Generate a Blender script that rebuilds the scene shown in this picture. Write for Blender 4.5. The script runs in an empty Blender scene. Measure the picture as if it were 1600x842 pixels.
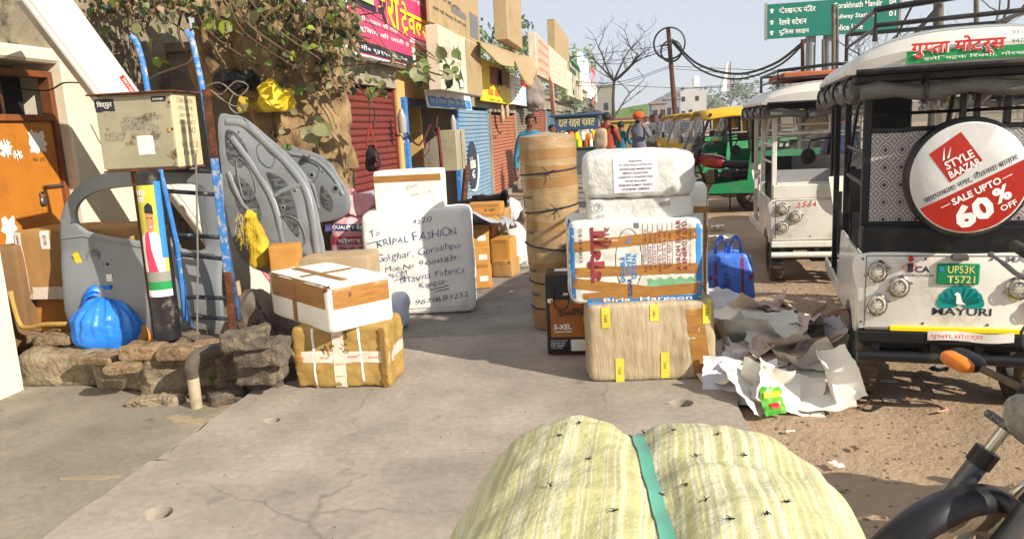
import bpy, bmesh, math, random
from mathutils import Vector as V, Matrix, noise
from mathutils.bvhtree import BVHTree
random.seed(11)
R = math.radians
SC = bpy.context.scene
COL = SC.collection
# ------------------------------------------------------------------ camera, sky, sun, exposure
FPX, CAMH = 1200.0, 1.5                       # focal length in photo pixels (1600 wide), eye height
ROLL = .05                                    # the photo is tilted about 3 degrees
_x0 = 185 * math.cos(ROLL) + 231 * math.sin(ROLL); _y0 = 231 * math.cos(ROLL) - 185 * math.sin(ROLL)
PITCH = math.atan(_y0 / FPX)
YAW = math.atan(_x0 * math.cos(PITCH) / FPX)  # camera heading, left of the street direction (+Y)
_rot = Matrix.Rotation(YAW, 3, 'Z')
cR = _rot @ V((1, 0, 0)); cF = _rot @ V((0, math.cos(PITCH), -math.sin(PITCH))); cU = _rot @ V((0, math.sin(PITCH), math.cos(PITCH)))
cR, cU = cR * math.cos(ROLL) - cU * math.sin(ROLL), cU * math.cos(ROLL) + cR * math.sin(ROLL)
C0 = V((0, 0, CAMH))
cam_d = bpy.data.cameras.new('camera'); cam_d.sensor_width = 36; cam_d.lens = 36 * FPX / 1600
cam_d.clip_start = .05; cam_d.clip_end = 5000
cam = bpy.data.objects.new('camera', cam_d); COL.objects.link(cam)
_m = Matrix((cR, cU, -cF)).transposed().to_4x4(); _m.translation = C0; cam.matrix_world = _m
SC.camera = cam
SUN_EL = R(30); SUN_TO = V((1, -.55, 0)).normalized()      # horizontal direction towards the sun
world = bpy.data.worlds.new('World'); SC.world = world; world.use_nodes = True
nt = world.node_tree
bg = nt.nodes['Background']; sky = nt.nodes.new('ShaderNodeTexSky'); sky.sky_type = 'NISHITA'
sky.sun_disc = False; sky.sun_elevation = SUN_EL; sky.sun_rotation = math.atan2(SUN_TO.x, SUN_TO.y)
sky.air_density = .7; sky.dust_density = .7; sky.ozone_density = 3.0; sky.altitude = 0
veil = nt.nodes.new('ShaderNodeMix'); veil.data_type = 'RGBA'; veil.inputs[0].default_value = .84; veil.inputs[7].default_value = (4.7, 4.95, 5.35, 1)   # even winter haze over the whole dome
nt.links.new(sky.outputs[0], veil.inputs[6]); nt.links.new(veil.outputs[2], bg.inputs[0]); bg.inputs[1].default_value = .1
sun_d = bpy.data.lights.new('sun', 'SUN'); sun_d.energy = 4.8; sun_d.angle = R(.5); sun_d.color = (1, .91, .77)
sun = bpy.data.objects.new('sun', sun_d); COL.objects.link(sun); sun.location = (6, -5, 12)
sdir = V((SUN_TO.x * math.cos(SUN_EL), SUN_TO.y * math.cos(SUN_EL), math.sin(SUN_EL)))
sun.rotation_euler = sdir.to_track_quat('Z', 'Y').to_euler()
SC.view_settings.view_transform = 'Standard'; SC.view_settings.look = 'None'
SC.view_settings.gamma = 1; SC.view_settings.exposure = .68; SC.view_settings.use_curve_mapping = False
SC.cycles.max_bounces = 6; SC.cycles.transparent_max_bounces = 8
# ------------------------------------------------------------------ photo pixel -> place
def ray(u, v): return cF + cR * ((u - 800) / FPX) + cU * ((421 - v) / FPX)
def G(u, v, z=0.0):
    d = ray(u, v); return C0 + d * ((z - CAMH) / d.z)
def AY(u, v, y):
    d = ray(u, v); return C0 + d * (y / d.y)
def AX(u, v, x):
    d = ray(u, v); return C0 + d * (x / d.x)
def PX(q):
    q = V(q) - C0; w = q.dot(cF); return (800 + FPX * q.dot(cR) / w, 421 - FPX * q.dot(cU) / w)
def YY(u, y): return y / (1 - .05 * (985 - u) * y / 1800)      # depth of things placed by hand, corrected for the tilt
def AYr(u, v, y): return AY(u, v, YY(u, y))
def zat(x, y, v):                              # height at which the vertical through (x,y) crosses image row v
    a, b = -1.0, 6.0
    for _ in range(40):
        m = (a + b) / 2
        if PX((x, y, m))[1] > v: a = m
        else: b = m
    return a
# ------------------------------------------------------------------ mesh helpers
def NB(): return bmesh.new()
def bx(bm, x0, x1, y0, y1, z0, z1, bev=0.0, M=None, seg=1):
    m = Matrix.Translation(((x0 + x1) / 2, (y0 + y1) / 2, (z0 + z1) / 2)) @ Matrix.Diagonal((abs(x1 - x0), abs(y1 - y0), abs(z1 - z0), 1))
    if M is not None: m = M @ m
    r = bmesh.ops.create_cube(bm, size=1, matrix=m)
    if bev > 0:
        es = list({e for v in r['verts'] for e in v.link_edges})
        bmesh.ops.bevel(bm, geom=es, offset=bev, segments=seg, affect='EDGES', profile=.5)
    return bm
def tb(bm, pts, r, n=8, cap=True, closed=False):
    pts = [V(p) for p in pts]; k = len(pts)
    rr = r if isinstance(r, (list, tuple)) else [r] * k
    rings = []; up = None
    for i, p in enumerate(pts):
        if closed: t = pts[(i + 1) % k] - pts[i - 1]
        else: t = (pts[min(i + 1, k - 1)] - pts[max(i - 1, 0)])
        t = t.normalized() if t.length > 1e-9 else V((0, 0, 1))
        if up is None:
            up = V((0, 0, 1)) if abs(t.z) < .9 else V((1, 0, 0))
        a = t.cross(up)
        if a.length < 1e-6: a = t.cross(V((0, 1, 0)))
        a.normalize(); b = a.cross(t); up = b
        rings.append([bm.verts.new(p + (a * math.cos(2 * math.pi * j / n) + b * math.sin(2 * math.pi * j / n)) * rr[i]) for j in range(n)])
    for i in range(k if closed else k - 1):
        A, Bq = rings[i], rings[(i + 1) % k]
        for j in range(n): bm.faces.new((A[j], A[(j + 1) % n], Bq[(j + 1) % n], Bq[j]))
    if cap and not closed:
        bm.faces.new(rings[0][::-1]); bm.faces.new(rings[-1])
    return bm
def lathe(bm, prof, n=24, M=None):
    M = M or Matrix(); rings = []
    for r, z in prof:
        if r < 1e-5: rings.append([bm.verts.new(M @ V((0, 0, z)))])
        else: rings.append([bm.verts.new(M @ V((r * math.cos(2 * math.pi * j / n), r * math.sin(2 * math.pi * j / n), z))) for j in range(n)])
    for A, Bq in zip(rings, rings[1:]):
        for j in range(n):
            if len(A) == 1 and len(Bq) == 1: continue
            if len(A) == 1: bm.faces.new((A[0], Bq[j], Bq[(j + 1) % n]))
            elif len(Bq) == 1: bm.faces.new((A[j], A[(j + 1) % n], Bq[0]))
            else: bm.faces.new((A[j], A[(j + 1) % n], Bq[(j + 1) % n], Bq[j]))
    return bm
def poly(bm, pts): return bm.faces.new([bm.verts.new(V(p)) for p in pts])
def grid(bm, f, nu, nv):
    vs = [[bm.verts.new(f(i / nu, j / nv)) for j in range(nv + 1)] for i in range(nu + 1)]
    for i in range(nu):
        for j in range(nv): bm.faces.new((vs[i][j], vs[i + 1][j], vs[i + 1][j + 1], vs[i][j + 1]))
    return bm
def prism(outlines, th, bev=0.0):                # 2-D outline with holes -> solid plate in XY, z 0..th
    c = bpy.data.curves.new('c', 'CURVE'); c.dimensions = '2D'; c.fill_mode = 'BOTH'; c.extrude = th / 2; c.bevel_depth = bev; c.bevel_resolution = 1
    if bev: c.extrude = th / 2 - bev; c.offset = -bev
    for pts in outlines:
        s = c.splines.new('POLY'); s.points.add(len(pts) - 1); s.use_cyclic_u = True
        for p, q in zip(s.points, pts): p.co = (q[0], q[1], 0, 1)
    o = bpy.data.objects.new('c', c); m = bpy.data.meshes.new_from_object(o)
    bm = bmesh.new(); bm.from_mesh(m); bmesh.ops.translate(bm, verts=bm.verts, vec=(0, 0, th / 2))
    bmesh.ops.remove_doubles(bm, verts=bm.verts, dist=1e-5)
    bpy.data.objects.remove(o); bpy.data.curves.remove(c); bpy.data.meshes.remove(m)
    return bm
def smooth_pts(pts, n=6, closed=False):          # Catmull-Rom
    pts = [V(p) for p in pts]; out = []; k = len(pts)
    for i in range(k if closed else k - 1):
        if closed: a, b, c, d = pts[i - 1], pts[i], pts[(i + 1) % k], pts[(i + 2) % k]
        else: a, b, c, d = pts[max(i - 1, 0)], pts[i], pts[i + 1], pts[min(i + 2, k - 1)]
        for j in range(n):
            t = j / n
            out.append(.5 * ((2 * b) + (c - a) * t + (2 * a - 5 * b + 4 * c - d) * t * t + (3 * b - a - 3 * c + d) * t ** 3))
    if not closed: out.append(pts[-1])
    return out
def soft(sx, sy, sz, k=6, n=18, amp=.01, fr=4, seed=0, wr=0.0, wfr=12, top=1.0, bulge=0.0):
    """rounded, slightly irregular package: full sizes sx, sy, sz, standing on z=0"""
    bm = NB(); cache = {}
    def vert(p):
        key = tuple(round(c, 5) for c in p)
        if key in cache: return cache[key]
        q = V(p); L = (abs(q.x) ** k + abs(q.y) ** k + abs(q.z) ** k) ** (1 / k); s = q / L
        sc = 1 + (top - 1) * (s.z + 1) / 2
        s2 = V((s.x * sx / 2 * sc, s.y * sy / 2 * sc, s.z * sz / 2))
        nrm = V((abs(s.x) ** (k - 1) * math.copysign(1, s.x) / sx, abs(s.y) ** (k - 1) * math.copysign(1, s.y) / sy, abs(s.z) ** (k - 1) * math.copysign(1, s.z) / sz)).normalized()
        o = V((seed * 7.3, seed * 3.1, seed * 1.7))
        d = amp * noise.fractal(s2 * fr + o, 1, 2, 3)
        if wr: d += wr * (1 - 2 * abs(noise.noise(s2 * wfr + o)) ** .6) * .7
        d += bulge * (1 - s.x * s.x) * (1 - s.z * s.z) if bulge else 0
        s2 = s2 + nrm * d; s2.z += sz / 2
        if s2.z < 0: s2.z = 0
        cache[key] = bm.verts.new(s2); return cache[key]
    for ax in range(3):
        for sg in (-1, 1):
            for i in range(n):
                for j in range(n):
                    c = []
                    for a, b in ((i, j), (i + 1, j), (i + 1, j + 1), (i, j + 1)):
                        p = [0, 0, 0]; p[ax] = sg; p[(ax + 1) % 3] = 2 * a / n - 1; p[(ax + 2) % 3] = 2 * b / n - 1; c.append(vert(p))
                    if sg < 0: c.reverse()
                    bm.faces.new(c)
    return bm
def ob(name, bm, mat, parent=None, M=None, sm=False, ang=40):
    if isinstance(bm, bpy.types.Mesh): me = bm
    else:
        me = bpy.data.meshes.new(name); bmesh.ops.recalc_face_normals(bm, faces=bm.faces); bm.to_mesh(me); bm.free()
        if sm:
            me.polygons.foreach_set('use_smooth', [True] * len(me.polygons)); me.set_sharp_from_angle(angle=R(ang))
        for m in (mat if isinstance(mat, (list, tuple)) else [mat]): me.materials.append(m)
    o = bpy.data.objects.new(name, me); COL.objects.link(o)
    if M is not None: o.matrix_world = M
    if parent is not None: o.parent = parent
    return o
def T(o, label, cat, group=None):
    o['label'] = label; o['category'] = cat
    if group: o['group'] = group
    return o
def thing(name, label, cat, loc=(0, 0, 0), rz=0, group=None):
    o = bpy.data.objects.new(name, None); o.empty_display_size = .1; COL.objects.link(o)
    o.location = loc; o.rotation_euler = (0, 0, rz); return T(o, label, cat, group)
def ST(o, kind='structure'): o['kind'] = kind; return o
def place(x, y, z, rz=0): return Matrix.Translation((x, y, z)) @ Matrix.Rotation(rz, 4, 'Z')
def fr(o, x, y, z=None):                          # frame from origin and in-plane axes (text right, text up)
    x = V(x).normalized(); z = x.cross(V(y)).normalized(); y = z.cross(x)
    m = Matrix((x, y, z)).transposed().to_4x4(); m.translation = V(o); return m
def FRONT(x, y, z): return fr((x, y, z), (1, 0, 0), (0, 0, 1))      # faces -y
def RIGHT(x, y, z): return fr((x, y, z), (0, 1, 0), (0, 0, 1))      # faces +x
def TOP(x, y, z): return fr((x, y, z), (1, 0, 0), (0, 1, 0))
def copy_tree(o, parent=None):
    c = o.copy(); COL.objects.link(c)
    if parent is not None: c.parent = parent
    for ch in list(o.children): copy_tree(ch, c)
    return c
# ------------------------------------------------------------------ lettering
HALF = set('पसलतनमयवशकग')
def _glyphs(s, off):
    c = bpy.data.curves.new('t', 'FONT'); c.body = s; c.resolution_u = 2; c.offset = off
    o = bpy.data.objects.new('t', c); m = bpy.data.meshes.new_from_object(o)
    bpy.data.objects.remove(o); bpy.data.curves.remove(c); return m
_tc = {}
def tmesh(s, off=0.0):
    """flat lettering, unit em; a consonant + virama is cut to its half form, ि is moved before its consonant"""
    if (s, off) in _tc: return _tc[(s, off)]
    a = list(s); i = 1
    while i < len(a):
        if a[i] == 'ि':
            j = i - 1
            while j >= 2 and a[j - 1] == '्': j -= 2
            a.insert(j, a.pop(i))
        i += 1
    runs = []; cur = ''; i = 0
    while i < len(a):
        if i + 1 < len(a) and a[i + 1] == '्' and i + 2 < len(a) and a[i + 2] != ' ':
            if a[i] in HALF: runs += [(cur, 0), (a[i], 1)]; cur = ''; i += 2; continue
            if a[i + 2] == 'र': cur += a[i]; runs += [(cur, 2)]; cur = ''; i += 3; continue
        cur += a[i]; i += 1
    runs.append((cur, 0)); out = []; x = 0
    for t, kind in runs:
        if not t: continue
        lead = len(t) - len(t.lstrip(' ')); x += .28 * lead; t2 = t.strip(' ')
        if not t2: continue
        while t2 and 0x93e <= ord(t2[0]) <= 0x94c and t2[0] not in 'ाि' and kind == 0 and False: t2 = t2[1:]
        m = _glyphs(t2, off); bm = bmesh.new(); bm.from_mesh(m); bpy.data.meshes.remove(m)
        if not bm.verts: bm.free(); continue
        mn = min(v.co.x for v in bm.verts); mx = max(v.co.x for v in bm.verts)
        mn = max(mn, -.02) if t2[0] != 'ि' else 0
        if kind == 1:
            w = (mx - mn); bmesh.ops.bisect_plane(bm, geom=bm.verts[:] + bm.edges[:] + bm.faces[:], plane_co=(mn + w * .70, 0, 0), plane_no=(1, 0, 0), clear_outer=True)
            mx = mn + w * .70
        if kind == 2:
            cx = mx - .3
            for sg in (-1, 1):
                poly(bm, [(cx, -.02, 0), (cx + .06 * sg, -.02, 0), (cx + .22 * sg, -.2, 0), (cx + .14 * sg, -.2, 0)])
        bmesh.ops.translate(bm, verts=bm.verts, vec=(x - mn, 0, 0)); x += mx - mn + (.28 * (len(t) - len(t.rstrip(' '))))
        if t2[-1:].isascii() and kind == 0: x += .05
        out.append(bm)
    full = bmesh.new()
    for b in out:
        m = bpy.data.meshes.new('x'); b.to_mesh(m); b.free(); full.from_mesh(m); bpy.data.meshes.remove(m)
    bmesh.ops.remove_doubles(full, verts=full.verts, dist=1e-4)
    m = bpy.data.meshes.new('txt'); full.to_mesh(m); full.free(); _tc[(s, off)] = m
    return m
def hand_mesh(s, off, seed):                      # pen lettering: every character has its own size, tilt and height
    r = random.Random(seed * 31 + len(s)); full = bmesh.new(); x = 0
    for ch in s:
        if ch == ' ': x += .34; continue
        b = bmesh.new(); b.from_mesh(tmesh(ch, off))
        if not b.verts: b.free(); continue
        x0 = min(v.co.x for v in b.verts); x1 = max(v.co.x for v in b.verts); k = r.uniform(.85, 1.15); a = r.uniform(-.13, .13); dy = r.uniform(-.05, .05); sh = .12 + r.uniform(-.05, .1)
        for v in b.verts:
            px, py = (v.co.x - x0) * k * r.uniform(.995, 1.005), v.co.y * k; v.co = V((x + px * math.cos(a) - py * math.sin(a) + sh * py, px * math.sin(a) + py * math.cos(a) + dy, 0))
        x += (x1 - x0) * k + r.uniform(.06, .16); m = bpy.data.meshes.new('x'); b.to_mesh(m); b.free(); full.from_mesh(m); bpy.data.meshes.remove(m)
    return full
def tbm(s, w=None, h=None, off=0.0, wob=0.0, seed=0, align='c'):
    if wob and s.isascii(): bm = hand_mesh(s, off, seed)
    else: m = tmesh(s, off); bm = bmesh.new(); bm.from_mesh(m)
    if not bm.verts: return bm
    x0 = min(v.co.x for v in bm.verts); x1 = max(v.co.x for v in bm.verts); y0 = min(v.co.y for v in bm.verts); y1 = max(v.co.y for v in bm.verts)
    sx = w / (x1 - x0) if w else None; sy = h / (y1 - y0) if h else None
    sx = sx or sy; sy = sy or sx
    ax = {'c': (x0 + x1) / 2, 'l': x0, 'r': x1}[align]
    for v in bm.verts:
        if wob:
            n = noise.noise_vector(V((v.co.x * 1.3 + seed, v.co.y * 1.3, seed))); v.co.x += n.x * wob; v.co.y += n.y * wob
        v.co = V(((v.co.x - ax) * sx, (v.co.y - (y0 + y1) / 2) * sy, 0))
    return bm
def drape(bm, bvh, M, off=.002, reach=.3):        # lay a flat piece (in frame M) on a curved surface
    n = (M.to_3x3() @ V((0, 0, 1))).normalized()
    for v in bm.verts:
        p = M @ v.co; h = bvh.ray_cast(p + n * reach, -n, reach * 2.5)
        v.co = (h[0] + n * (off + .5 * off * (1 - abs(h[1].dot(n))) * 4)) if h[0] is not None else p
def txt(parent, s, M, mat, w=None, h=None, off=0.0, wob=0.0, seed=0, align='c', bvh=None, name='lettering'):
    bm = tbm(s, w, h, off, wob, seed, align)
    if bvh: drape(bm, bvh, M, .0045)
    else: bmesh.ops.transform(bm, matrix=M, verts=bm.verts)
    return ob(name, bm, mat, parent)
def patch(parent, M, w, h, mat, name, bvh=None, n=1, off=.0015, m=1, ragged=0.0, seed=0, lift=0.0):      # tape, sticker, print block lying in frame M
    bm = NB()
    def f(a, b):
        x, y = (a - .5) * w, (b - .5) * h
        if ragged and (a in (0, 1)): x += ragged * noise.noise(V((b * 9, seed, a)))
        if ragged and (b in (0, 1)): y += ragged * noise.noise(V((a * 9, seed, b + 5)))
        return V((x, y, lift))
    grid(bm, f, n, m)
    if bvh: drape(bm, bvh, M, off)
    else: bmesh.ops.transform(bm, matrix=M @ Matrix.Translation((0, 0, off)), verts=bm.verts)
    return ob(name, bm, mat, parent, sm=bool(bvh))
def bvh_of(o): return BVHTree.FromPolygons([v.co for v in o.data.vertices], [p.vertices for p in o.data.polygons])
# ------------------------------------------------------------------ materials
def lin(c):
    if isinstance(c, str):
        c = [int(c[i:i + 2], 16) / 255 for i in (0, 2, 4)]
        c = [x / 12.92 if x <= .04045 else ((x + .055) / 1.055) ** 2.4 for x in c]
    return (c[0], c[1], c[2], 1)
MATS = {}
def mat(name, c1, c2=None, sc=5, rough=.7, bump=0.0, bsc=60, metal=0, spec=.4, dirt=None, dsc=3, dlo=.5, dhi=.7, stretch=(1, 1, 1), alpha=1.0, trans=0, coat=0, emit=0, bdist=.01, vor=False, brough=None, world=False):
    if name in MATS: return MATS[name]
    m = bpy.data.materials.new(name); MATS[name] = m; m.use_nodes = True
    nt = m.node_tree; N = nt.nodes; L = nt.links; p = N['Principled BSDF']
    p.inputs['Roughness'].default_value = rough; p.inputs['Metallic'].default_value = metal
    p.inputs['Specular IOR Level'].default_value = spec; p.inputs['Alpha'].default_value = alpha
    p.inputs['Transmission Weight'].default_value = trans; p.inputs['Coat Weight'].default_value = coat
    c1 = lin(c1); p.inputs['Base Color'].default_value = c1
    if emit: p.inputs['Emission Color'].default_value = c1; p.inputs['Emission Strength'].default_value = emit
    if not (c2 or bump or dirt): return m
    mp = N.new('ShaderNodeMapping'); mp.inputs['Scale'].default_value = stretch
    if world:
        g = N.new('ShaderNodeNewGeometry'); L.new(g.outputs['Position'], mp.inputs[0])
    else:
        tc = N.new('ShaderNodeTexCoord'); oi = N.new('ShaderNodeObjectInfo'); va = N.new('ShaderNodeVectorMath'); va.operation = 'ADD'
        sx = N.new('ShaderNodeVectorMath'); sx.operation = 'SCALE'; sx.inputs['Scale'].default_value = 13.0
        cx = N.new('ShaderNodeCombineXYZ'); [L.new(oi.outputs['Random'], cx.inputs[i]) for i in range(3)]
        L.new(cx.outputs[0], sx.inputs[0]); L.new(tc.outputs['Object'], va.inputs[0]); L.new(sx.outputs[0], va.inputs[1]); L.new(va.outputs[0], mp.inputs[0])
    def nz(scale, detail=5, rgh=.6):
        n = N.new('ShaderNodeTexNoise'); n.inputs['Scale'].default_value = scale; n.inputs['Detail'].default_value = detail; n.inputs['Roughness'].default_value = rgh
        L.new(mp.outputs[0], n.inputs['Vector']); return n.outputs['Fac']
    def rng(o, a, b, lo=0, hi=1):
        r = N.new('ShaderNodeMapRange'); r.inputs[1].default_value = a; r.inputs[2].default_value = b; r.inputs[3].default_value = lo; r.inputs[4].default_value = hi; L.new(o, r.inputs[0]); return r.outputs[0]
    col = None
    def mix(f, a, b):
        x = N.new('ShaderNodeMix'); x.data_type = 'RGBA'; L.new(f, x.inputs[0])
        for s, i in ((a, 6), (b, 7)):
            if isinstance(s, tuple): x.inputs[i].default_value = s
            else: L.new(s, x.inputs[i])
        return x.outputs[2]
    col = c1
    if c2: col = mix(rng(nz(sc), .32, .68), c1, lin(c2))
    if dirt:
        d = rng(nz(dsc, 8, .65), dlo, dhi); col = mix(d, col, lin(dirt))
        L.new(rng(d, 0, 1, rough, min(1, rough + .25)), p.inputs['Roughness'])
    if not isinstance(col, tuple): L.new(col, p.inputs['Base Color'])
    if bump:
        b = N.new('ShaderNodeBump'); b.inputs['Strength'].default_value = bump; b.inputs['Distance'].default_value = bdist
        if vor:
            vn = N.new('ShaderNodeTexVoronoi'); vn.inputs['Scale'].default_value = bsc; L.new(mp.outputs[0], vn.inputs['Vector']); src = vn.outputs['Distance']
        else: src = nz(bsc, 6, .6)
        L.new(src, b.inputs['Height']); L.new(b.outputs[0], p.inputs['Normal'])
    return m
def concrete(name, c1, c2, stain, spk=.35, crack=.6, scale=1.0):
    m = mat(name, c1, c2, sc=.9, rough=.9, bump=.3, bsc=90, dirt=stain, dsc=.7, dlo=.5, dhi=.78, bdist=.004, world=True); nt = m.node_tree; N = nt.nodes; L = nt.links; p = N['Principled BSDF']
    src = p.inputs['Base Color'].links[0].from_socket; g = N.new('ShaderNodeNewGeometry')
    def noi(sc, det=4):
        n = N.new('ShaderNodeTexNoise'); n.inputs['Scale'].default_value = sc; n.inputs['Detail'].default_value = det; L.new(g.outputs['Position'], n.inputs['Vector']); return n
    def rg(o, a, b, lo, hi):
        r = N.new('ShaderNodeMapRange'); r.inputs[1].default_value = a; r.inputs[2].default_value = b; r.inputs[3].default_value = lo; r.inputs[4].default_value = hi; L.new(o, r.inputs[0]); return r.outputs[0]
    def mul(a, f):
        x = N.new('ShaderNodeMix'); x.data_type = 'RGBA'; x.blend_type = 'MULTIPLY'; x.inputs[0].default_value = 1; L.new(a, x.inputs[6]); L.new(f, x.inputs[7]); return x.outputs[2]
    col = mul(src, rg(noi(260, 2).outputs['Fac'], .35, .65, 1 - spk, 1 + spk * .4)); col = mul(col, rg(noi(26, 6).outputs['Fac'], .3, .7, .86, 1.1)); col = mul(col, rg(noi(2.6, 8).outputs['Fac'], .35, .62, .80, 1.07)); col = mul(col, rg(noi(.7, 10).outputs['Fac'], .38, .6, .82, 1.05)); col = mul(col, rg(noi(7, 3).outputs['Fac'], .66, .72, 1, .78))
    if crack:
        w = N.new('ShaderNodeVectorMath'); w.operation = 'MULTIPLY_ADD'; L.new(noi(3.0, 6).outputs['Color'], w.inputs[0]); w.inputs[1].default_value = (.35, .35, .35); L.new(g.outputs['Position'], w.inputs[2])
        v = N.new('ShaderNodeTexVoronoi'); v.feature = 'DISTANCE_TO_EDGE'; v.inputs['Scale'].default_value = .55 * scale; L.new(w.outputs[0], v.inputs['Vector'])
        gate = rg(noi(.9, 2).outputs['Fac'], .5, .6, 0, 1); d = rg(v.outputs['Distance'], .001, .006, crack, 0); mm = N.new('ShaderNodeMath'); mm.operation = 'MULTIPLY'; L.new(gate, mm.inputs[0]); L.new(d, mm.inputs[1])
        x = N.new('ShaderNodeMix'); x.data_type = 'RGBA'; L.new(mm.outputs[0], x.inputs[0]); L.new(col, x.inputs[6]); x.inputs[7].default_value = lin('4a4238'); col = x.outputs[2]
    L.new(col, p.inputs['Base Color']); return m
def leafmat(name, c1, c2):
    m = mat(name, c1, c2, sc=9, rough=.5, spec=.4, dirt='8c8264', dsc=5, dlo=.5, dhi=.75); nt = m.node_tree; N = nt.nodes
    p = N['Principled BSDF']; t = N.new('ShaderNodeBsdfTranslucent'); t.inputs[0].default_value = lin(c1)
    x = N.new('ShaderNodeMixShader'); x.inputs[0].default_value = .28; o = N['Material Output']
    nt.links.new(p.outputs[0], x.inputs[1]); nt.links.new(t.outputs[0], x.inputs[2]); nt.links.new(x.outputs[0], o.inputs[0]); return m
K = dict(
    card=mat('cardboard', 'b08a55', 'a07a48', sc=4, rough=.8, bump=.25, bsc=14, dirt='8a6c42', dsc=6, dlo=.55, dhi=.8, stretch=(1, 1, .4)),
    card2=mat('cardboard_grey', 'b09a7c', 'a08a6c', sc=5, rough=.78, bump=.3, bsc=10, dirt='8d7a60', dlo=.5, dhi=.8),
    card3=mat('cardboard_orange', 'c08a42', 'b07c38', sc=5, rough=.75, bump=.2, bsc=12, dirt='a57a44', dlo=.55, dhi=.8),
    tape=mat('brown_tape', 'a9783c', '8f6330', sc=9, rough=.28, bump=.35, bsc=35, stretch=(1, 1, 5), spec=.5),
    ctape=mat('clear_tape', 'cfc2ae', 'e0d6c8', sc=12, rough=.25, bump=.3, bsc=40),
    wht=mat('white_paint', 'e2dfd6', 'd6d2c6', sc=3, rough=.35, dirt='a3967c', dsc=5, dlo=.52, dhi=.8, coat=.2, bump=.08, bsc=5, bdist=.05),
    paper=mat('paper', 'e6e2da', 'd8d3ca', sc=6, rough=.8, bump=.15, bsc=30),
    foam=mat('styrofoam', 'ece8de', 'e0dbce', sc=6, rough=.75, bump=.25, bsc=180, vor=True, bdist=.004),
    poly=mat('white_poly', 'd6d6d2', 'c6c6c2', sc=6, rough=.45, bump=.55, bsc=14, bdist=.03, dirt='a9a292', dlo=.55, dhi=.85),
    blk=mat('black_paint', '14141a', '1d1c1e', sc=6, rough=.35, dirt='4a4336', dsc=5, dlo=.55, dhi=.85),
    rub=mat('rubber', '19181a', '2a2724', sc=8, rough=.75, bump=.3, bsc=60, dirt='7d6d56', dsc=4, dlo=.4, dhi=.7),
    blkpl=mat('black_plastic', '0f0f12', rough=.4),
    chrome=mat('chrome', 'c9c7c2', 'a8a49c', sc=8, rough=.22, metal=1, dirt='8d8370', dlo=.55, dhi=.8),
    steel=mat('steel', '7d7c7a', '6a6865', sc=8, rough=.45, metal=.8, dirt='6d5a42', dlo=.5, dhi=.8),
    rust=mat('rusty_iron', '5a3420', '3c2418', sc=12, rough=.85, bump=.4, bsc=60, dirt='7a4526', dsc=14, dlo=.5, dhi=.65),
    ink=mat('ink_dark', '20222c', rough=.7), inkb=mat('ink_blue', '2c3a78', rough=.7), red=mat('print_red', 'c8281e', rough=.5), inkr=mat('ink_maroon', '7d2c30', rough=.7),
    yel=mat('print_yellow', 'f2d410', rough=.5), wp=mat('print_white', 'efeeea', rough=.5), grn=mat('print_green', '1f8a4a', rough=.5), teal=mat('print_teal', '128a84', rough=.4),
    sky=mat('print_blue', '2f7fc0', rough=.5), org=mat('print_orange', 'd8702a', rough=.5), grey=mat('print_grey', '6b6b6b', rough=.6), tan=mat('print_tan', 'b49a72', rough=.6),
    glass=mat('window_glass', 'd9e2e4', rough=.06, alpha=.22, spec=.5), skin=mat('skin', '7a4d34', '6b4029', sc=8, rough=.55), hair=mat('hair', '121012', rough=.6),
    wire=mat('wire_black', '1c1a1a', rough=.6), dark=mat('dark_inside', '1c1815', rough=.9))
# ================================================================== THE SETTING
def obw(name, bm, m, parent, sm=False, ang=40):
    bmesh.ops.translate(bm, verts=bm.verts, vec=-parent.location); return ob(name, bm, m, parent, sm=sm, ang=ang)
GZ = -.06
dirt_m = mat('dirt', 'a89078', '998268', sc=.9, rough=.95, bump=.9, bsc=22, dirt='82705c', dsc=.6, dlo=.45, dhi=.75, bdist=.02, world=True)
def steps(*seg):
    o = []
    for a, b, n in seg: o += [a + (b - a) * i / n for i in range(n)]
    return o + [seg[-1][1]]
xs = steps((-900, -60, 6), (-60, -4, 8), (-4, .5, 6), (.5, 4, 70), (4, 12, 16), (12, 60, 8), (60, 900, 6))
ys = steps((-200, -2, 4), (-2, 2, 8), (2, 8, 110), (8, 20, 40), (20, 80, 10), (80, 1500, 8))
bm = NB()
def gz(x, y):
    if x < .5 or y > 30 or y < -2: return GZ
    return GZ + .016 * noise.fractal(V((x * 1.6, y * 1.6, 3)), 1, 2, 4) + .010 * noise.noise(V((x * 6, y * 6, 9))) - .004
gv = [[bm.verts.new((x, y, gz(x, y))) for y in ys] for x in xs]
for i in range(len(xs) - 1):
    for j in range(len(ys) - 1): bm.faces.new((gv[i][j], gv[i + 1][j], gv[i + 1][j + 1], gv[i][j + 1]))
ST(ob('ground', bm, dirt_m, sm=True))
bm = NB(); rnd = random.Random(3)
for _ in range(2600):
    x = .65 + 2.6 * rnd.random() ** 1.3; y = 2.0 + 5.5 * rnd.random() ** 1.4; s = .003 + .009 * rnd.random() ** 3
    bmesh.ops.create_icosphere(bm, subdivisions=1, radius=s, matrix=place(x, y, gz(x, y) + s * .3, rnd.random() * 6) @ Matrix.Diagonal((1, .7 + .5 * rnd.random(), .6, 1)))
T(ST(ob('gravel', bm, mat('pebble', '9c8870', '7a6854', sc=40, rough=.95)), 'stuff'), 'small loose pebbles and grit strewn over the brown dirt', 'gravel')
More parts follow.
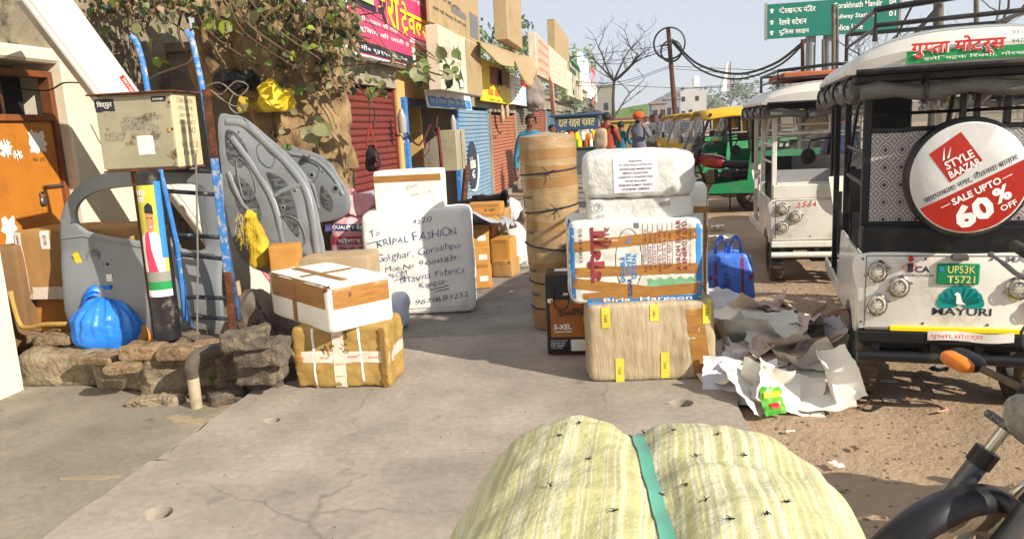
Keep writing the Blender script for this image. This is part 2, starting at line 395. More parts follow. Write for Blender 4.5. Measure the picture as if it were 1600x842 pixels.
# ---- pavement of concrete slabs over the drain
slab_m = concrete('slab_concrete', 'a89d90', '9c9186', '8c8278', .24, .35)
slab_g = concrete('slab_grey', '958d84', '8a837b', 'a39a8e', .3, .5)
pave = ST(bpy.data.objects.new('pavement', None)); COL.objects.link(pave)
XL, XR = -2.33, .52
def jline(p, q): s = (q.y - p.y) / (q.x - p.x); return lambda x: p.y + s * (x - p.x)
J1 = jline(G(250, 718), G(700, 702)); J2 = jline(G(640, 528), G(850, 518))
joints = [lambda x: -1.5 + 0 * x, J1, J2]
for k in range(1, 8): joints.append(lambda x, k=k: J2(x) + 2.35 * k)
joints.append(lambda x: 70 + 0 * x)
def edge(p, q, n, amp, seed):
    o = []
    for i in range(n):
        t = i / n; r = p.lerp(q, t); w = amp * noise.fractal(V((r.x * 5, r.y * 5, seed)), 1, 2, 4); d = (q - p).normalized(); o.append((r.x - d.y * w, r.y + d.x * w))
    return o
def hole(u, v, r):
    c = G(u, v); return [(c.x + r * (1 + .16 * noise.noise(V((math.cos(a) * 2, math.sin(a) * 2, u)))) * math.cos(a), c.y + r * .95 * (1 + .16 * noise.noise(V((math.cos(a) * 2, math.sin(a) * 2, v)))) * math.sin(a)) for a in [2 * math.pi * i / 20 for i in range(20)]]
holes = {0: [hole(246, 801, .062)], 1: [hole(425, 656, .045), hole(1065, 629, .062)]}
for k in range(len(joints) - 1):
    a, b = joints[k], joints[k + 1]; g = .009
    xl = XL + (.0 if k != 1 else .02); pts = []
    A, Bc, Cc, D = V((xl, a(xl) + g, 0)), V((XR + .02 * (k % 2), a(XR) + g, 0)), V((XR + .02 * (k % 2), b(XR) - g, 0)), V((xl, b(xl) - g, 0))
    n = 40 if k < 4 else 4
    pts = edge(A, Bc, n, .006, k) + edge(Bc, Cc, n, .03, k + 20) + edge(Cc, D, n, .006, k + 1) + edge(D, A, n, .018, k + 40)
    ob('slab', prism([pts] + holes.get(k, []), .1, .002), slab_m if k < 2 else slab_g, pave, M=Matrix.Translation((0, 0, -.1 + (.0, 0, -.006, .0)[k % 4])))
bm = NB(); rnd = random.Random(8)
for _ in range(600):
    x = rnd.uniform(XL + .05, XR - .04); y = 2.3 + 7 * rnd.random() ** 1.7; s_ = .0015 + .005 * rnd.random() ** 4
    bmesh.ops.create_icosphere(bm, subdivisions=1, radius=s_, matrix=place(x, y, s_ * .3, rnd.random() * 6) @ Matrix.Diagonal((1, .7, .6, 1)))
T(ST(ob('grit', bm, mat('grit', '7f725f', '5c5040', sc=40, rough=.95)), 'stuff'), 'fine grit scattered over the concrete pavement slabs', 'grit')
# ---- lower concrete apron before the house
ap_m = concrete('apron_concrete', '948b7d', '847b6e', 'a89b84', .3, .8, 1.6)
apts = edge(V((-2.37, -1, 0)), V((-2.37, 3.95, 0)), 50, .02, 3) + edge(V((-2.37, 3.95, 0)), V((-4.0, 4.5, 0)), 20, .03, 5) + [(-4.2, 4.5), (-4.2, -1)]
ST(ob('apron', prism([apts], .06, .004), ap_m, M=Matrix.Translation((0, 0, -.095))))
for i, (u, v, w, h, rz) in enumerate([(140, 746, .30, .045, .12), (290, 655, .3, .08, -.25)]):
    c = G(u, v, -.034); pts = [(w / 2 * (1 + .5 * noise.fractal(V((math.cos(a) * 2, math.sin(a) * 2, i * 5)), 1, 2, 3)) * math.cos(a), h / 2 * (1 + .9 * noise.fractal(V((math.cos(a) * 2, math.sin(a) * 2, i * 5 + 3)), 1, 2, 3)) * math.sin(a)) for a in [2 * math.pi * j / 40 for j in range(40)]]
    ST(ob('mortar_patch', prism([pts], .004), mat('mortar_patch', '9c8c70', '8f8068', sc=8, rough=.95, bump=.6, bsc=60, dirt='82755f'), M=place(c.x, c.y, -.036, rz)))
# ---- old house on the left
XW = -4.55
house = thing('old_house', 'old house with stained plaster wall, white pilaster and orange metal door at far left', 'house', (XW, 5, -.05))
wall_m = mat('old_plaster', '9c9078', '6f6656', sc=1.6, rough=.95, bump=.9, bsc=9, dirt='3b372e', dsc=2.2, dlo=.5, dhi=.63, bdist=.03)
wwall = mat('whitewash', 'dcd3bd', 'cfc4aa', sc=2, rough=.9, bump=.3, bsc=25, dirt='a99a7c', dsc=2.2, dlo=.56, dhi=.8)
yd0, yd1 = 4.32, AX(104, 300, XW).y; yp1 = AX(204, 250, XW + .1).y; zt = zat(XW, 4.6, 98)
bm = NB(); grid(bm, lambda a, b: V((XW + .05 * noise.fractal(V((a * 9, b * 9, 2)), 1, 2, 5) - .02, yp1 - .05 + a * (7.9 - yp1), -.1 + b * 4.2)), 46, 46); obw('wall', bm, wall_m, house, True)
bm = NB(); grid(bm, lambda a, b: V((XW + .04 * noise.fractal(V((a * 7, b * 7, 8)), 1, 2, 5), 2.9 + a * (yp1 - 2.85), zt + .08 + b * 2.2)), 40, 30); obw('upper_wall', bm, wall_m, house, True)
bm = NB(); bx(bm, XW - .3, XW + .14, yd1 - .02, yp1, -.1, zt + .10, .015); obw('pilaster', bm, wwall, house)
bm = NB(); bx(bm, -4.9, -3.98, -1, 4.3, -.1, 3.4, .02); obw('white_pier', bm, mat('pier_white', 'd2cdc0', 'c6c0b0', sc=3, rough=.9, bump=.4, bsc=16, dirt='b9ac92', dsc=3, dlo=.6, dhi=.85), house)
bm = NB(); bx(bm, XW - .3, XW + .12, 4.31, yd1 + .2, zt + .06, zt + .17, .02); obw('lintel', bm, wwall, house)
bm = NB(); bx(bm, XW - .35, XW - .3, 2, 8.2, -.1, 4); obw('back_wall', bm, wall_m, house)
orange = mat('orange_paint', 'b87428', 'a86a26', sc=3, rough=.45, dirt='8d5220', dsc=5, dlo=.55, dhi=.8)
door = NB(); zg = zat(XW, 4.7, 190)
bx(door, XW - .03, XW + .02, yd0, yd1 - .07, .05, zg, .006); door = obw('door', door, orange, house)
bm = NB(); bx(bm, XW - .05, XW + .05, yd1 - .07, yd1 - .02, 0, zt, .006); bx(bm, XW - .05, XW + .05, yd0 - .05, yd1 - .07, zt - .05, zt, .006); bx(bm, XW - .05, XW + .05, yd0 - .05, yd1 - .07, zg, zg + .05, .006)
obw('door_frame', bm, mat('door_frame_rust', '7a4420', '5c3520', sc=6, rough=.7, dirt='9a5a20'), house)
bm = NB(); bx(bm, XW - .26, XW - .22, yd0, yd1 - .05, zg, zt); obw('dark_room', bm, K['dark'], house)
for i in range(10):
    y = yd0 + .05 + i * .085
    if y < yd1 - .1:
        bm = NB(); bx(bm, XW - .01, XW + .006, y, y + .014, zg + .05, zt - .05); obw('grille_bar', bm, K['rust'], house)
lo = door.location
def dl(u, v, dx=.02): p = AX(u, v, XW + dx); return p
for i, (u, v, w, h) in enumerate([(8, 232, .1, .1), (58, 222, .16, .16), (28, 242, .08, .05), (16, 365, .12, .24)]):
    p = dl(u, v) - house.location; patch(door, RIGHT(p.x, p.y, p.z), w, h, K['paper'], 'torn_poster', n=8, m=8, ragged=.05, seed=i, off=.002)
p = dl(60, 250) - house.location; txt(door, 'न० ३१', RIGHT(p.x, p.y, p.z + .0) @ Matrix.Translation((0, 0, .003)), K['ink'], w=.12)
bm = NB(); a, b = dl(72, 292, .035), dl(106, 288, .035); tb(bm, [a, b], .012); obw('latch', bm, K['steel'], house, True)
bm = NB(); p = dl(68, 312, .035); bx(bm, p.x - .012, p.x + .012, p.y - .03, p.y + .03, p.z - .045, p.z + .02, .01); tb(bm, smooth_pts([p + V((0, -.02, .02)), p + V((0, -.02, .055)), p + V((0, .02, .055)), p + V((0, .02, .02))], 4), .006); obw('padlock', bm, K['steel'], house, True)
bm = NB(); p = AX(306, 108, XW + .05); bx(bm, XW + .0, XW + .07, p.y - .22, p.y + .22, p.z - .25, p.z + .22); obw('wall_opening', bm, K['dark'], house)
# ---- row of shops
XS = -2.9
def uy(u, x=XS): return AX(u, 190, x).y
def AXs(u, v, x): return AX(u, v, x - .3)
def zx(u, v, x=XS): return AX(u, v, x).z
def shutter_bm(y0, y1, z0, z1, x, pitch=.075):
    bm = NB(); n = int((z1 - z0) / pitch)
    for i in range(n):
        z = z0 + i * pitch
        pr = [(x, z), (x + .018, z + pitch * .25), (x + .018, z + pitch * .65), (x, z + pitch * .92), (x - .006, z + pitch)]
        for (xa, za), (xb, zb) in zip(pr, pr[1:]): poly(bm, [(xa, y0, za), (xa, y1, za), (xb, y1, zb), (xb, y0, zb)])
    return bm
def shop(y0, y1, ztop, label, mw, shut=None, sm_=None, roof=.35, depth=3.0, x=XS, zb=0.0):
    s = thing('shop', label, 'shop', (x, (y0 + y1) / 2, 0), group='low shops along the pavement')
    bm = NB(); bx(bm, x - depth, x, y0, y0 + .14, -.1, ztop + roof, .006); obw('side_wall', bm, mw, s)
    bm = NB(); bx(bm, x - depth, x - depth + .12, y0 + .14, y1, -.1, ztop + roof); obw('back_wall', bm, mw, s)
    bm = NB(); bx(bm, x - .22, x - .003, y0 + .14, y1, ztop, ztop + roof - .01); obw('lintel', bm, mw, s)
    bm = NB(); bx(bm, x - depth - .1, x + .10, y0 - .05, y1 + .05 - .06, ztop + roof + .002, ztop + roof + .09); obw('roof', bm, mw, s)
    bm = NB(); bx(bm, x - depth + .12, x + .03, y0 + .142, y1 - .002, -.1, .06 + zb); obw('step', bm, slab_g, s)
    if shut is not None:
        o = obw('shutter', shutter_bm(y0 + .16, y1 - .02, .06 + zb, ztop, x - .07), shut, s); o['kind'] = 'stuff'
        for ya, yb_ in ((y0 + .141, y0 + .17), (y1 - .04, y1 - .004)): bm = NB(); bx(bm, x - .1, x - .03, ya, yb_, .06, ztop, .004); obw('guide_rail', bm, sm_ or shut, s)
    return s
plaster = mat('shop_plaster', '9a9282', '857c6c', sc=1.5, rough=.9, bump=.4, bsc=12, dirt='5f574a', dsc=1.4, dlo=.5, dhi=.75)
redsh = mat('red_shutter', '78322a', '6c2e28', sc=3, rough=.5, dirt='5a2a20', dsc=4, dlo=.5, dhi=.8)
y1, y2, y3, y4, y5 = uy(520), uy(624), uy(712), uy(766), uy(806)
s1 = shop(y1, y2, 2.05, 'shop with closed dark red rolling shutter under the pink travel sign', plaster, redsh)
s2 = shop(y2, y3, 1.95, 'open shop with cream yellow room and blue frame beside the red shutter', mat('cream_wall', 'c8a868', 'bd9c5c', sc=2, rough=.85, dirt='9a8050', dlo=.55, dhi=.8))
bluep = mat('blue_post', '2a6ab0', '3c7cc0', sc=9, rough=.6, bump=.4, bsc=40, dirt='bfc4c8', dsc=22, dlo=.58, dhi=.68)
for y, h in ((y2 + .12, 1.95), (y3 - .14, 1.95)):
    bm = NB(); bx(bm, XS - .02, XS + .06, y, y + .1, .0, h, .006); obw('blue_post', bm, bluep, s2)
bm = NB(); bx(bm, XS - .05, XS + .04, y2 + .24, y3 - .16, 1.84, 1.945, .01); obw('shutter_roll_box', bm, mat('navy_paint', '26344e', '1e2a3e', rough=.6), s2)
bm = NB(); bx(bm, XS - 2, XS - .3, (y2 + y3) / 2 + .5, (y2 + y3) / 2 + .56, .06, 1.93); obw('partition', bm, MATS['cream_wall'], s2)
bluesh = mat('blue_shutter', '6488a6', '7c98ac', sc=2.5, rough=.55, dirt='8f9496', dsc=1.5, dlo=.48, dhi=.66)
s3 = shop(y3, y4, 1.92, 'shop with closed blue rolling shutter carrying a round dark emblem', plaster, bluesh)
ors = mat('orange_shutter', 'a8684a', '9c6044', sc=3, rough=.55, dirt='8f5a3c', dsc=3, dlo=.55, dhi=.8)
s4 = shop(y4, y5, 1.85, 'shop with closed orange shutter behind the man in the blue shirt', plaster, ors)
# round emblem on the blue shutter
p = AX(739, 259, XS - .045) - s3.location
bm = NB(); bmesh.ops.create_circle(bm, cap_ends=True, radius=.46, segments=36, matrix=RIGHT(p.x + .002, p.y, p.z)); em = ob('emblem', bm, mat('emblem_navy', '2c3648', rough=.6), s3)
for i, (t, dz) in enumerate((('idea', .06), ('4G', -.16))): txt(em, t, RIGHT(p.x + .006, p.y, p.z + dz), K['wp'], w=.5 if i == 0 else .26, off=.02)
bm = NB(); tb(bm, [p + V((.005, math.cos(a) * .47, math.sin(a) * .47)) for a in [-1.9 + i * .12 for i in range(20)]], .02, 6); ob('emblem_ring', bm, K['wp'], s3)
# ---- generic shops further on
gcol = [('7c7468', 'grey'), ('8a4a34', 'rust'), ('4a6a7c', 'slate blue'), ('9a8a6a', 'tan'), ('5a6a58', 'green'), ('77604e', 'brown'), ('8f8a84', 'pale grey'), ('6a5a6a', 'mauve')]
y = y5; k = 0
while y < 62:
    w = 3.0 + .8 * random.random() + k * .25; c, n = gcol[k % 8]
    shop(y + .01, y + w, 1.9 + .3 * random.random(), f'{n} shuttered shop, {["first","second","third","fourth","fifth","sixth","seventh","eighth","ninth","tenth","eleventh","twelfth"][k % 12]} one beyond the orange shutter', plaster, mat('far_shutter_' + str(k % 8), c, rough=.6, dirt='5c5348', dsc=2))
    y += w; k += 1
# ---- sign boards
tanm = mat('sign_tan', 'a8916c', '9c8560', sc=3, rough=.7, dirt='7f6c50', dlo=.55, dhi=.8)
crm = mat('sign_cream', 'cdc4ae', 'c0b69e', sc=3, rough=.6, dirt='a3977c', dlo=.55, dhi=.8)
signg = mat('sign_side_grey', '8f8d88', '7d7b76', sc=3, rough=.6)
def sign(label, u0, u1, vt, vb, x, th, m, tilt=0.0):
    x -= .3
    Y0, Y1 = uy(u0, x), uy(u1, x); z0, z1 = AX(u0, vb, x).z, AX(u0, vt, x).z; w, h = Y1 - Y0, z1 - z0
    bm = NB(); bx(bm, -th, 0, 0, w, 0, h, min(.008, th / 4))
    o = ob('shop_sign', bm, m, M=Matrix.Translation((x, Y0, z0)) @ Matrix.Rotation(-tilt, 4, 'Y')); T(o, label, 'sign', 'sign boards over the shops'); o['w'] = w; o['h'] = h; return o
def sf(o, a, b, d=.003): return RIGHT(d, o['w'] * a, o['h'] * b)      # frame on the sign face at fractions
pink = mat('sign_pink', 'd23a68', 'c83462', sc=3, rough=.45)
s = sign('large pink travel sign with yellow Hindi lettering in a white frame', 553, 682, -75, 85, -2.40, .12, K['wp'])
patch(s, sf(s, .5, .5), s['w'] * .94, s['h'] * .95, pink, 'pink_panel')
patch(s, sf(s, .16, .64, .006), s['w'] * .22, s['h'] * .2, mat('car_print', 'b9d080', '8fae6a', sc=2, rough=.5), 'vehicle_picture')
patch(s, sf(s, .17, .52, .006), s['w'] * .24, s['h'] * .07, K['ink'], 'vehicle_tyres')
for dz, mm, of in ((.005, K['ink'], .045), (.009, K['yel'], .02)):
    txt(s, 'श्री', sf(s, .43, .64, dz), mm, w=s['w'] * .24, h=s['h'] * .52, off=of)
    txt(s, 'ट्रेवल्स', sf(s, .765, .56, dz), mm, w=s['w'] * .40, h=s['h'] * .40, off=of)
txt(s, 'ए. सी. बस बुकिंग', sf(s, .75, .85, .006), K['wp'], w=s['w'] * .38, h=.06)
txt(s, 'सभी प्रकार की गाड़ी', sf(s, .3, .38, .006), K['wp'], w=s['w'] * .45, h=.06)
txt(s, 'बुकिंग की जाती है', sf(s, .38, .27, .006), K['wp'], w=s['w'] * .55, h=.07)
patch(s, sf(s, .36, .09, .006), s['w'] * .66, s['h'] * .11, K['ink'], 'dark_strip'); txt(s, 'मो० ९४१५२ ७८४५०', sf(s, .36, .09, .009), K['wp'], w=s['w'] * .5, h=.06)
patch(s, sf(s, .83, .16, .006), s['w'] * .3, s['h'] * .26, K['tan'], 'photo_print')
for i in range(5): patch(s, sf(s, .71 + i * .055, .16, .008), s['w'] * .03, s['h'] * .2, [K['wp'], K['org'], K['grey'], K['sky'], K['wp']][i], 'figure_print')
patch(s, sf(s, .83, .02, .008), s['w'] * .3, s['h'] * .03, K['org'], 'orange_strip')
patch(s, sf(s, .82, .34, .006), s['w'] * .3, s['h'] * .05, K['wp'], 'white_strip')
s = sign('weathered tan sign board leaning out above the cream bus sign', 683, 757, -70, 40, -2.25, .05, tanm, tilt=.0)
for i, (t, yy, ww) in enumerate((('हमारे यहाँ गोरखपुर से चलने वाली', .22, .62), ('सभी बसों की बुकिंग', .42, .5), ('टिकट सेवा', .60, .4))): txt(s, t, sf(s, .05 + ww / 2, yy, .004), K['ink'], w=s['w'] * ww, h=.07)
patch(s, sf(s, .52, .36), s['w'] * .3, .09, K['grey'], 'dark_block'); patch(s, sf(s, .86, .3), s['w'] * .2, s['h'] * .4, K['grey'], 'tower_print', n=3, m=3, ragged=.05)
s = sign('deep cream box sign with faded bus lettering and dark tower mark', 694, 757, 43, 141, -2.05, .17, crm)
txt(s, 'abhi', sf(s, .17, .66), mat('faded_print', 'b3a994', rough=.7), w=s['w'] * .2); txt(s, 'bus', sf(s, .37, .66), K['ink'], w=s['w'] * .17, h=s['h'] * .2, off=.02)
txt(s, 'ticket · hotel', sf(s, .33, .50), MATS['faded_print'], w=s['w'] * .22); txt(s, 'YOUR TRIP', sf(s, .14, .2), K['ink'], w=s['w'] * .2, off=.03); txt(s, 'book here', sf(s, .14, .14), K['ink'], w=s['w'] * .17)
bm = NB(); w, h = s['w'], s['h']; poly(bm, [(.003, w * .36, h * .08), (.003, w * .47, h * .08), (.003, w * .48, h * .22), (.003, w * .415, h * .42), (.003, w * .35, h * .22)]); bx(bm, .003, .005, w * .33, w * .36, h * .2, h * .24); ob('tower_print', bm, mat('tower_ink', '3c4048', rough=.6), s)
bm = NB(); poly(bm, [(.006, w * .375, h * .1), (.006, w * .455, h * .1), (.006, w * .46, h * .2), (.006, w * .415, h * .24), (.006, w * .37, h * .2)]); ob('tower_light', bm, K['wp'], s)
patch(s, sf(s, .78, .5), s['w'] * .42, s['h'] * .96, tanm, 'faded_panel')
for i in range(6): txt(s, ['टूर एण्ड ट्रेवल्स', 'एयर टिकट', 'रेल टिकट', 'बस टिकट', 'पासपोर्ट', 'मनी ट्रांसफर'][i], sf(s, .78, .84 - i * .13, .004), MATS['faded_print'], w=s['w'] * .3, h=.07)
s = sign('torn blue and white strip sign hanging below the cream box sign', 671, 739, 140, 168, -2.38, .02, K['wp'], tilt=.12)
patch(s, sf(s, .5, .36), s['w'] * .96, s['h'] * .6, K['sky'], 'blue_print', n=10, m=4, ragged=.03); txt(s, 'रेल ई-टिकट बुकिंग सेवा केन्द्र', sf(s, .45, .4, .006), K['wp'], w=s['w'] * .8, h=.1)
s = sign('yellow sign with red faded panel and small building drawings', 757, 800, 92, 158, -2.42, .06, K['yel'])
patch(s, sf(s, .45, .66), s['w'] * .42, s['h'] * .42, mat('faded_red', '8f5a4a', rough=.7), 'red_panel', ragged=.05, n=4, m=4); txt(s, 'ins', sf(s, .4, .72, .005), K['inkr'], w=s['w'] * .24)
for i in range(2): patch(s, sf(s, .24 + i * .22, .24, .004), s['w'] * .16, s['h'] * .16, K['org'], 'building_print')
txt(s, 'बीमा सेवा केन्द्र', sf(s, .5, .05, .004), K['ink'], w=s['w'] * .6, h=.06); patch(s, sf(s, .75, .7), s['w'] * .44, s['h'] * .5, tanm, 'faded_patch', ragged=.2, n=6, m=6)
s = sign('narrow white sign with pale blue print and red corner', 801, 831, 118, 163, -2.42, .05, K['wp'])
patch(s, sf(s, .7, .85), s['w'] * .5, s['h'] * .25, K['red'], 'red_corner'); patch(s, sf(s, .7, .4, .003), s['w'] * .45, s['h'] * .6, mat('pale_blue', 'a9c4d2', rough=.6), 'blue_print')
for i in range(5): txt(s, 'बस सेवा', sf(s, .3, .7 - i * .13), K['grey'], w=s['w'] * .3, h=.06)
s = sign('tall narrow tan hoarding standing on edge against the sky', 800, 822, -60, 66, -2.2, .28, tanm, tilt=0)
s = sign('cream and peach sign board with red Hindi print beyond the canopy', 842, 889, 56, 118, -2.15, .2, crm)
patch(s, sf(s, .18, .5), s['w'] * .32, s['h'] * .94, mat('peach_print', 'c99a84', 'd8aa90', sc=1, rough=.6), 'peach_panel')
for i in range(4): txt(s, ['गोरखपुर', 'ट्रेवल', 'बस टिकट', 'सेवा'][i], sf(s, .18, .84 - i * .22, .006), K['red'], w=s['w'] * .26, h=s['h'] * .12)
for i in range(5): txt(s, 'दिल्ली लखनऊ कानपुर', sf(s, .68, .8 - i * .15, .004), MATS['faded_print'], w=s['w'] * .5, h=s['h'] * .06)
s = sign('upper tan board with grey side rising behind the peach sign', 872, 893, 38, 100, -2.2, .25, tanm)
s = sign('pale green sign board with thin post in the far shop row', 893, 916, 100, 142, -2.3, .15, mat('pale_green_sign', '9fae8c', 'b4bea0', sc=1, rough=.6)); txt(s, 'होटल', sf(s, .5, .5), K['grn'], w=s['w'] * .6)
s = sign('far cream sign board low in the shop row', 890, 912, 112, 150, -2.1, .1, crm); txt(s, 'यात्रा', sf(s, .5, .6), K['ink'], w=s['w'] * .6)
s = sign('narrow white upright sign far down the shop row', 912, 922, 86, 140, -2.15, .25, K['wp']); txt(s, 'PCO', sf(s, .5, .8), K['sky'], w=s['w'] * .6)
s = sign('small white sign at the far end of the shop row', 922, 934, 126, 154, -2.2, .2, K['wp']); txt(s, 'चाय', sf(s, .5, .6), K['red'], w=s['w'] * .6)
# hanging pink poster, tilted
p = AXs(862, 155, -2.0); bm = prism([[(-.45, -.6), (.45, -.6), (.45, .6), (-.45, .6)]], .03, .005)
po = T(ob('hanging_poster', bm, mat('poster_pink', 'c98f76', 'd6a088', sc=2, rough=.7), M=fr(p, (-.2, .9, .28), (0, -.28, 1))), 'tilted pinkish poster with yellow panel hanging below the peach sign', 'poster')
patch(po, TOP(0, .25, .03), .55, .5, mat('poster_yellow', 'd3b058', rough=.7), 'yellow_panel', n=3, m=3, ragged=.1); txt(po, 'सेल', TOP(0, .25, .036), K['org'], w=.4); patch(po, TOP(0, -.3, .03), .5, .2, K['ink'], 'dark_panel'); txt(po, 'मेला', TOP(0, -.3, .034), K['wp'], w=.3)
# canopy sheets
def sheet(label, cs, nseg=8, sag=.1, m=tanm, seed=0):
    a, b, c, d = [V(q) for q in cs]; bm = NB()
    grid(bm, lambda s_, t_: (a.lerp(b, s_)).lerp(d.lerp(c, s_), t_) + V((0, 0, -sag * 4 * s_ * (1 - s_) * t_ + .05 * noise.noise(V((s_ * 3, t_ * 3, seed))))), nseg, nseg)
    o = ob('canopy_sheet', bm, m, sm=True); md = o.modifiers.new('t', 'SOLIDIFY'); md.thickness = .012; return T(o, label, 'canopy', 'board canopies over the shutters')
sheet('bent tan canopy sheet projecting over the yellow sign', [AXs(745, 62, -2.45), AXs(812, 82, -2.45), AXs(803, 104, -1.85), AXs(752, 70, -1.85)], seed=1)
sheet('second tan canopy sheet drooping beside the peach sign', [AXs(800, 85, -2.4), AXs(846, 90, -2.4), AXs(838, 122, -1.9), AXs(806, 100, -1.9)], seed=2, sag=.3)
sheet('dark tarpaulin awning over the food carts far down the row', [AXs(905, 172, -2.4), AXs(935, 172, -2.4), AXs(968, 188, -.4), AXs(925, 182, -1.2)], seed=3, sag=.2, m=mat('dark_tarp', '2c2826', rough=.8))
bm = NB(); p = AXs(835, 148, -2.25); ob_ = soft(.5, .9, .9, 2.6, 14, .08, 3, 4, .05, 5); T(ob('cloth_bundle', ob_, mat('grey_cloth', '8c8078', '776c64', sc=3, rough=.95, bump=.6, bsc=7), M=place(p.x, p.y, p.z - .45), sm=True), 'grey cloth bundle hanging under the shop eave by the white sign', 'cloth bundle')
# ================================================================== BACKGROUND: sky line, poles, far things
def pole(label, u, vb, vt, y, r=.09, m=None, lean=0, name='utility_pole'):
    a = AY(u, vb, y); a.z = GZ; t = AY(u + lean, vt, y); bm = NB(); d = t - a
    tb(bm, [V((0, 0, 0)), d * .5, d], [r, r * .85, r * .7], 10); return T(ob(name, bm, m or K['rust'], M=Matrix.Translation(a), sm=True), label, 'pole')
wood = mat('pole_grey', '6d655c', '585048', sc=5, rough=.85, dirt='3c342c')
p0 = pole('rusty steel pole carrying two big coils of black cable', 1061, 300, 45, 32, .12, lean=-17)
top = AY(1044, 52, 32)
for i, (u, v, r) in enumerate(((1046, 74, .46), (1048, 78, .36))):
    pass
for i, (u, v, r, mm) in enumerate(((1046, 68, .58, 0), (1049, 80, .38, 0))):
    c = AY(u, v, 31.8 - i * .1); bm = NB(); rr = random.Random(i)
    for k in range(3): tb(bm, [c + V(((r + .02 * k) * math.cos(a), .04 * k, (r + .02 * k) * math.sin(a))) for a in [2 * math.pi * j / 36 for j in range(36)]], .018, 6, closed=True)
    T(ob('cable_coil', bm, K['wire']), ['large upper loop of black cable hung on the leaning rusty pole', 'smaller lower loop of black cable hung on the rusty pole'][i], 'cable coil', 'cable coils on the pole')
bm = NB(); a = AY(1030, 72, 32); b = AY(1050, 70, 32); tb(bm, [V((0, 0, 0)), b - a], .04, 6); T(ob('cross_arm', bm, K['rust'], M=Matrix.Translation(a)), 'short steel cross arm near the top of the leaning rusty pole', 'cross arm')
# wires
def wirep(label, pts, r=.02, n=10):
    bm = NB(); tb(bm, smooth_pts(pts, n), r, 5); T(ob('overhead_wire', bm, K['wire']), label, 'wire', 'overhead wires')
wirep('heavy black cable sagging from the coil pole to the sign poles', [AY(1050, 62, 32), AY(1090, 100, 31), AY(1150, 116, 29), AY(1210, 100, 27), AY(1262, 60, 25)], .045)
wirep('second sagging cable just below the heavy one', [AY(1050, 66, 32), AY(1092, 108, 31), AY(1150, 124, 29), AY(1215, 104, 27), AY(1262, 62, 25)], .035)
for i, (a, b) in enumerate((((640, 90), (1040, 72)), ((895, 88), (1045, 74)), ((905, 96), (1045, 77)), ((890, 128), (1050, 102)), ((885, 134), (1052, 104)), ((1055, 108), (1600, 118)), ((1056, 140), (1600, 60)), ((900, 128), (1300, 122)), ((1052, 104), (1600, 92)))):
    A, Bq = AY(a[0], a[1], 36), AY(b[0], b[1], 34); m_ = (A + Bq) / 2 - V((0, 0, .35)); wirep(['thin wire from the shop roofs to the pole top', 'topmost thin wire left of the coil pole', 'second thin wire left of the coil pole', 'third thin wire left of the coil pole', 'lowest thin wire left of the coil pole', 'thin wire running right from the coil pole', 'wire rising right towards the sign', 'faint low wire crossing the sky', 'thin wire crossing behind the direction sign'][i], [A, m_, Bq], .012)
wirep('dark stay wire descending beside the green direction sign', [AY(1430, 0, 14), AY(1400, 60, 14), AY(1380, 110, 14)], .02, 4)
wirep('thick stay cable slanting across the tall wooden pole', [AY(1470, 8, 13), AY(1440, 42, 13), AY(1418, 70, 13)], .035, 4)
pole('tall wooden utility pole behind the black rickshaw roof rack', 1463, 300, -40, 15, .11, wood, 4)
pole('slim grey pole right of the tall wooden pole', 1525, 300, -30, 24, .09, wood, 0)
pole('short dark pole under the left half of the direction sign', 1254, 300, 62, 23, .07, K['rust'], 0)
pole('thin pole beside the sign column', 1286, 300, 62, 22, .05, wood, 0); pole('slender pole with cables at the middle of the direction sign', 1302, 300, 8, 20, .06, wood, 0); pole('second slender pole near the middle of the direction sign', 1308, 300, 10, 20.4, .05, wood, 0)
# direction sign
ys_ = 22.0
A = AY(1196, 62, ys_); Bq = AY(1404, 48, ys_); At = AY(1200, 8, ys_); W_ = (Bq - A).length; H_ = (At - A).length
xd = (Bq - A).normalized()
rs = thing('direction_sign', 'green road direction sign with white Hindi and English place names on two columns', 'road sign', (A.x, A.y, GZ))
Mx = fr(V((0, 0, A.z - GZ)), xd, (0, 0, 1))
bm = prism([[(0, 0), (W_, 0), (W_, H_), (0, H_)]], .05, .004); bmesh.ops.transform(bm, matrix=Mx, verts=bm.verts); board = ob('board', bm, mat('sign_green', '0d6a5c', '0f7262', sc=2, rough=.4), rs)
def rsf(a, b): return Mx @ Matrix.Translation((W_ * a, H_ * b, .054))
for q in ((0, .5), (1, .5)):
    bm = NB(); bx(bm, W_ * q[0] - .03, W_ * q[0] + .03, -.03, H_ + .03, .0, .06); bmesh.ops.transform(bm, matrix=Mx, verts=bm.verts); ob('edge_frame', bm, signg, rs)
for i, (t, yy, w, en, ew, num) in enumerate((('गोरखनाथ मंदिर', .80, .275, 'Gorakhnath Mandir', .36, '04'), ('रेलवे स्टेशन', .47, .21, 'Railway Station', .30, '01'), ('पुलिस लाइन', .17, .23, 'Police Line', .22, ''))):
    txt(board, t, rsf(.10, yy), K['wp'], w=W_ * w, h=H_ * .20, off=.012, align='l'); txt(board, en, rsf(.51, yy + .02), K['wp'], w=W_ * ew, h=H_ * .17, off=.01, align='l')
    if num: txt(board, num, rsf(.97, yy + .02), K['wp'], w=W_ * .05, h=H_ * .15, off=.012, align='r')
    bm = NB(); w = W_ * .008; hh = H_ * .06
    poly(bm, [(-w, -hh, 0), (w, -hh, 0), (w, hh * .4, 0), (-w, hh * .4, 0)]); poly(bm, [(-w * 2.6, hh * .3, 0), (w * 2.6, hh * .3, 0), (0, hh * 1.2, 0)]); bmesh.ops.transform(bm, matrix=rsf(.045, yy), verts=bm.verts); ob('arrow', bm, K['wp'], board)
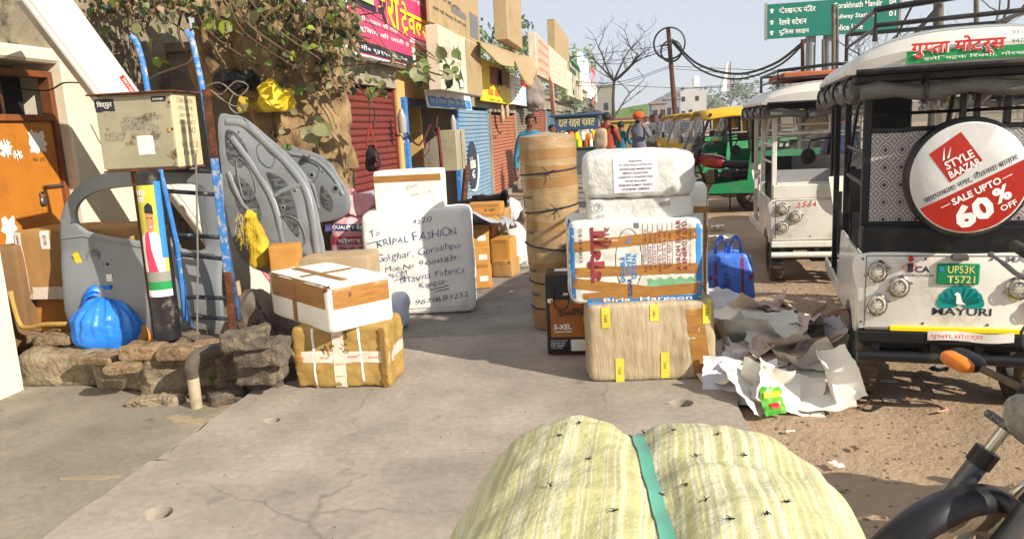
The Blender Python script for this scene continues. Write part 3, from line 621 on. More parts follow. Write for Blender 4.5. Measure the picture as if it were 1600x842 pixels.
for u in (1267, 1294):
    q = AY(u, 60, ys_ + .2); bm = NB(); tb(bm, [V((q.x, q.y, GZ)) - rs.location, V((q.x, q.y, At.z)) - rs.location], .13, 12); ob('column', bm, mat('galvanised', '8d9298', '7e8389', sc=4, rough=.5, metal=.4), rs, sm=True)
# far white building with tank
yb = 120.0; a = AY(1063, 200, yb); b = AY(1104, 200, yb); wb = mat('far_white', 'b9b8b2', 'aaa9a4', sc=.3, rough=.9)
fb = thing('white_building', 'far white block building with stair head and roof tank', 'building', ((a.x + b.x) / 2, yb, 0)); w = (b.x - a.x) / 2; h = AY(1080, 142, yb).z
bm = NB(); bx(bm, -w, w, 0, 12, 0, h, .05); ob('wall', bm, wb, fb); bm = NB(); bx(bm, -w * .7, w * .35, 1, 8, h + .002, AY(1080, 134, yb).z, .05); ob('stair_head', bm, wb, fb)
bm = NB(); lathe(bm, [(0, 0), (.55, 0), (.55, 1.2), (.4, 1.4), (0, 1.5)], 12, place(w * .3, 3, AY(1080, 134, yb).z)); ob('water_tank', bm, K['wp'], fb, sm=True)
for i, (x, z) in enumerate(((-.75, .8), (-.2, .45), (.3, .8), (-.75, .42), (.5, .3))):
    bm = NB(); bx(bm, x * w - .25, x * w + .25, -.05, .1, z * h - .4, z * h + .3); ob('window', bm, K['dark'], fb)
for i, (u0, u1, vt, yy, c, lab) in enumerate(((1018, 1042, 163, 100, '8d8078', 'small far pink brick house right of the green hoarding'), (1040, 1064, 156, 118, '7f8790', 'grey far building left of the white block'), (1106, 1200, 182, 130, '9a958c', 'long low far building right of the white block'), (700, 960, 150, 110, '8f8a80', 'far block behind the shop row'))):
    a, b = AY(u0, 200, yy), AY(u1, 200, yy); h = AY(u0, vt, yy).z; t = thing('far_building', lab, 'building', ((a.x + b.x) / 2, yy, 0)); w = (b.x - a.x) / 2
    mm = mat('far_b' + str(i), c, rough=.9); bm = NB(); bx(bm, -w, w, 0, 8, 0, h, .05); ob('wall', bm, mm, t); bm = NB(); bx(bm, -w - .15, w + .15, -.15, 8.15, h + .002, h + .25); ob('roof', bm, mm, t)
    for k in range(max(2, int(w))):
        bm = NB(); x = -w + (k + .5) * 2 * w / max(2, int(w)); bx(bm, x - .3, x + .3, -.03, .1, h * .5, h * .5 + 1); ob('window', bm, K['dark'], t)
# green hoarding
yy = 75.0; a = AY(968, 182, yy); b = AY(1012, 180, yy); hd = thing('green_hoarding', 'green hoarding with dark script above the maroon bus shelter', 'hoarding', (a.x, yy, 0)); w = b.x - a.x
z0, z1 = AY(990, 183, yy).z, AY(1000, 163, yy).z; bm = prism([[(-1, z0), (w, z0), (w, z1), (w * .3, z1 - .2), (-1, z1 - .7)]], .1); bmesh.ops.transform(bm, matrix=Matrix.Rotation(math.pi / 2, 4, 'X'), verts=bm.verts); ob('board', bm, mat('hoarding_green', '5f7a3c', '6b8646', sc=.5, rough=.6), hd)
txt(hd, 'Fresh', FRONT(w * .6, -.12, (z0 + z1) / 2), mat('dark_green_print', '24402a', rough=.6), w=w * .42)
for x in (0, w): bm = NB(); tb(bm, [(x, .06, 0), (x, .06, z0 + .2)], .1, 6); ob('post', bm, K['steel'], hd)
# maroon bus shelter, a long low canopy with glazed bays
yy = 48.0; a = AY(938, 190, yy); b = AY(1100, 184, yy); sh = thing('bus_shelter', 'long low shelter with maroon roof band and dark glazed bays behind the crowd', 'shelter', (a.x, yy, GZ)); w = b.x - a.x; z1 = AY(1000, 181, yy).z; z0 = AY(1000, 192, yy).z
mar = mat('maroon_band', '7a4a50', '6d4148', sc=1, rough=.5)
bm = NB(); bx(bm, 0, w, -.1, 3, z0, z1, .05); ob('roof_band', bm, mar, sh); bm = NB(); bx(bm, 0, w, .5, 2.6, 0, .9); ob('base_wall', bm, mat('shelter_base', '8a8580', rough=.8), sh)
n = 9
for i in range(n + 1): bm = NB(); bx(bm, i * w / n - .05, i * w / n + .05, .3, .4, 0, z0); ob('post', bm, K['blk'], sh)
for i in range(n): bm = NB(); bx(bm, i * w / n + .06, (i + 1) * w / n - .06, .5, .53, .92, z0 - .02); ob('pane', bm, mat('shelter_glass', '4a5a66', rough=.15), sh)
# hill
bm = NB(); yh = 420.0; hc = AY(1065, 190, yh); grid(bm, lambda s_, t_: V((hc.x + (s_ - .5) * 120, yh + (t_ - .5) * 80, max(0, 16 * math.exp(-((s_ - .5) * 4.6) ** 2 - ((t_ - .5) * 3.2) ** 2)) * (1 + .12 * noise.fractal(V((s_ * 14, t_ * 8, 1)), 1, 2, 4)) - .3)), 60, 24)
ST(ob('hill', bm, mat('hill_green', '4a5548', '5a6352', sc=.15, rough=1, bump=1, bsc=.4, bdist=1), sm=True))
# ---- trees
def branch_tree(name, label, base, h, spread, seed, m, depth=4, r0=.16, lean=(0, 0), n0=5, group='bare trees'):
    rr = random.Random(seed); t = thing(name, label, 'tree', base, group=group); tr = NB(); cr = NB(); tips = []
    def grow(p, d, L, r, k):
        pts = [p]; q = p.copy(); dd = d.copy()
        for i in range(4):
            dd = (dd + V((rr.uniform(-.22, .22), rr.uniform(-.22, .22), rr.uniform(-.06, .16)))).normalized(); q = q + dd * L / 4; pts.append(q.copy())
        tb(tr if k == 0 else cr, pts, [r, r * .85, r * .72, r * .6, r * .5], 7 if k < 2 else 4)
        if k >= depth: tips.append(q); return
        for i in range(n0 if k == 0 else rr.choice((2, 3, 3))):
            s = pts[rr.choice((2, 3, 4, 4))] if k else pts[rr.choice((1, 2, 3, 4, 4))]; a = rr.uniform(0, 6.28); nd = (dd * rr.uniform(.35, .8) + V((math.cos(a), math.sin(a), rr.uniform(-.1, .5))) * spread).normalized(); grow(s, nd, L * rr.uniform(.45, .68), r * .48, k + 1)
    grow(V((0, 0, 0)), V((lean[0], lean[1], 1)).normalized(), h * .62, r0, 0)
    ob('trunk', tr, m, t, sm=True); ob('crown', cr, m, t); return t, tips
bark = mat('bark_grey', '4a423a', '3a332c', sc=6, rough=.95)
q = AY(952, 215, 40); branch_tree('bare_tree', 'bare leafless tree against the sky right of the shop row', (q.x, 40, GZ), 6.0, .8, 5, bark, depth=4, r0=.13, n0=9)
q = AY(1500, 215, 45); branch_tree('bare_tree', 'bare twiggy tree behind the black rickshaw roof rack', (q.x, 45, GZ), 9.5, .8, 9, bark, depth=5, r0=.16, n0=7)
q = AY(1330, 215, 60); branch_tree('bare_tree', 'bare twiggy tree behind the direction sign columns', (q.x, 60, GZ), 8.5, .8, 15, bark, depth=5, r0=.15, n0=7)
gleaf = leafmat('leaf_fresh', '6f8a3a', '587a2c'); dleaf = leafmat('leaf_dark', '2f4a26', '3d5a2c')
def leafy(label, base, h, rad, n, size, m, seed):
    rr = random.Random(seed); t, tips = branch_tree('leafy_tree', label, base, h, .8, seed, bark, depth=3, r0=.12, group='leafy trees behind the shops')
    bm = NB(); cl = [tp + V((rr.gauss(0, .3), rr.gauss(0, .3), rr.gauss(0, .3))) * rad for tp in tips for _ in range(2)]
    for _ in range(n):
        c = rr.choice(cl) + V((rr.gauss(0, .22), rr.gauss(0, .22), rr.gauss(0, .2))) * rad; ax = V((rr.gauss(0, 1), rr.gauss(0, 1), rr.gauss(0, 1))).normalized(); b2 = ax.orthogonal().normalized(); s = size * rr.uniform(.6, 1.3)
        poly(bm, [c - ax * s, c + b2 * s * .45, c + ax * s, c - b2 * s * .45])
    o = ob('foliage', bm, m, t); o['kind'] = 'stuff'
for i, (u, vt, n, rad, m, lab) in enumerate(((766, 52, 900, .7, gleaf, 'fresh green bush rising behind the tan hoarding'), (826, 62, 900, .8, dleaf, 'dark leafy tree behind the peach sign'), (899, 88, 900, .9, gleaf, 'bright green tree between far shop signs'), (752, 36, 260, .8, gleaf, 'thin twiggy green tree above the shop roofs'))):
    q = AX(u, vt, -6.6); leafy(lab, (q.x, q.y, 0), q.z * .95, rad * q.y / 30, n, .0042 * q.y, m, 30 + i)
ordn = ['first', 'second', 'third', 'fourth', 'fifth', 'sixth', 'seventh', 'eighth', 'ninth']
for i in range(9):
    u = 1100 + i * 62; y = 150 + (i * 37) % 60; q = AY(u, 200, y); leafy(f'hazy far skyline tree, {ordn[i]} to the right of the white building', (q.x, y, 0), 5 + (i * 3) % 4, 3.2, 500, .6, mat('far_leaf', '5a6450', '66705a', sc=.2, rough=1), 60 + i)
# flag
q = AY(1141, 200, 70); fl = thing('flag_pole', 'thin far pole with a limp white flag', 'flag', (q.x, 70, GZ)); bm = NB(); tb(bm, [(0, 0, 0), (0, 0, 6.2)], .05, 6); ob('pole', bm, K['steel'], fl)
bm = NB(); grid(bm, lambda s_, t_: V((-.9 * s_ * (.4 + t_ * .6) , .12 * math.sin(s_ * 6), 5.9 - t_ * 2.2 + s_ * .3 * (1 - t_))), 8, 8); ob('flag', bm, K['wp'], fl)
# ================================================================== PARCELS: helper
def pbox(name, label, cat, u0, u1, vb, vt, Y, d, m, rz=0, k=26, n=14, amp=.006, fr_=4, seed=0, wr=0, wfr=12, z0=None, group=None, top=1.0, bulge=0.0):
    uc = (u0 + u1) / 2; Y = YY(uc, Y); a, b = AY(u0, (vb + vt) / 2, Y), AY(u1, (vb + vt) / 2, Y); w = b.x - a.x; zb = AY(uc, vb, Y).z if z0 is None else z0; h = AY(uc, vt, Y).z - zb
    w = w / max(.5, math.cos(rz))
    bm = soft(w, d, h, k, n, amp, fr_, seed, wr, wfr, top, bulge)
    c = V(((a.x + b.x) / 2, Y, 0)); off = Matrix.Rotation(rz, 3, 'Z') @ V((0, d / 2, 0)); c += off
    o = ob(name, bm, m, M=place(c.x, c.y, zb, rz), sm=True, ang=50); T(o, label, cat, group); o['w'] = w; o['d'] = d; o['h'] = h; return o
def fF(o, a, b, dy=0): return FRONT(o['w'] * (a - .5), -o['d'] / 2 - dy, o['h'] * b)
def fR(o, a, b): return RIGHT(o['w'] / 2, o['d'] * (a - .5), o['h'] * b)
def fT(o, a, b): return TOP(o['w'] * (a - .5), o['d'] * (b - .5), o['h'])
def tape(o, side, a0, b0, a1, b1, wd, m, bvh, name='tape', n=10):     # strip from fraction point to fraction point on a face
    f = {'F': fF, 'R': fR, 'T': fT}[side]; A, Bq = f(o, a0, b0), f(o, a1, b1); p, q = A.translation, Bq.translation; up = (A.to_3x3() @ V((0, 0, 1))).cross(q - p)
    return patch(o, fr((p + q) / 2, q - p, up), (q - p).length, wd, m, name, bvh, n=n, m=2, off=.0025, ragged=.004, seed=a0 * 9 + b0)
# ================================================================== LEFT SIDE: masonry, stones
mort = mat('mortar', '9a8a72', '84765f', sc=6, rough=.95, bump=1, bsc=18, dirt='675b48', dsc=7, dlo=.48, dhi=.68, bdist=.05)
brickm = mat('old_brick', 'a08868', '876f54', sc=12, rough=.95, bump=1, bsc=24, dirt='5f503e', dsc=10, dlo=.48, dhi=.66, bdist=.05)
def blob(sx, sy, sz, **k): return soft(sx, sy, sz, **k)
q = G(95, 612, GZ); pl = thing('masonry_plinth', 'low broken mortar plinth along the white pier carrying the blue bag', 'plinth', (q.x, q.y + .25, GZ))
for i, (du, x, y, w, d, h, rz) in enumerate(((0, -.05, .05, .66, .52, .25, .1), (0, .44, .06, .46, .6, .2, -.05), (0, .3, .75, 1.5, 1.0, .22, 0))):
    ob('mortar', soft(w, d, h, k=8, n=16, amp=.03, fr=6, seed=i, wr=.008, wfr=15), mort, pl, M=place(x, y, 0, rz), sm=True)
for i, (u, v, w, d, h, rz) in enumerate(((82, 540, .26, .15, .07, .15), (130, 566, .26, .15, .05, -.1), (168, 580, .2, .13, .05, .3), (62, 535, .2, .16, .06, .5))):
    q = G(u, v, .2); ob('brick', soft(w, d, h, k=9, n=9, amp=.012, fr=12, seed=i + 9, wr=.004, wfr=25), brickm, pl, M=place(q.x - pl.location.x, q.y - pl.location.y + (.05, .16, .14, .05)[i], (.26, .21, .21, .26)[i], rz), sm=True)
q0, q1 = G(180, 636, GZ), G(328, 615, GZ); bl = thing('masonry_block', 'crumbling mortar block topped by loose bricks under the meter box', 'masonry block', ((q0.x + q1.x) / 2, (q0.y + q1.y) / 2 + .02, GZ))
ob('mortar', soft((q1 - q0).length, 1.0, .27, k=9, n=20, amp=.03, fr=6, seed=3, top=.95, wr=.008, wfr=14), mort, bl, M=place(-.12, .5, 0, math.atan2(q1.y - q0.y, q1.x - q0.x)), sm=True)
for i, (u, v, w, rz) in enumerate(((215, 552, .25, .1), (272, 553, .24, .13), (318, 548, .2, .2))):
    q = G(u, v, .24); ob('brick', soft(w, .17, .085, k=10, n=10, amp=.010, fr=14, seed=i + 20, wr=.004, wfr=25), brickm, bl, M=place(q.x - bl.location.x, q.y - bl.location.y + .07, .255, rz), sm=True)
for i, (u, v, w, rz) in enumerate(((258, 527, .26, .3), (318, 525, .3, -.2), (290, 518, .22, .6))):
    q = G(u, v, .28); ob('brick', blob(w, .16, .05, k=6, n=9, amp=.014, fr=9, seed=i + 30), mat('brick_dark', '6f6252', '5c5144', sc=6, rough=.95, bump=.7, bsc=30), bl, M=place(q.x - bl.location.x, q.y - bl.location.y + .05, .27 + .005 * i, rz), sm=True)
stonem = mat('dark_stone', '6b6054', '544b42', sc=5, rough=.95, bump=1, bsc=18, dirt='8c7d66', dsc=9, dlo=.5, dhi=.68, bdist=.05)
for i, (u, v, w, d, h, rz, z, lab) in enumerate(((372, 541, .27, .2, .1, .35, .33, 'slab-like grey brick on top of the stone heap'), (398, 566, .3, .25, .12, .2, .21, 'second dark stone from the top of the heap'), (398, 592, .27, .24, .14, .05, .08, 'squared dark stone in the middle of the heap'), (352, 585, .2, .22, .17, .4, .05, 'rounded dark stone beside the pipe'), (385, 612, .46, .3, .11, .0, -.06, 'broad flat stone at the foot of the heap'), (440, 585, .2, .22, .12, -.3, .0, 'dark stone under the brown sack'), (345, 628, .22, .14, .07, .6, -.06, 'small broken brick at the drain edge'), (232, 634, .2, .12, .06, .3, -.05, 'pale mortar lump lying before the masonry block'), (262, 632, .14, .1, .06, -.2, -.05, 'small pale rubble piece left of the pipe'), (208, 637, .1, .07, .04, .2, -.05, 'tiny rubble chip at the apron edge'))):
    q = G(u, v, z + h * .3); T(ob('stone', soft(w * .92, d, h, k=14, n=14, amp=.022, fr=9, seed=i + 40, wr=.007, wfr=22), stonem if i < 7 else mort, M=place(q.x, q.y + d / 2, z, rz), sm=True), lab, 'stone', 'stones by the drain')
# soil in the drain gap
q = G(370, 630, -.05); bm = soft(.9, .6, .06, 4, 12, .02, 6, 5); ST(ob('soil', bm, mat('soil', '5c4e3e', '4a3e32', sc=8, rough=1, bump=.8, bsc=40), M=place(q.x - .0, q.y + .35, -.075), sm=True))
# drain pipe with elbow
pp = G(308, 640, -.05); pipem = mat('pvc_pipe', 'b5a992', 'a3967e', sc=6, rough=.7, dirt='766a56', dsc=7, dlo=.5, dhi=.75)
dp = thing('drain_pipe', 'cream plastic drain pipe with dark taped elbow coming out of the masonry', 'pipe', (pp.x, pp.y, -.07))
bm = NB(); tb(bm, [(0, 0, 0), (0, 0, .24)], .034, 16); ob('pipe', bm, pipem, dp, sm=True)
bm = NB(); tb(bm, smooth_pts([(0, 0, .22), (0, 0, .29), (.02, .03, .335), (.07, .09, .35), (.12, .14, .35)], 4), [.036] * 3 + [.042] * 14, 16); ob('elbow', bm, mat('pipe_tape', '5f574a', '4c453b', sc=20, rough=.8, bump=.7, bsc=40), dp, sm=True)
bm = NB(); tb(bm, [(.1, .12, .35), (.2, .24, .35)], .034, 14); ob('inlet', bm, pipem, dp, sm=True)
# small weed
q = G(333, 592, .05); wd = thing('weed', 'small bright green weed growing beside the drain pipe', 'plant', (q.x, q.y, .0)); wl = leafmat('weed_leaf', '6f9a2c', '5a8a24')
bm = NB(); tb(bm, [(0, 0, -.03), (.005, 0, .07)], .003, 5); ob('stem', bm, wl, wd)
for i in range(11):
    a = i * 2.4; L = .045; z = .03 + .005 * i; d = V((math.cos(a), math.sin(a), .5 - .05 * i)).normalized(); s = d.cross(V((0, 0, 1))).normalized(); c = V((0, 0, z)); bm = NB()
    poly(bm, [c, c + d * L * .5 + s * .012, c + d * L, c + d * L * .5 - s * .012]); ob('leaf', bm, wl, wd)
# ================================================================== ladder, meter box, poster pole
YL = 4.02
def PB(u, v, y=YL): return AYr(u, v, y)
blue = mat('blue_paint', '2f6fb4', '3a7cc2', sc=10, rough=.55, bump=.5, bsc=45, dirt='a9a8a4', dsc=22, dlo=.50, dhi=.60)
navy = mat('blue_worn', '24405f', '2c5a92', sc=9, rough=.6, bump=.5, bsc=45, dirt='2a2a2c', dsc=11, dlo=.42, dhi=.6)
q = PB(330, 515); lad = thing('iron_ladder', 'blue painted iron ladder with bent rail tops and dark worn rungs', 'ladder', (q.x, q.y + .12, .2))
def L(p): return p - lad.location
A = [L(PB(u, v, YL + .16)) for u, v in ((205, 58), (213, 66), (222, 95), (232, 150), (250, 262), (275, 385), (300, 510))]
Bq = [L(PB(u, v, YL + .16)) for u, v in ((291, 50), (299, 60), (306, 90), (318, 148), (335, 265), (356, 390), (374, 500))]
bm = NB(); tb(bm, smooth_pts(A, 4), .017, 10); ob('rail', bm, navy, lad, sm=True); bm = NB(); tb(bm, smooth_pts(Bq, 4), .017, 10); ob('rail', bm, navy, lad, sm=True)
for pts in (A, Bq): bm = NB(); tb(bm, smooth_pts(pts[:5], 4), .0185, 10); ob('rail_top', bm, blue, lad, sm=True)
for i, (v0, v1) in enumerate(((266, 268), (298, 304), (367, 371), (397, 405), (463, 466), (494, 499))):
    f = lambda P, v: next((P[j].lerp(P[j + 1], (v - PX(P[j] + lad.location)[1]) / (PX(P[j + 1] + lad.location)[1] - PX(P[j] + lad.location)[1])) for j in range(len(P) - 1) if PX(P[j] + lad.location)[1] <= v <= PX(P[j + 1] + lad.location)[1]), P[-1])
    bm = NB(); tb(bm, [f(A, v0), f(Bq, v1)], .014, 10); ob('rung', bm, mat('rung_worn', '25262a', '39414c', sc=12, rough=.6, bump=.4, bsc=50, dirt='8f8b84', dsc=16, dlo=.58, dhi=.68), lad, sm=True)
bm = NB(); tb(bm, [L(PB(250, 265, YL + .02)), L(PB(276, 380, YL + .05)), L(PB(290, 500, YL + .1))], .016, 8); ob('brace', bm, bluep, lad, sm=True)
# stand of two angle irons with the meter box
q = PB(300, 525); st = thing('meter_stand', 'pair of angle iron posts, rusty left and blue right, holding the meter box', 'stand', (q.x, q.y, .2))
def angle(pts, m, s=.035):
    for k in range(len(pts) - 1):
        a, b = pts[k] - st.location, pts[k + 1] - st.location; bm = NB(); x = V((1, 0, 0)); y = V((0, 1, 0)); t = .005
        for d1, d2 in ((x * s, y * t), (x * t, y * s)):
            vs = [a, a + d1, a + d1 + d2, a + d2, b, b + d1, b + d1 + d2, b + d2]; vv = [bm.verts.new(q) for q in vs]
            for f in ((0, 1, 2, 3), (4, 5, 6, 7), (0, 1, 5, 4), (1, 2, 6, 5), (2, 3, 7, 6), (3, 0, 4, 7)): bm.faces.new([vv[i] for i in f])
        ob('post', bm, m[k], st)
angle([PB(315, 140, 4.06), PB(328, 248, 4.06), PB(349, 425, 4.06), PB(358, 520, 4.06)], [K['rust'], blue, K['rust']], .052)
angle([PB(203, 262, 4.1), PB(222, 400, 4.1), PB(240, 530, 4.1)], [K['rust'], K['rust']], .035)
bm = NB(); tb(bm, [PB(306, 240, 4.05) - st.location, PB(309, 400, 4.05) - st.location, PB(308, 530, 4.05) - st.location], .006, 8); ob('conduit', bm, mat('conduit_grey', '7d766c', '6a645c', sc=8, rough=.6), st, sm=True)
YM = YY(215, 4.05)
a, b = AY(157, 205, YM), AY(271, 205, YM); zb, ztm = AY(215, 265, YM).z, AY(215, 147, YM).z; mw = b.x - a.x; mh = ztm - zb
mbm = mat('meter_paint', '9b947c', '8b8570', sc=5, rough=.55, dirt='5a4630', dsc=9, dlo=.56, dhi=.64)
mbs = mat('meter_cream', 'cdbf98', 'bfb088', sc=4, rough=.55, dirt='8f7f5c', dsc=8, dlo=.62, dhi=.75)
mb = T(ob('meter_box', bx(NB(), 0, mw, 0, .3, 0, mh, .006), mbs, M=place(a.x, YM, zb, .05)), 'rusty beige electric meter box covered in scribbled numbers beside the ladder', 'meter box')
bm = NB(); bx(bm, -.004, mw - .01, -.012, -.001, .008, mh - .012, .003); dr = ob('door', bm, mbm, mb)
bm = NB(); bx(bm, -.035, mw + .03, -.05, .33, mh + .001, mh + .012, .003); ob('lid', bm, K['rust'], mb); bm = NB(); bx(bm, -.01, mw + .01, -.015, .31, -.012, -.001, .002); ob('base_rail', bm, K['rust'], mb)
bm = NB(); bx(bm, mw * .92, mw * .95, -.02, -.0125, mh * .48, mh * .54, .002); ob('latch', bm, mat('brass', 'b89c5a', rough=.4, metal=.7), mb)
patch(dr, FRONT(mw * .12, -.012, mh * .87), mw * .26, mh * .16, K['ink'], 'sticker', n=4, m=4, ragged=.01); txt(dr, 'विद्युत', FRONT(mw * .12, -.0155, mh * .88), K['wp'], w=mw * .2); txt(dr, 'POWER', FRONT(mw * .84, -.0165, mh * .92), K['wp'], w=mw * .14)
patch(dr, FRONT(mw * .84, -.012, mh * .92), mw * .19, mh * .07, K['ink'], 'sticker'); patch(dr, FRONT(mw * .60, -.012, mh * .32), mw * .22, mh * .25, K['paper'], 'paper_sticker', ragged=.004, n=4, m=4)
for i, (t, x, z, w) in enumerate((('7524674150', .5, .62, .42), ('9234567287187', .62, .68, .5), ('8858566206', .55, .56, .5), ('9415284', .2, .48, .26), ('9026547', .2, .42, .26), ('2150', .7, .42, .15))): txt(dr, t, FRONT(mw * x, -.0135, mh * z), K['grey'], w=mw * w, off=-.014, wob=.06, seed=i)
for i in range(3): bm = NB(); bx(bm, 0, .012, 0, .006, 0, .016, .002, FRONT(mw * .96, -.014, mh * (.15, .5, .85)[i]) @ Matrix.Rotation(-math.pi / 2, 4, 'X')); ob('hinge', bm, K['rust'], mb)
for i, t in enumerate(('7306513036', '9 दिन 200 UK', '8381 कमरा 2', '9451 201 8473', '8115 1542', '', '94530 221', '8726501409')):
    if t: txt(mb, t, RIGHT(mw + .001, .15, mh * (.9 - .1 * i)) @ Matrix.Translation((0, 0, .001)), K['grey'], w=.2 - .02 * (i % 3), off=-.012, wob=.06, seed=i + 20)
# black pipe with poster
def pc(v): return PB(0, v, 4.0).z
c0, c1 = PB(264, 528, 4.02), PB(232, 270, 4.02); bpp = thing('poster_pole', 'thick black plastic pipe wrapped in a yellow and green election poster', 'pipe', (c0.x, c0.y, c0.z))
ax = (c1 - c0); bm = NB(); tb(bm, [V((0, 0, 0)), ax], .078, 24); ob('pipe', bm, mat('black_pipe', '1b1a1c', '262426', sc=8, rough=.4, dirt='6b6358', dsc=9, dlo=.56, dhi=.68), bpp, sm=True)
axn = ax.normalized(); e1 = V((1, 0, 0)) - axn * axn.x; e1.normalize(); e2 = e1.cross(axn)
if e2.y > 0: e2 = -e2
LL = ax.length
def cyl(s_, t_, r=.0795):            # s: -1..1 across the front, t: height fraction
    th = s_ * 1.35; return axn * (LL * t_) + e1 * (math.sin(th) * r) + e2 * (math.cos(th) * r)
def cpatch(name, s0, s1, t0, t1, m, r, nx=12, nz=2, fn=None):
    bm = NB(); grid(bm, lambda a, b: cyl(s0 + (s1 - s0) * a, (t0 + (t1 - t0) * b) + (fn(a, b) if fn else 0), r), nx, nz); return ob(name, bm, m, bpp, sm=True)
cpatch('poster', -1, 1, .27, .93, mat('poster_lime', 'b8b428', 'c8c860', sc=3, rough=.35), .0795, 12, 6); cpatch('poster_blue_edge', .62, 1, .5, .95, K['sky'], .0812); cpatch('poster_base', -1, 1, .27, .31, K['wp'], .0803, nz=1); cpatch('poster_band', -1, 1, .31, .36, K['grn'], .0803, nz=1)
cpatch('poster_lower', -1, 1, .36, .42, mat('poster_grey', '8a8880', rough=.4), .0803)
def cpoly(name, pts, m, r):
    bm = prism([pts], .0002); 
    for s_ in [i * .1 - .95 for i in range(20)]: bmesh.ops.bisect_plane(bm, geom=bm.verts[:] + bm.edges[:] + bm.faces[:], plane_co=(s_, 0, 0), plane_no=(1, 0, 0))
    for v in bm.verts: v.co = cyl(v.co.x, v.co.y, r + v.co.z)
    return ob(name, bm, m, bpp)
cpoly('figure_shirt', [(-.7, .42), (.75, .42), (.7, .6), (.45, .655), (-.1, .66), (-.62, .62)], K['wp'], .0806); cpoly('figure_scarf', [(-.25, .42), (.35, .42), (.1, .55), (.05, .67), (-.2, .65), (-.32, .55)], mat('scarf_pink', 'd83a5a', rough=.5), .081)
cpoly('figure_face', [(.0, .675), (.12, .65), (.3, .66), (.4, .70), (.4, .765), (.0, .775), (-.04, .72)], mat('print_skin', 'b5805c', rough=.4), .0812); cpoly('figure_cap', [(-.05, .77), (.42, .76), (.4, .81), (.2, .83), (-.02, .81)], K['ink'], .0815)
for s_, t_, w in ((.1, .74, .05), (.28, .738, .05)): cpoly('figure_eye', [(s_ - w, t_ - .003), (s_ + w, t_ - .003), (s_ + w, t_ + .004), (s_ - w, t_ + .004)], K['ink'], .0818)
cpoly('figure_mouth', [(.12, .69), (.3, .692), (.24, .683)], K['wp'], .0818)
for i, (t, tt, w) in enumerate((('गात', .885, .75), ('राइट', .845, .6))):
    b2 = tbm(t, w=w, h=.032, off=.02)
    for v in b2.verts: v.co = cyl(-.25 + v.co.x, tt + v.co.y, .081)
    ob('lettering', b2, K['wp'], bpp)
# ================================================================== car body panels
primer = mat('grey_primer', '82868a', '777b80', sc=2.5, rough=.4, dirt='9a9484', dsc=2.5, dlo=.55, dhi=.85, spec=.4)
primed = mat('grey_primer_dark', '6d7175', '63676b', sc=3, rough=.5, dirt='8c8676', dsc=3, dlo=.55, dhi=.85)
def panel(name, label, outl, Y, th, m, lean, curve, holes=(), zc=None, cat='car panel', step=.05):
    Y = YY(sum(q[0] for q in outl) / len(outl), Y); P = [AY(u, v, Y) for u, v in outl]; cx = sum(p.x for p in P) / len(P); zb = min(p.z for p in P)
    pts = [(p.x - cx, p.z - zb) for p in smooth_pts(P, 4, True)]; hs = [[(p.x - cx, p.z - zb) for p in smooth_pts([AY(u, v, Y) for u, v in h], 4, True)] for h in holes]
    bm = prism([pts] + hs, th, th * .3)
    for ax_ in (0, 1):
        lo_ = min(v.co[ax_] for v in bm.verts); hi_ = max(v.co[ax_] for v in bm.verts); x = lo_ + step
        while x < hi_: bmesh.ops.bisect_plane(bm, geom=bm.verts[:] + bm.edges[:] + bm.faces[:], plane_co=[x if i == ax_ else 0 for i in range(3)], plane_no=[1 if i == ax_ else 0 for i in range(3)]); x += step
    for v in bm.verts: v.co.z += curve(v.co.x, v.co.y)
    M = Matrix.Translation((cx, Y, zb)) @ Matrix.Rotation(math.pi / 2 - lean, 4, 'X')
    o = ob(name, bm, m, M=M, sm=True, ang=35); T(o, label, cat); o['cx'] = cx; o['zb'] = zb; o['Y'] = Y; return o
def pl_(o, u, v, dz=0): p = AY(u, v, o['Y']); return V((p.x - o['cx'], p.z - o['zb'], dz))
cd = panel('car_side_shell', 'bare grey car door shell with window opening leaning behind the ladder', [(128, 520), (108, 440), (97, 385), (97, 335), (112, 302), (140, 278), (190, 267), (262, 264), (335, 268), (346, 300), (350, 420), (346, 520), (240, 528)], 4.29, .045, primer, .03, lambda x, y: .05 * math.sin(max(0, min(1, y / .62)) * 3.1) - .02 * x * x, [[(121, 345), (121, 324), (140, 305), (175, 295), (240, 290), (312, 291), (318, 330), (322, 388), (270, 386), (210, 375), (165, 368), (135, 360)]])
cbv = bvh_of(cd)
def onp(o, bv, u, v): p = pl_(o, u, v); h = bv.ray_cast(p + V((0, 0, .4)), V((0, 0, -1))); return h[0] if h[0] is not None else p
p = onp(cd, cbv, 152, 400); bm = NB(); lathe(bm, [(.05, .004), (.046, .008), (.04, .004), (.03, -.0), (0, .0)], 24, Matrix.Translation(p)); ob('handle_recess', bm, primed, cd, sm=True)
for u, v, r in ((176, 411, .011), (170, 411, .004)): p = onp(cd, cbv, u, v); bm = NB(); lathe(bm, [(r, .003), (0, .004)], 14, Matrix.Translation(p)); ob('lock_hole', bm, K['dark'], cd)
p = onp(cd, cbv, 129, 405); patch(cd, Matrix.Translation(p + V((0, 0, .003))) @ Matrix.Rotation(.35, 4, 'Z'), .05, .1, mat('yellow_tape', 'd3c030', rough=.5), 'yellow_tape', n=4, m=6, ragged=.01)
p = onp(cd, cbv, 182, 431); patch(cd, Matrix.Translation(p + V((0, 0, .003))), .045, .05, K['paper'], 'sticker', n=3, m=3, ragged=.008)
bm = NB(); tb(bm, [onp(cd, cbv, u, v) + V((0, 0, .002)) for u, v in ((100, 372), (135, 368), (170, 376), (215, 383), (270, 392), (340, 395))], .006, 6); ob('crease', bm, primer, cd, sm=True)
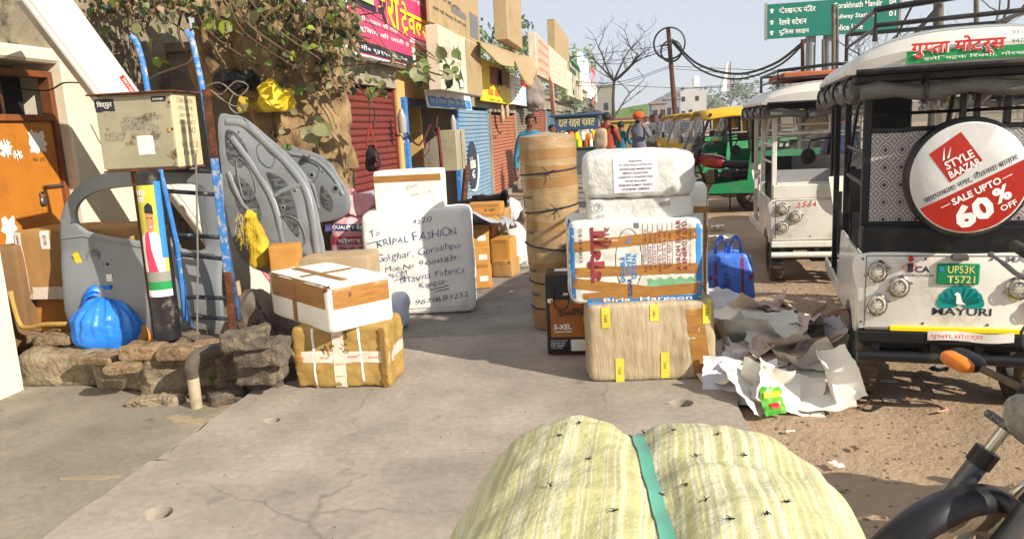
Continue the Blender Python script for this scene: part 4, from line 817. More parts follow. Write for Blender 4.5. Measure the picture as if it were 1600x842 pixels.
def hoodparts(o, ribs, hl, pads, rec=()):
    bv = bvh_of(o)
    for pts, w in ribs:
        bm = NB(); q = smooth_pts([onp(o, bv, u, v) for u, v in pts], 4); tb(bm, q, w, 8)
        for v in bm.verts: c_ = min(q, key=lambda p_: (p_.x - v.co.x) ** 2 + (p_.y - v.co.y) ** 2); v.co.z = c_.z + (v.co.z - c_.z) * .45
        ob('rib', bm, primer, o, sm=True)
    for u, v, r in hl: bm = NB(); lathe(bm, [(r * 1.9, .002), (r * 1.4, .006), (r, .004)], 14, Matrix.Translation(onp(o, bv, u, v))); ob('hole_rim', bm, primer, o, sm=True); bm = NB(); lathe(bm, [(r, .005), (0, .0045)], 14, Matrix.Translation(onp(o, bv, u, v))); ob('hole', bm, K['dark'], o)
    for pts in rec:
        b2 = prism([[(p_.x, p_.y) for p_ in smooth_pts([pl_(o, u, v) for u, v in pts], 4, True)]], .0004)
        for ax_ in (0, 1):
            lo_ = min(v.co[ax_] for v in b2.verts); hi_ = max(v.co[ax_] for v in b2.verts); x = lo_ + .03
            while x < hi_: bmesh.ops.bisect_plane(b2, geom=b2.verts[:] + b2.edges[:] + b2.faces[:], plane_co=[x if i == ax_ else 0 for i in range(3)], plane_no=[1 if i == ax_ else 0 for i in range(3)]); x += .03
        drape(b2, bv, Matrix.Translation((0, 0, .05)), .0025, .3); ob('recess_shade', b2, mat('primer_shade', '54585c', '5f6367', sc=5, rough=.5, dirt='7d786c', dlo=.5, dhi=.8), o, sm=True)  # flat darker patches: shade of the pressed hollows put into the primer colour
    for pts in pads:
        P = smooth_pts([onp(o, bv, u, v) for u, v in pts], 5, True); bm = NB(); tb(bm, [p + V((0, 0, .002)) for p in P], .006, 6, closed=True); ob('pressed_edge', bm, primed, o, sm=True)
h2 = panel('car_bonnet', 'rear grey car bonnet lying inner side out behind the first one', [(438, 232), (470, 234), (508, 248), (530, 276), (545, 300), (548, 330), (520, 345), (480, 345), (450, 310)], 5.75, .03, primer, .08, lambda x, y: .03 * math.sin(x * 5 + 1) * math.sin(y * 6))
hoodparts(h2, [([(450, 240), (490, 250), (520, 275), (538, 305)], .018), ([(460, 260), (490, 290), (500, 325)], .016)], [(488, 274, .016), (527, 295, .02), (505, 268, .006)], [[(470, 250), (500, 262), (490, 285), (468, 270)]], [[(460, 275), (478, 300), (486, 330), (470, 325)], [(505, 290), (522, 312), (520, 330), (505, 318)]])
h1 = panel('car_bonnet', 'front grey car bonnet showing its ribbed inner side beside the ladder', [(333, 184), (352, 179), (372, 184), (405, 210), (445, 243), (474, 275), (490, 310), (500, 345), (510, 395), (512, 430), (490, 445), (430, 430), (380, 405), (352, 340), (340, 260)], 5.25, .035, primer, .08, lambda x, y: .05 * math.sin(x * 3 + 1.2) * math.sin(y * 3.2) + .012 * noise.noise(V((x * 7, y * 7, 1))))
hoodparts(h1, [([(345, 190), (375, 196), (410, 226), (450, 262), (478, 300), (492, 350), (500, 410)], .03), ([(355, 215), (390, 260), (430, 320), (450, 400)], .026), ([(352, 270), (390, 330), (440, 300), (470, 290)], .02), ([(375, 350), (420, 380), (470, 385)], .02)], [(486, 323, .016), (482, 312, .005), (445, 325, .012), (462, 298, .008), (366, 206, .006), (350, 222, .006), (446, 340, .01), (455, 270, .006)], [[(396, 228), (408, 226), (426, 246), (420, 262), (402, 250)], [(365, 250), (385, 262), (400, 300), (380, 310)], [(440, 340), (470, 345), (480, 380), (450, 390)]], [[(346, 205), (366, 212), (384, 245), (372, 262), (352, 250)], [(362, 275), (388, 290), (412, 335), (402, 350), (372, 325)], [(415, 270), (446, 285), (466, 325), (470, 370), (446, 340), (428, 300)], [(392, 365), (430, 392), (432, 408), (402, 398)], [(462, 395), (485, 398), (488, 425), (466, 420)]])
pn = panel('car_pillar_panel', 'flat grey car pillar panel standing behind the ladder rungs', [(306, 292), (328, 290), (336, 340), (346, 396), (326, 398)], 4.95, .04, primed, .1, lambda x, y: 0)
# ================================================================== white gutter beam leaning on the house
a = G(432, 476, .0); b = AX(62, -20, -3.85); d = b - a; Lb = d.length
e_x = d.normalized(); e_n = V((.72, -.65, .35)); e_n = (e_n - e_x * e_n.dot(e_x)).normalized(); e_y = e_n.cross(e_x)
M = Matrix((e_x, e_y, e_n)).transposed().to_4x4(); M.translation = a
bmx = bx(NB(), 0, Lb, -.13, .13, -.03, .03, .012); beam = T(ob('white_beam', bmx, mat('beam_white', 'cccac2', 'c0beb6', sc=2, rough=.4, dirt='9c968a', dsc=4, dlo=.6, dhi=.85), M=M), 'long white boxed sheet panel leaning from the pavement up to the house wall', 'panel')
bm = bx(NB(), 0, Lb, .131, .165, -.08, .03, .01); ob('side_flange', bm, MATS['beam_white'], beam)
for x in (.35, Lb * .72): patch(beam, TOP(x, -.08, .03), .28, .04, K['red'], 'red_label', off=.002); txt(beam, 'HANDLE WITH CARE', TOP(x, -.08, .034), K['wp'], w=.24, h=.022)
# ================================================================== the big fig tree grown into the wall
tbark = mat('fig_bark', 'a08560', '7f6848', sc=4, rough=.95, bump=1, bsc=9, dirt='4a3c2c', dsc=5, dlo=.48, dhi=.66, bdist=.04, stretch=(1, 1, .6))
tq = AYr(478, 330, 6.15); fig = thing('fig_tree', 'gnarled sunlit fig tree trunk with hanging roots and dusty leaves over the car panels', 'tree', (tq.x, tq.y, 0))
def F(u, v, y): return AYr(u, v, y) - fig.location
def knobbly(pts, rr, seed, n=22, amp=.09, sub=8):
    P = smooth_pts(pts, sub); k = len(P); rad = [rr[0] + (rr[-1] - rr[0]) * i / (k - 1) for i in range(k)]
    if len(rr) > 2: rad = [rr[min(len(rr) - 2, int(i / (k - 1) * (len(rr) - 1)))] * (1 - (i / (k - 1) * (len(rr) - 1)) % 1) + rr[min(len(rr) - 1, int(i / (k - 1) * (len(rr) - 1)) + 1)] * ((i / (k - 1) * (len(rr) - 1)) % 1) for i in range(k)]
    bm = NB(); tb(bm, P, rad, n)
    for v in bm.verts:
        c = min(P, key=lambda q: (q - v.co).length_squared); d = (v.co - c); L_ = d.length
        if L_ > 1e-4: v.co = c + d * (1 + amp / max(L_, .1) * (1.2 * noise.fractal(V((v.co.x * 4, v.co.y * 4, v.co.z * 2.2 + seed)), 1, 2, 4)) + .10 * math.sin(math.atan2(d.y, d.x) * 5 + v.co.z * 2 + seed))
    return bm
trunk = ob('trunk', knobbly([V((0, 0, -.1)), F(482, 260, 6.15), F(470, 190, 6.15), F(435, 100, 6.1), F(400, 20, 6.1), F(380, -90, 6.1)], [.46, .40, .40, .38, .34, .3], 1, 34, .11), tbark, fig, sm=True, ang=80)
for i, (pts, rr) in enumerate((([F(505, 270, 6.2), F(512, 200, 6.2), F(500, 110, 6.25), F(505, 10, 6.3), F(515, -60, 6.4)], [.22, .2, .16, .14, .12]), ([F(385, 130, 6.0), F(352, 95, 5.9), F(345, 40, 5.9), F(330, -50, 5.9)], [.26, .27, .22, .2]), ([F(440, 260, 5.95), F(425, 200, 5.9), F(400, 150, 5.9), F(372, 120, 5.9)], [.12, .13, .12, .14]), ([F(540, 260, 6.3), F(535, 215, 6.25), F(522, 150, 6.2), F(470, 60, 6.1)], [.1, .09, .08, .06]))):
    ob('limb', knobbly(pts, rr, i + 4, 18, .06), tbark, trunk, sm=True, ang=80)
rr = random.Random(21); vinem = mat('vine', '6b563e', '4f4030', sc=10, rough=.95)
for i in range(75):
    u = rr.uniform(150, 560); y = rr.uniform(5.3, 6.0); u2 = u + rr.uniform(-40, 130) * (1 if u > 300 else .6); v2 = rr.uniform(30, 115) if u > 280 else rr.uniform(15, 60)
    pts = [F(u, rr.uniform(-40, 10), y), F((u + u2) / 2 + rr.uniform(-30, 30), v2 * .45, y - .1), F(u2, v2, y - rr.uniform(0, .3))]; r = rr.choice((.003, .003, .004, .005, .007, .011)); bm = NB(); tb(bm, smooth_pts(pts, 6), [r] * 12 + [r * .5], 5); ob('hanging_root', bm, vinem, trunk, sm=True)
for pts, r in (([(540, 60), (600, 75), (640, 100), (690, 118), (712, 112)], .007), ([(520, 105), (570, 100), (610, 98), (650, 110), (680, 128)], .006), ([(545, 118), (565, 140), (585, 170), (583, 200)], .007), ([(440, 30), (500, 45), (560, 25), (600, 20)], .006), ([(500, 0), (560, 12), (640, 60), (680, 90)], .005), ([(560, 30), (620, 55), (655, 80), (683, 95)], .004)):
    bm = NB(); tb(bm, smooth_pts([F(u, v, 5.7) for u, v in pts], 6), r, 5); ob('branch', bm, vinem, trunk, sm=True)
def leaf_bm(fold=.25):
    pr = [(0, 0), (.12, .24), (.3, .42), (.5, .44), (.68, .34), (.82, .16), (.9, .06), (1.12, 0)]; bm = NB(); mid = [bm.verts.new((x, 0, -.06 * math.sin(x * 3))) for x, _ in pr]
    for sg in (-1, 1):
        sd = [bm.verts.new((x - (.1 if 0 < x < .35 else 0), sg * y, fold * y - .10 * x * x)) for x, y in pr]
        for i in range(len(pr) - 1):
            f = [mid[i], mid[i + 1], sd[i + 1], sd[i]]
            try: bm.faces.new(f if sg > 0 else f[::-1])
            except ValueError: pass
    bmesh.ops.remove_doubles(bm, verts=bm.verts, dist=1e-5); bmesh.ops.recalc_face_normals(bm, faces=bm.faces); return bm
lm = [leafmat('fig_leaf_green', '66803a', '546f30'), leafmat('fig_leaf_dusty', '8a8a62', '75774f'), leafmat('fig_leaf_dark', '34482a', '2c3c24'), leafmat('fig_leaf_lime', '96ac38', '86a030'), leafmat('fig_leaf_dry', '9c8460', '846c4c')]
LM = []
for m in lm:
    me = bpy.data.meshes.new('leaf'); b2 = leaf_bm(); b2.to_mesh(me); b2.free(); me.materials.append(m); me.polygons.foreach_set('use_smooth', [True] * len(me.polygons)); LM.append(me)
def leafM(p, s):
    d = V((rr.gauss(0, .7), rr.gauss(-.1, .6), rr.gauss(-.55, .6))).normalized(); n = V((rr.gauss(.5, .6), rr.gauss(-.6, .6), rr.gauss(.4, .6))); x = d; z = (n - x * n.dot(x)).normalized(); y = z.cross(x); M = Matrix((x, y, z)).transposed().to_4x4() @ Matrix.Scale(s, 4); M.translation = p; return M
def stuffleaves(name, regions, n, mats_, smin, smax):
    bms = [NB() for _ in mats_]
    for _ in range(n):
        (u0, u1, v0, v1, ya, yb) = rr.choice(regions); M = leafM(F(rr.uniform(u0, u1), rr.uniform(v0, v1), rr.uniform(ya, yb)), rr.uniform(smin, smax)); k = rr.randrange(len(mats_)); bm = bms[k]
        q = [M @ V(c) for c in ((0, 0, 0), (.3, .4, .1), (.7, .3, .05), (1.1, 0, -.1), (.7, -.3, .05), (.3, -.4, .1))]; poly(bm, q)
    o = None
    for bm, m in zip(bms, mats_):
        c = ob(name, bm, m, fig if o is None else o); c['kind'] = 'stuff'; o = o or c
    return o
crown = stuffleaves('crown', [(330, 560, -60, 70, 5.6, 6.3), (420, 560, 20, 140, 5.7, 6.2), (140, 330, -60, 15, 5.2, 6.0), (300, 420, -30, 60, 5.8, 6.2), (520, 555, 20, 60, 5.6, 6.0), (380, 560, -40, 50, 5.4, 5.8), (140, 330, -40, 20, 5.1, 5.6)], 2400, [lm[2], lm[4], lm[1], lm[4]], .04, .085)
for i in range(240):
    if i < 120: reg = rr.choice([(330, 555, -10, 110, 5.35, 5.8), (400, 550, 0, 80, 5.3, 5.7)])
    elif i < 160: reg = (140, 335, -15, 45, 5.0, 5.5)
    elif i < 190: reg = rr.choice([(560, 680, 80, 130, 5.55, 5.8), (610, 690, 95, 130, 5.6, 5.8), (560, 600, 90, 130, 5.5, 5.7)])
    elif i < 205: reg = (300, 420, -10, 40, 5.2, 5.6)
    elif i < 218: reg = (690, 715, 90, 125, 5.65, 5.8)
    elif i < 230: reg = (400, 520, 110, 230, 5.5, 5.7)
    else: reg = (575, 600, 125, 145, 5.6, 5.8)
    o = bpy.data.objects.new('leaf', LM[rr.choice((0, 0, 1, 1, 1, 2, 3, 4) if i < 160 else (0, 1, 1, 1, 0, 2))]); COL.objects.link(o); o.parent = crown; o.matrix_world = leafM(F(rr.uniform(reg[0], reg[1]), rr.uniform(reg[2], reg[3]), rr.uniform(reg[4], reg[5])), rr.uniform(.05, .095))
for u, v, s in ((330, 32, .12), (352, 32, .13), (243, 90, .09), (252, 92, .1), (238, 60, .1), (575, 137, .08), (589, 137, .07), (450, 5, .14), (510, 30, .14), (476, 200, .16), (500, 195, .13), (512, 205, .14), (645, 125, .13), (695, 92, .11), (688, 112, .10), (706, 112, .10)):
    o = bpy.data.objects.new('leaf', LM[3 if v < 145 and u < 600 else 1]); COL.objects.link(o); o.parent = crown; o.matrix_world = leafM(F(u, v, 5.45), s)
# cloths tied round the trunk
def clothblob(label, u, v, y, w, h, m, seed, name='cloth', d=.2):
    q = AYr(u, v, y); return T(ob(name, soft(w, d, h, 2.3, 20, .06, 5, seed, .07, 7), m, M=place(q.x, q.y, q.z - h / 2, .2), sm=True, ang=70), label, 'cloth')
yelc = mat('yellow_cloth', 'd8b818', 'e3c83a', sc=4, rough=.6, bump=.5, bsc=14)
clothblob('yellow cloth knotted round the fig tree trunk', 432, 152, 5.62, .26, .24, yelc, 3); clothblob('dull yellow rag hanging left of the knotted yellow cloth', 396, 165, 5.62, .2, .12, mat('dull_yellow', '8f7a24', 'a58c2c', sc=4, rough=.8), 5)
clothblob('black plastic sheet tied round the trunk beside the meter box', 372, 128, 5.62, .34, .16, mat('black_sheet', '151517', '202022', rough=.35, bump=.6, bsc=12), 7)
bm = NB(); P = [AYr(u, v, 5.35) for u, v in ((322, 135), (345, 130), (372, 150), (388, 135), (368, 128), (345, 148), (330, 142), (362, 165), (384, 165), (372, 178), (358, 165), (366, 145))]; tb(bm, smooth_pts(P, 6), .006, 6); T(ob('cable_loop', bm, mat('grey_cable', '7c7670', rough=.6), sm=True), 'tangled grey cable loop hanging above the front bonnet', 'cable')
bm = NB(); P = [AYr(u, v, 4.6) for u, v in ((0, 135), (70, 142), (100, 130), (130, 130), (150, 128))]; tb(bm, smooth_pts(P, 6), .006, 6); T(ob('service_wire', bm, K['wire'], sm=True), 'thin wire strung across the barred transom of the orange door', 'wire')
bm = NB(); P = [AYr(u, v, 5.0) for u, v in ((180, 132), (215, 132), (250, 115), (292, 100), (300, 90))]; tb(bm, smooth_pts(P, 6), .008, 6); T(ob('vine_stem', bm, vinem, sm=True), 'brown vine stem crossing the old wall above the meter box', 'vine')
# ================================================================== LEFT PARCELS
b1 = pbox('cardboard_box', 'lower brown carton under the taped courier box by the orange door', 'box', 56, 205, 527, 458, 4.38, .4, K['card3'], rz=.05, seed=2, z0=.12)
b2 = pbox('cardboard_box', 'brown carton with white courier tape lying before the orange door', 'box', 30, 205, 462, 358, 4.32, .42, K['card'], rz=.06, seed=1, amp=.01)
bv = bvh_of(b2); tape(b2, 'F', .05, .02, .05, .98, .05, K['paper'], bv); tape(b2, 'F', .55, .3, .55, .99, .05, K['paper'], bv); tape(b2, 'F', .28, .72, .28, .99, .07, K['paper'], bv)
for i, z in enumerate((.82, .5, .14)): f = fF(b2, .05, z) @ Matrix.Rotation(math.pi / 2, 4, 'Z'); txt(b2, 'BLUE DART', f, K['ink'], w=.12, off=.02, bvh=bv)
for i, z in enumerate((.82, .62, .42)): f = fF(b2, .55, z) @ Matrix.Rotation(math.pi / 2, 4, 'Z'); txt(b2, ['FRAGILE', 'BLUE DART', '81527'][i], f, K['ink'], w=.08, bvh=bv)
txt(b2, 'BLUE', fF(b2, .28, .86) @ Matrix.Rotation(math.pi / 2, 4, 'Z'), K['ink'], w=.07, bvh=bv); tape(b2, 'F', .0, .06, 1, .04, .09, K['ctape'], bv)
bs = pbox('cardboard_box', 'dark brown carton standing in the corner beside the white pier', 'box', 2, 32, 540, 385, 4.16, .2, mat('card_dark', '8a6a48', '7a5c3e', sc=4, rough=.85), rz=.3, seed=6, z0=.1)
b3 = pbox('cardboard_box', 'small carton with green label seen through the car door window', 'box', 158, 218, 376, 350, 5.3, .25, K['card2'], seed=3); bv = bvh_of(b3); patch(b3, fF(b3, .22, .6), .07, .06, K['grn'], 'green_label', bv, 2, m=2); txt(b3, 'DKP', fF(b3, .7, .6), K['ink'], w=.1, off=.02, bvh=bv)
bm = NB(); P = [AYr(u, v, 4.12) for u, v in ((15, 455), (28, 500), (40, 512), (70, 507), (105, 506))]; tb(bm, smooth_pts(P, 6), [.022, .02] + [.016] * 23, 8); T(ob('straw_rope', bm, mat('straw', 'c2a058', 'a88848', sc=20, rough=.9, bump=.6, bsc=80), sm=True), 'bundle of pale straw rope lying before the lower carton', 'rope')
# blue plastic bag, knotted
bagm = mat('blue_bag', '1c6ed0', '2a80e0', sc=3, rough=.28, bump=.6, bsc=9, spec=.5, bdist=.03)
q = G(152, 568, .08); bm = soft(.50, .40, .40, 2.5, 46, .02, 4, 3, .008, 9)
for v in bm.verts:
    a = math.atan2(v.co.y, v.co.x); f_ = max(0, min(1, (v.co.z - .08) / .25)); v.co += V((math.cos(a), math.sin(a), 0)) * .007 * f_ * (math.sin(a * 17 + 3 * noise.noise(v.co * 6)) + .6 * math.sin(a * 31))
    if v.co.z > .27: t = (v.co.z - .27) / .15; v.co.x *= 1 - .35 * t; v.co.y *= 1 - .35 * t; a = math.atan2(v.co.y, v.co.x); v.co += V((math.cos(a), math.sin(a), 0)) * .02 * math.sin(a * 9) * t
bag = T(ob('plastic_bag', bm, bagm, M=place(q.x, q.y + .2, .1, .3), sm=True, ang=80), 'full bright blue plastic bag tied in a knot on the plinth', 'bag')
bm = NB(); lathe(bm, [(.06, -.03), (.025, .02), (.022, .035), (.05, .07), (.06, .09), (0, .06)], 18)
for v in bm.verts: a = math.atan2(v.co.y, v.co.x); v.co += V((math.cos(a), math.sin(a), .4)) * .012 * math.sin(a * 5 + v.co.z * 30)
ob('knot', bm, bagm, bag, M=place(.03, 0, .39), sm=True)
for sg in (-1, 1): bm = NB(); grid(bm, lambda a, b: V((sg * (.02 + .15 * a), -.03 * math.sin(a * 3) + .01 * math.sin(b * 9), .41 + .07 * a * (1 - a) * 3 - .06 * a * a + (b - .5) * .09 * (1 - .5 * a))), 8, 6); ob('bag_ear', bm, bagm, bag, sm=True)
q = G(212, 530, .2); pk = T(ob('taped_bundle', soft(.22, .2, .25, 3.2, 18, .02, 6, 5, .015, 10), K['card3'], M=place(q.x, q.y + .06, .14, -.2) @ Matrix.Rotation(-.25, 4, 'Y'), sm=True), 'small bundle wrapped in brown tape and white paper right of the blue bag', 'parcel'); bv = bvh_of(pk)
for x, z, w, h in ((-.04, .2, .12, .07), (.03, .11, .12, .07)): patch(pk, FRONT(x, -.1, z), w, h, K['paper'], 'paper_scrap', bv, 8, m=6, ragged=.03, seed=z)
# brown sack
def sack(label, u, v, Y, w, d, h, m, rz, tilt=0, seed=0, k=3, n=22, wr=.02, wfr=8, amp=.03, z=None, cat='sack', name='sack', top=.85, tx=0):
    q = AYr(u, v, Y); return T(ob(name, soft(w, d, h, k, n, amp, 4, seed, wr, wfr, top), m, M=place(q.x, q.y + d / 2, q.z if z is None else z, rz) @ Matrix.Rotation(tilt, 4, 'Y') @ Matrix.Rotation(tx, 4, 'X'), sm=True, ang=70), label, cat)
jute = mat('jute', '75685c', '63564c', sc=5, rough=.95, bump=.7, bsc=120, dirt='4f3f44', dsc=4, dlo=.48, dhi=.6)
sk = sack('slumped brown jute sack with purple print beside the white foam box', 438, 590, 4.3, .34, .36, .56, jute, .1, -.5, 7, 3.2, z=.0)
bv = bvh_of(sk)
for i, (t, z) in enumerate((('MADE', .34), ('BIHAR', .27))): txt(sk, t, FRONT(-.02, -.2, z), mat('purple_print', '4a2c3a', rough=.9), w=.16, off=.01, bvh=bv)
for x in (-.11, .1): patch(sk, FRONT(x, -.2, .28), .012, .42, MATS['purple_print'], 'stripe', bv, 2, m=16)
q = AYr(392, 460, 4.3); bm = NB(); lathe(bm, [(.03, 0), (.025, .05), (.05, .1), (.06, .13), (0, .1)], 14); ob('sack_neck', bm, mat('sack_neck', 'a08862', rough=.95), sk, M=Matrix.Translation((-.05, 0, .52)), sm=True)
# yellow sack, white bags, pink sack behind
s = sack('yellow woven sack with frayed top leaning on the front bonnet', 402, 420, 5.0, .17, .16, .46, mat('yellow_weave', 'd0b02a', 'bfa024', sc=6, rough=.7, bump=.6, bsc=90, dirt='8f7a30'), 0, -.1, 11, 3, top=.6, wr=.03)
bm = NB(); r2 = random.Random(4)
for i in range(60): x = r2.uniform(-.1, .06); z = r2.uniform(.22, .44); tb(bm, [V((x, -.08, z)), V((x + r2.uniform(-.03, .02), -.1, z - r2.uniform(.03, .09)))], .0018, 3)
o = ob('frayed_threads', bm, MATS['yellow_weave'], s); o['kind'] = 'stuff'
sack('white plastic bag with crumpled neck on the small carton', 448, 400, 4.95, .22, .2, .17, K['poly'], .2, 0, 13, 2.4, wr=.04, wfr=12, cat='bag', name='plastic_bag', z=.36); sack('smooth white plastic bag behind the foam box', 490, 412, 4.9, .26, .24, .22, mat('white_bag', 'd8d8d0', 'cacac2', sc=4, rough=.4, bump=.5, bsc=10), .1, 0, 15, 2.4, wr=.015, cat='bag', name='plastic_bag', z=.28)
pbox('cardboard_box', 'small orange carton under the crumpled white bag', 'box', 424, 466, 432, 384, 5.0, .2, K['card3'], rz=.3, seed=8); pbox('cardboard_box', 'low carton hidden behind the white foam box', 'box', 470, 575, 470, 402, 5.1, .4, K['card2'], rz=.1, seed=9, z0=0)
pinkm = mat('pink_weave', 'd8a4a8', 'cc949a', sc=4, rough=.6, bump=.5, bsc=110, dirt='a8686c', dsc=4, dlo=.55, dhi=.75)
ps = sack('pink printed bran sack with tied neck behind the white parcels', 545, 408, 5.75, .48, .36, .52, pinkm, .1, .05, 17, 3.4, wr=.02, top=.8, z=.32); bv = bvh_of(ps)
patch(ps, FRONT(.0, -.2, .41), .42, .06, mat('print_navy', '3c3a6e', rough=.6), 'navy_band', bv, 12, m=3); txt(ps, 'QUALITY BRAN', FRONT(.0, -.2, .41), K['wp'], w=.34, h=.035, off=.02, bvh=bv)
patch(ps, FRONT(-.02, -.2, .30), .3, .07, mat('print_pinkred', 'b8424e', rough=.6), 'red_band', bv, 12, m=3); txt(ps, 'चोकर', FRONT(-.02, -.2, .30), K['wp'], w=.2, h=.05, off=.03, bvh=bv); txt(ps, 'एम. जी. मिल्स', FRONT(.03, -.2, .235), K['ink'], w=.25, h=.03, bvh=bv)
patch(ps, FRONT(0, -.2, .18), .42, .05, MATS['print_pinkred'], 'red_band', bv, 12, m=3); txt(ps, 'FATEHPUR', FRONT(.05, -.2, .18), K['wp'], w=.2, h=.025, bvh=bv); patch(ps, FRONT(0, -.2, .1), .42, .012, MATS['print_navy'], 'navy_line', bv, 12)
for i in range(3): txt(ps, 'NET WT 34 KG WHEN PACKED', FRONT(.02, -.2, .075 - i * .022), K['red'], w=.34, h=.012, bvh=bv)
ob('sack_neck', soft(.3, .22, .2, 2.2, 20, .05, 6, 3, .06, 7), mat('pink_neck', 'cc8c92', 'd8a0a2', sc=5, rough=.5, bump=.6, bsc=15), ps, M=place(.02, 0, .5), sm=True, ang=80)
bb = pbox('cardboard_box', 'brown carton the pink sack stands on', 'box', 500, 590, 480, 400, 5.8, .4, K['card'], seed=31, z0=0)
q = AYr(566, 412, 5.6); T(ob('yellow_ball', soft(.09, .09, .07, 2.1, 10, .003, 5, 1), K['yel'], M=place(q.x, q.y, q.z), sm=True), 'small bright yellow object wedged beside the white cloth parcel', 'object')
pbox('cardboard_box', 'low carton carrying the small yellow object', 'box', 545, 585, 470, 415, 5.62, .2, K['card'], seed=32, z0=0)
q = AYr(590, 300, 6.6); bm = NB(); grid(bm, lambda a, b: V(((a - .5) * 1.9, b * 1.2, .42 - .5 * abs(a - .35) + .1 * noise.fractal(V((a * 4, b * 4, 3)), 1, 2, 4) - .2 * b)), 26, 16); T(ob('tarpaulin', bm, mat('grey_tarp', '9a9aa4', 'aeb0b8', sc=3, rough=.5, bump=.4, bsc=8), M=place(q.x + .25, q.y - .2, .55), sm=True), 'pale grey tarpaulin heaped behind the white carton', 'tarpaulin')
# hanging black bag with red straps
q = AYr(584, 268, 6.35); hb = thing('hanging_bag', 'black and red cloth bag hanging from a shop hook before the red shutter', 'bag', tuple(q)); bm = soft(.15, .1, .24, 3, 14, .012, 6, 2, .012, 8, top=.55); ob('bag_body', bm, mat('black_cloth', '17161a', '222024', rough=.85, bump=.4, bsc=30), hb, sm=True)
bm = NB(); tb(bm, smooth_pts([(-.04, -.03, .2), (-.02, -.02, .34), (0, 0, .42), (.02, -.02, .34), (.05, -.03, .2)], 5), .008, 6); ob('strap', bm, mat('maroon_strap', '8a2c22', rough=.8), hb, sm=True); bv = bvh_of(hb.children[0]); patch(hb, FRONT(.05, -.1, .08), .03, .16, MATS['maroon_strap'], 'red_stripe', bv, 2, m=6)
bm = NB(); tb(bm, [(0, 0, .42), (.01, 0, .75)], .004, 5); ob('hook_wire', bm, K['wire'], hb)
# ================================================================== MIDDLE PARCELS
def corner_box(name, label, cat, N, Lq, Rq, z0, vtop, m, k=16, n=16, amp=.005, seed=0, wr=0):
    k = 24
    N_, L_, R_ = G(*N, z0), G(*Lq, z0), G(*Rq, z0); e1 = R_ - N_; w = e1.length; e1.normalize(); e2 = V((-e1.y, e1.x, 0)); d = (L_ - N_).length; h = zat(N_.x, N_.y, vtop) - z0
    c = N_ + e1 * w / 2 + e2 * d / 2; rz = math.atan2(e1.y, e1.x); o = ob(name, soft(w, d, h, k, n, amp, 4, seed, wr), m, M=place(c.x, c.y, z0, rz), sm=True, ang=50); T(o, label, cat); o['w'] = w; o['d'] = d; o['h'] = h; return o
def fL(o, a, b): return fr((-o['w'] / 2, o['d'] * (.5 - a), o['h'] * b), (0, -1, 0), (0, 0, 1))
old = mat('carton_olive', 'a98a4c', '98793e', sc=4, rough=.6, bump=.5, bsc=16, dirt='7f6434', dsc=7, dlo=.55, dhi=.75, bdist=.015)
ct = corner_box('cardboard_box', 'battered olive brown carton with clear tape under the white foam box', 'box', (612, 604), (628, 578), (630, 575), 0, 505, old)
bpy.data.objects.remove(ct)
NL, NR = G(464, 607), G(612, 605); e = NR - NL; wct = e.length; rzc = math.atan2(e.y, e.x); hct = zat((NL.x + NR.x) / 2, NL.y, 512); dct = .36
cc = NL + e / 2 + Matrix.Rotation(rzc, 3, 'Z') @ V((0, dct / 2, 0))
ct = T(ob('cardboard_box', soft(wct, dct, hct, 22, 24, .016, 6, 3, .006, 14), old, M=place(cc.x, cc.y, 0, rzc), sm=True, ang=50), 'battered olive brown carton with clear tape under the white foam box', 'box'); ct['w'], ct['d'], ct['h'] = wct, dct, hct
bv = bvh_of(ct); tape(ct, 'F', 0, .53, 1, .5, .07, K['ctape'], bv); tape(ct, 'F', .48, .02, .48, .98, .07, K['ctape'], bv); tape(ct, 'F', .22, .01, .22, .99, .014, K['wp'], bv, 'strap'); tape(ct, 'F', .72, .01, .70, .99, .014, K['wp'], bv, 'strap'); tape(ct, 'R', 0, .5, 1, .5, .07, K['ctape'], bv)
for i, (a, b) in enumerate(((.1, .52), (.33, .51), (.48, .85), (.48, .2), (.62, .51), (.83, .5), (.48, .4))): txt(ct, 'FRAGILE', fF(ct, a, b), K['org'], w=.055, off=.015, bvh=bv)
txt(ct, '3', fF(ct, .56, .87), K['ink'], h=.05, bvh=bv, off=-.01, wob=.08); txt(ct, 'MW', fF(ct, .38, .68) @ Matrix.Rotation(.6, 4, 'Z'), K['ink'], h=.045, bvh=bv, off=-.01, wob=.08); txt(ct, '5 0', fF(ct, .55, .66) @ Matrix.Rotation(-1.4, 4, 'Z'), K['ink'], h=.035, bvh=bv, off=-.01, wob=.08)
bm = NB(); grid(bm, lambda a, b: V((wct * (.42 + .03 * noise.noise(V((b * 14, 1, 0)))) + a * .03, -dct / 2 - .012 - .02 * a * abs(noise.noise(V((b * 12, 2, 0)))), hct * (.02 + .96 * b))), 3, 26); ob('torn_edge', bm, mat('torn_card', '8a6a38', '75582c', sc=9, rough=.9), ct, sm=True)
zf = hct - .005
fo = corner_box('foam_box', 'white foam box with brown tape bands standing on the battered carton', 'box', (518, 523), (437, 488), (617, 500), zf, 447, K['foam'], 14, 20, .003, 5)
bv = bvh_of(fo)
for f, L_ in ((fF, fo['w']), (fL, fo['d'])):
    patch(fo, f(fo, .5, .74), L_ * 1.0, fo['h'] * .5, K['tape'], 'tape', bv, 16, m=6, off=.0025)
patch(fo, fL(fo, .45, .45), .05, fo['h'] * .8, K['tape'], 'tape', bv, 3, m=8, off=.0045)
for (x, y, w, h) in ((0, .0, fo['w'], .05), (-.06, 0, .05, fo['d'])): patch(fo, TOP(x, y, fo['h']), w, h, K['tape'], 'tape', bv, 10, m=10, off=.003 if h < .1 else .0045)
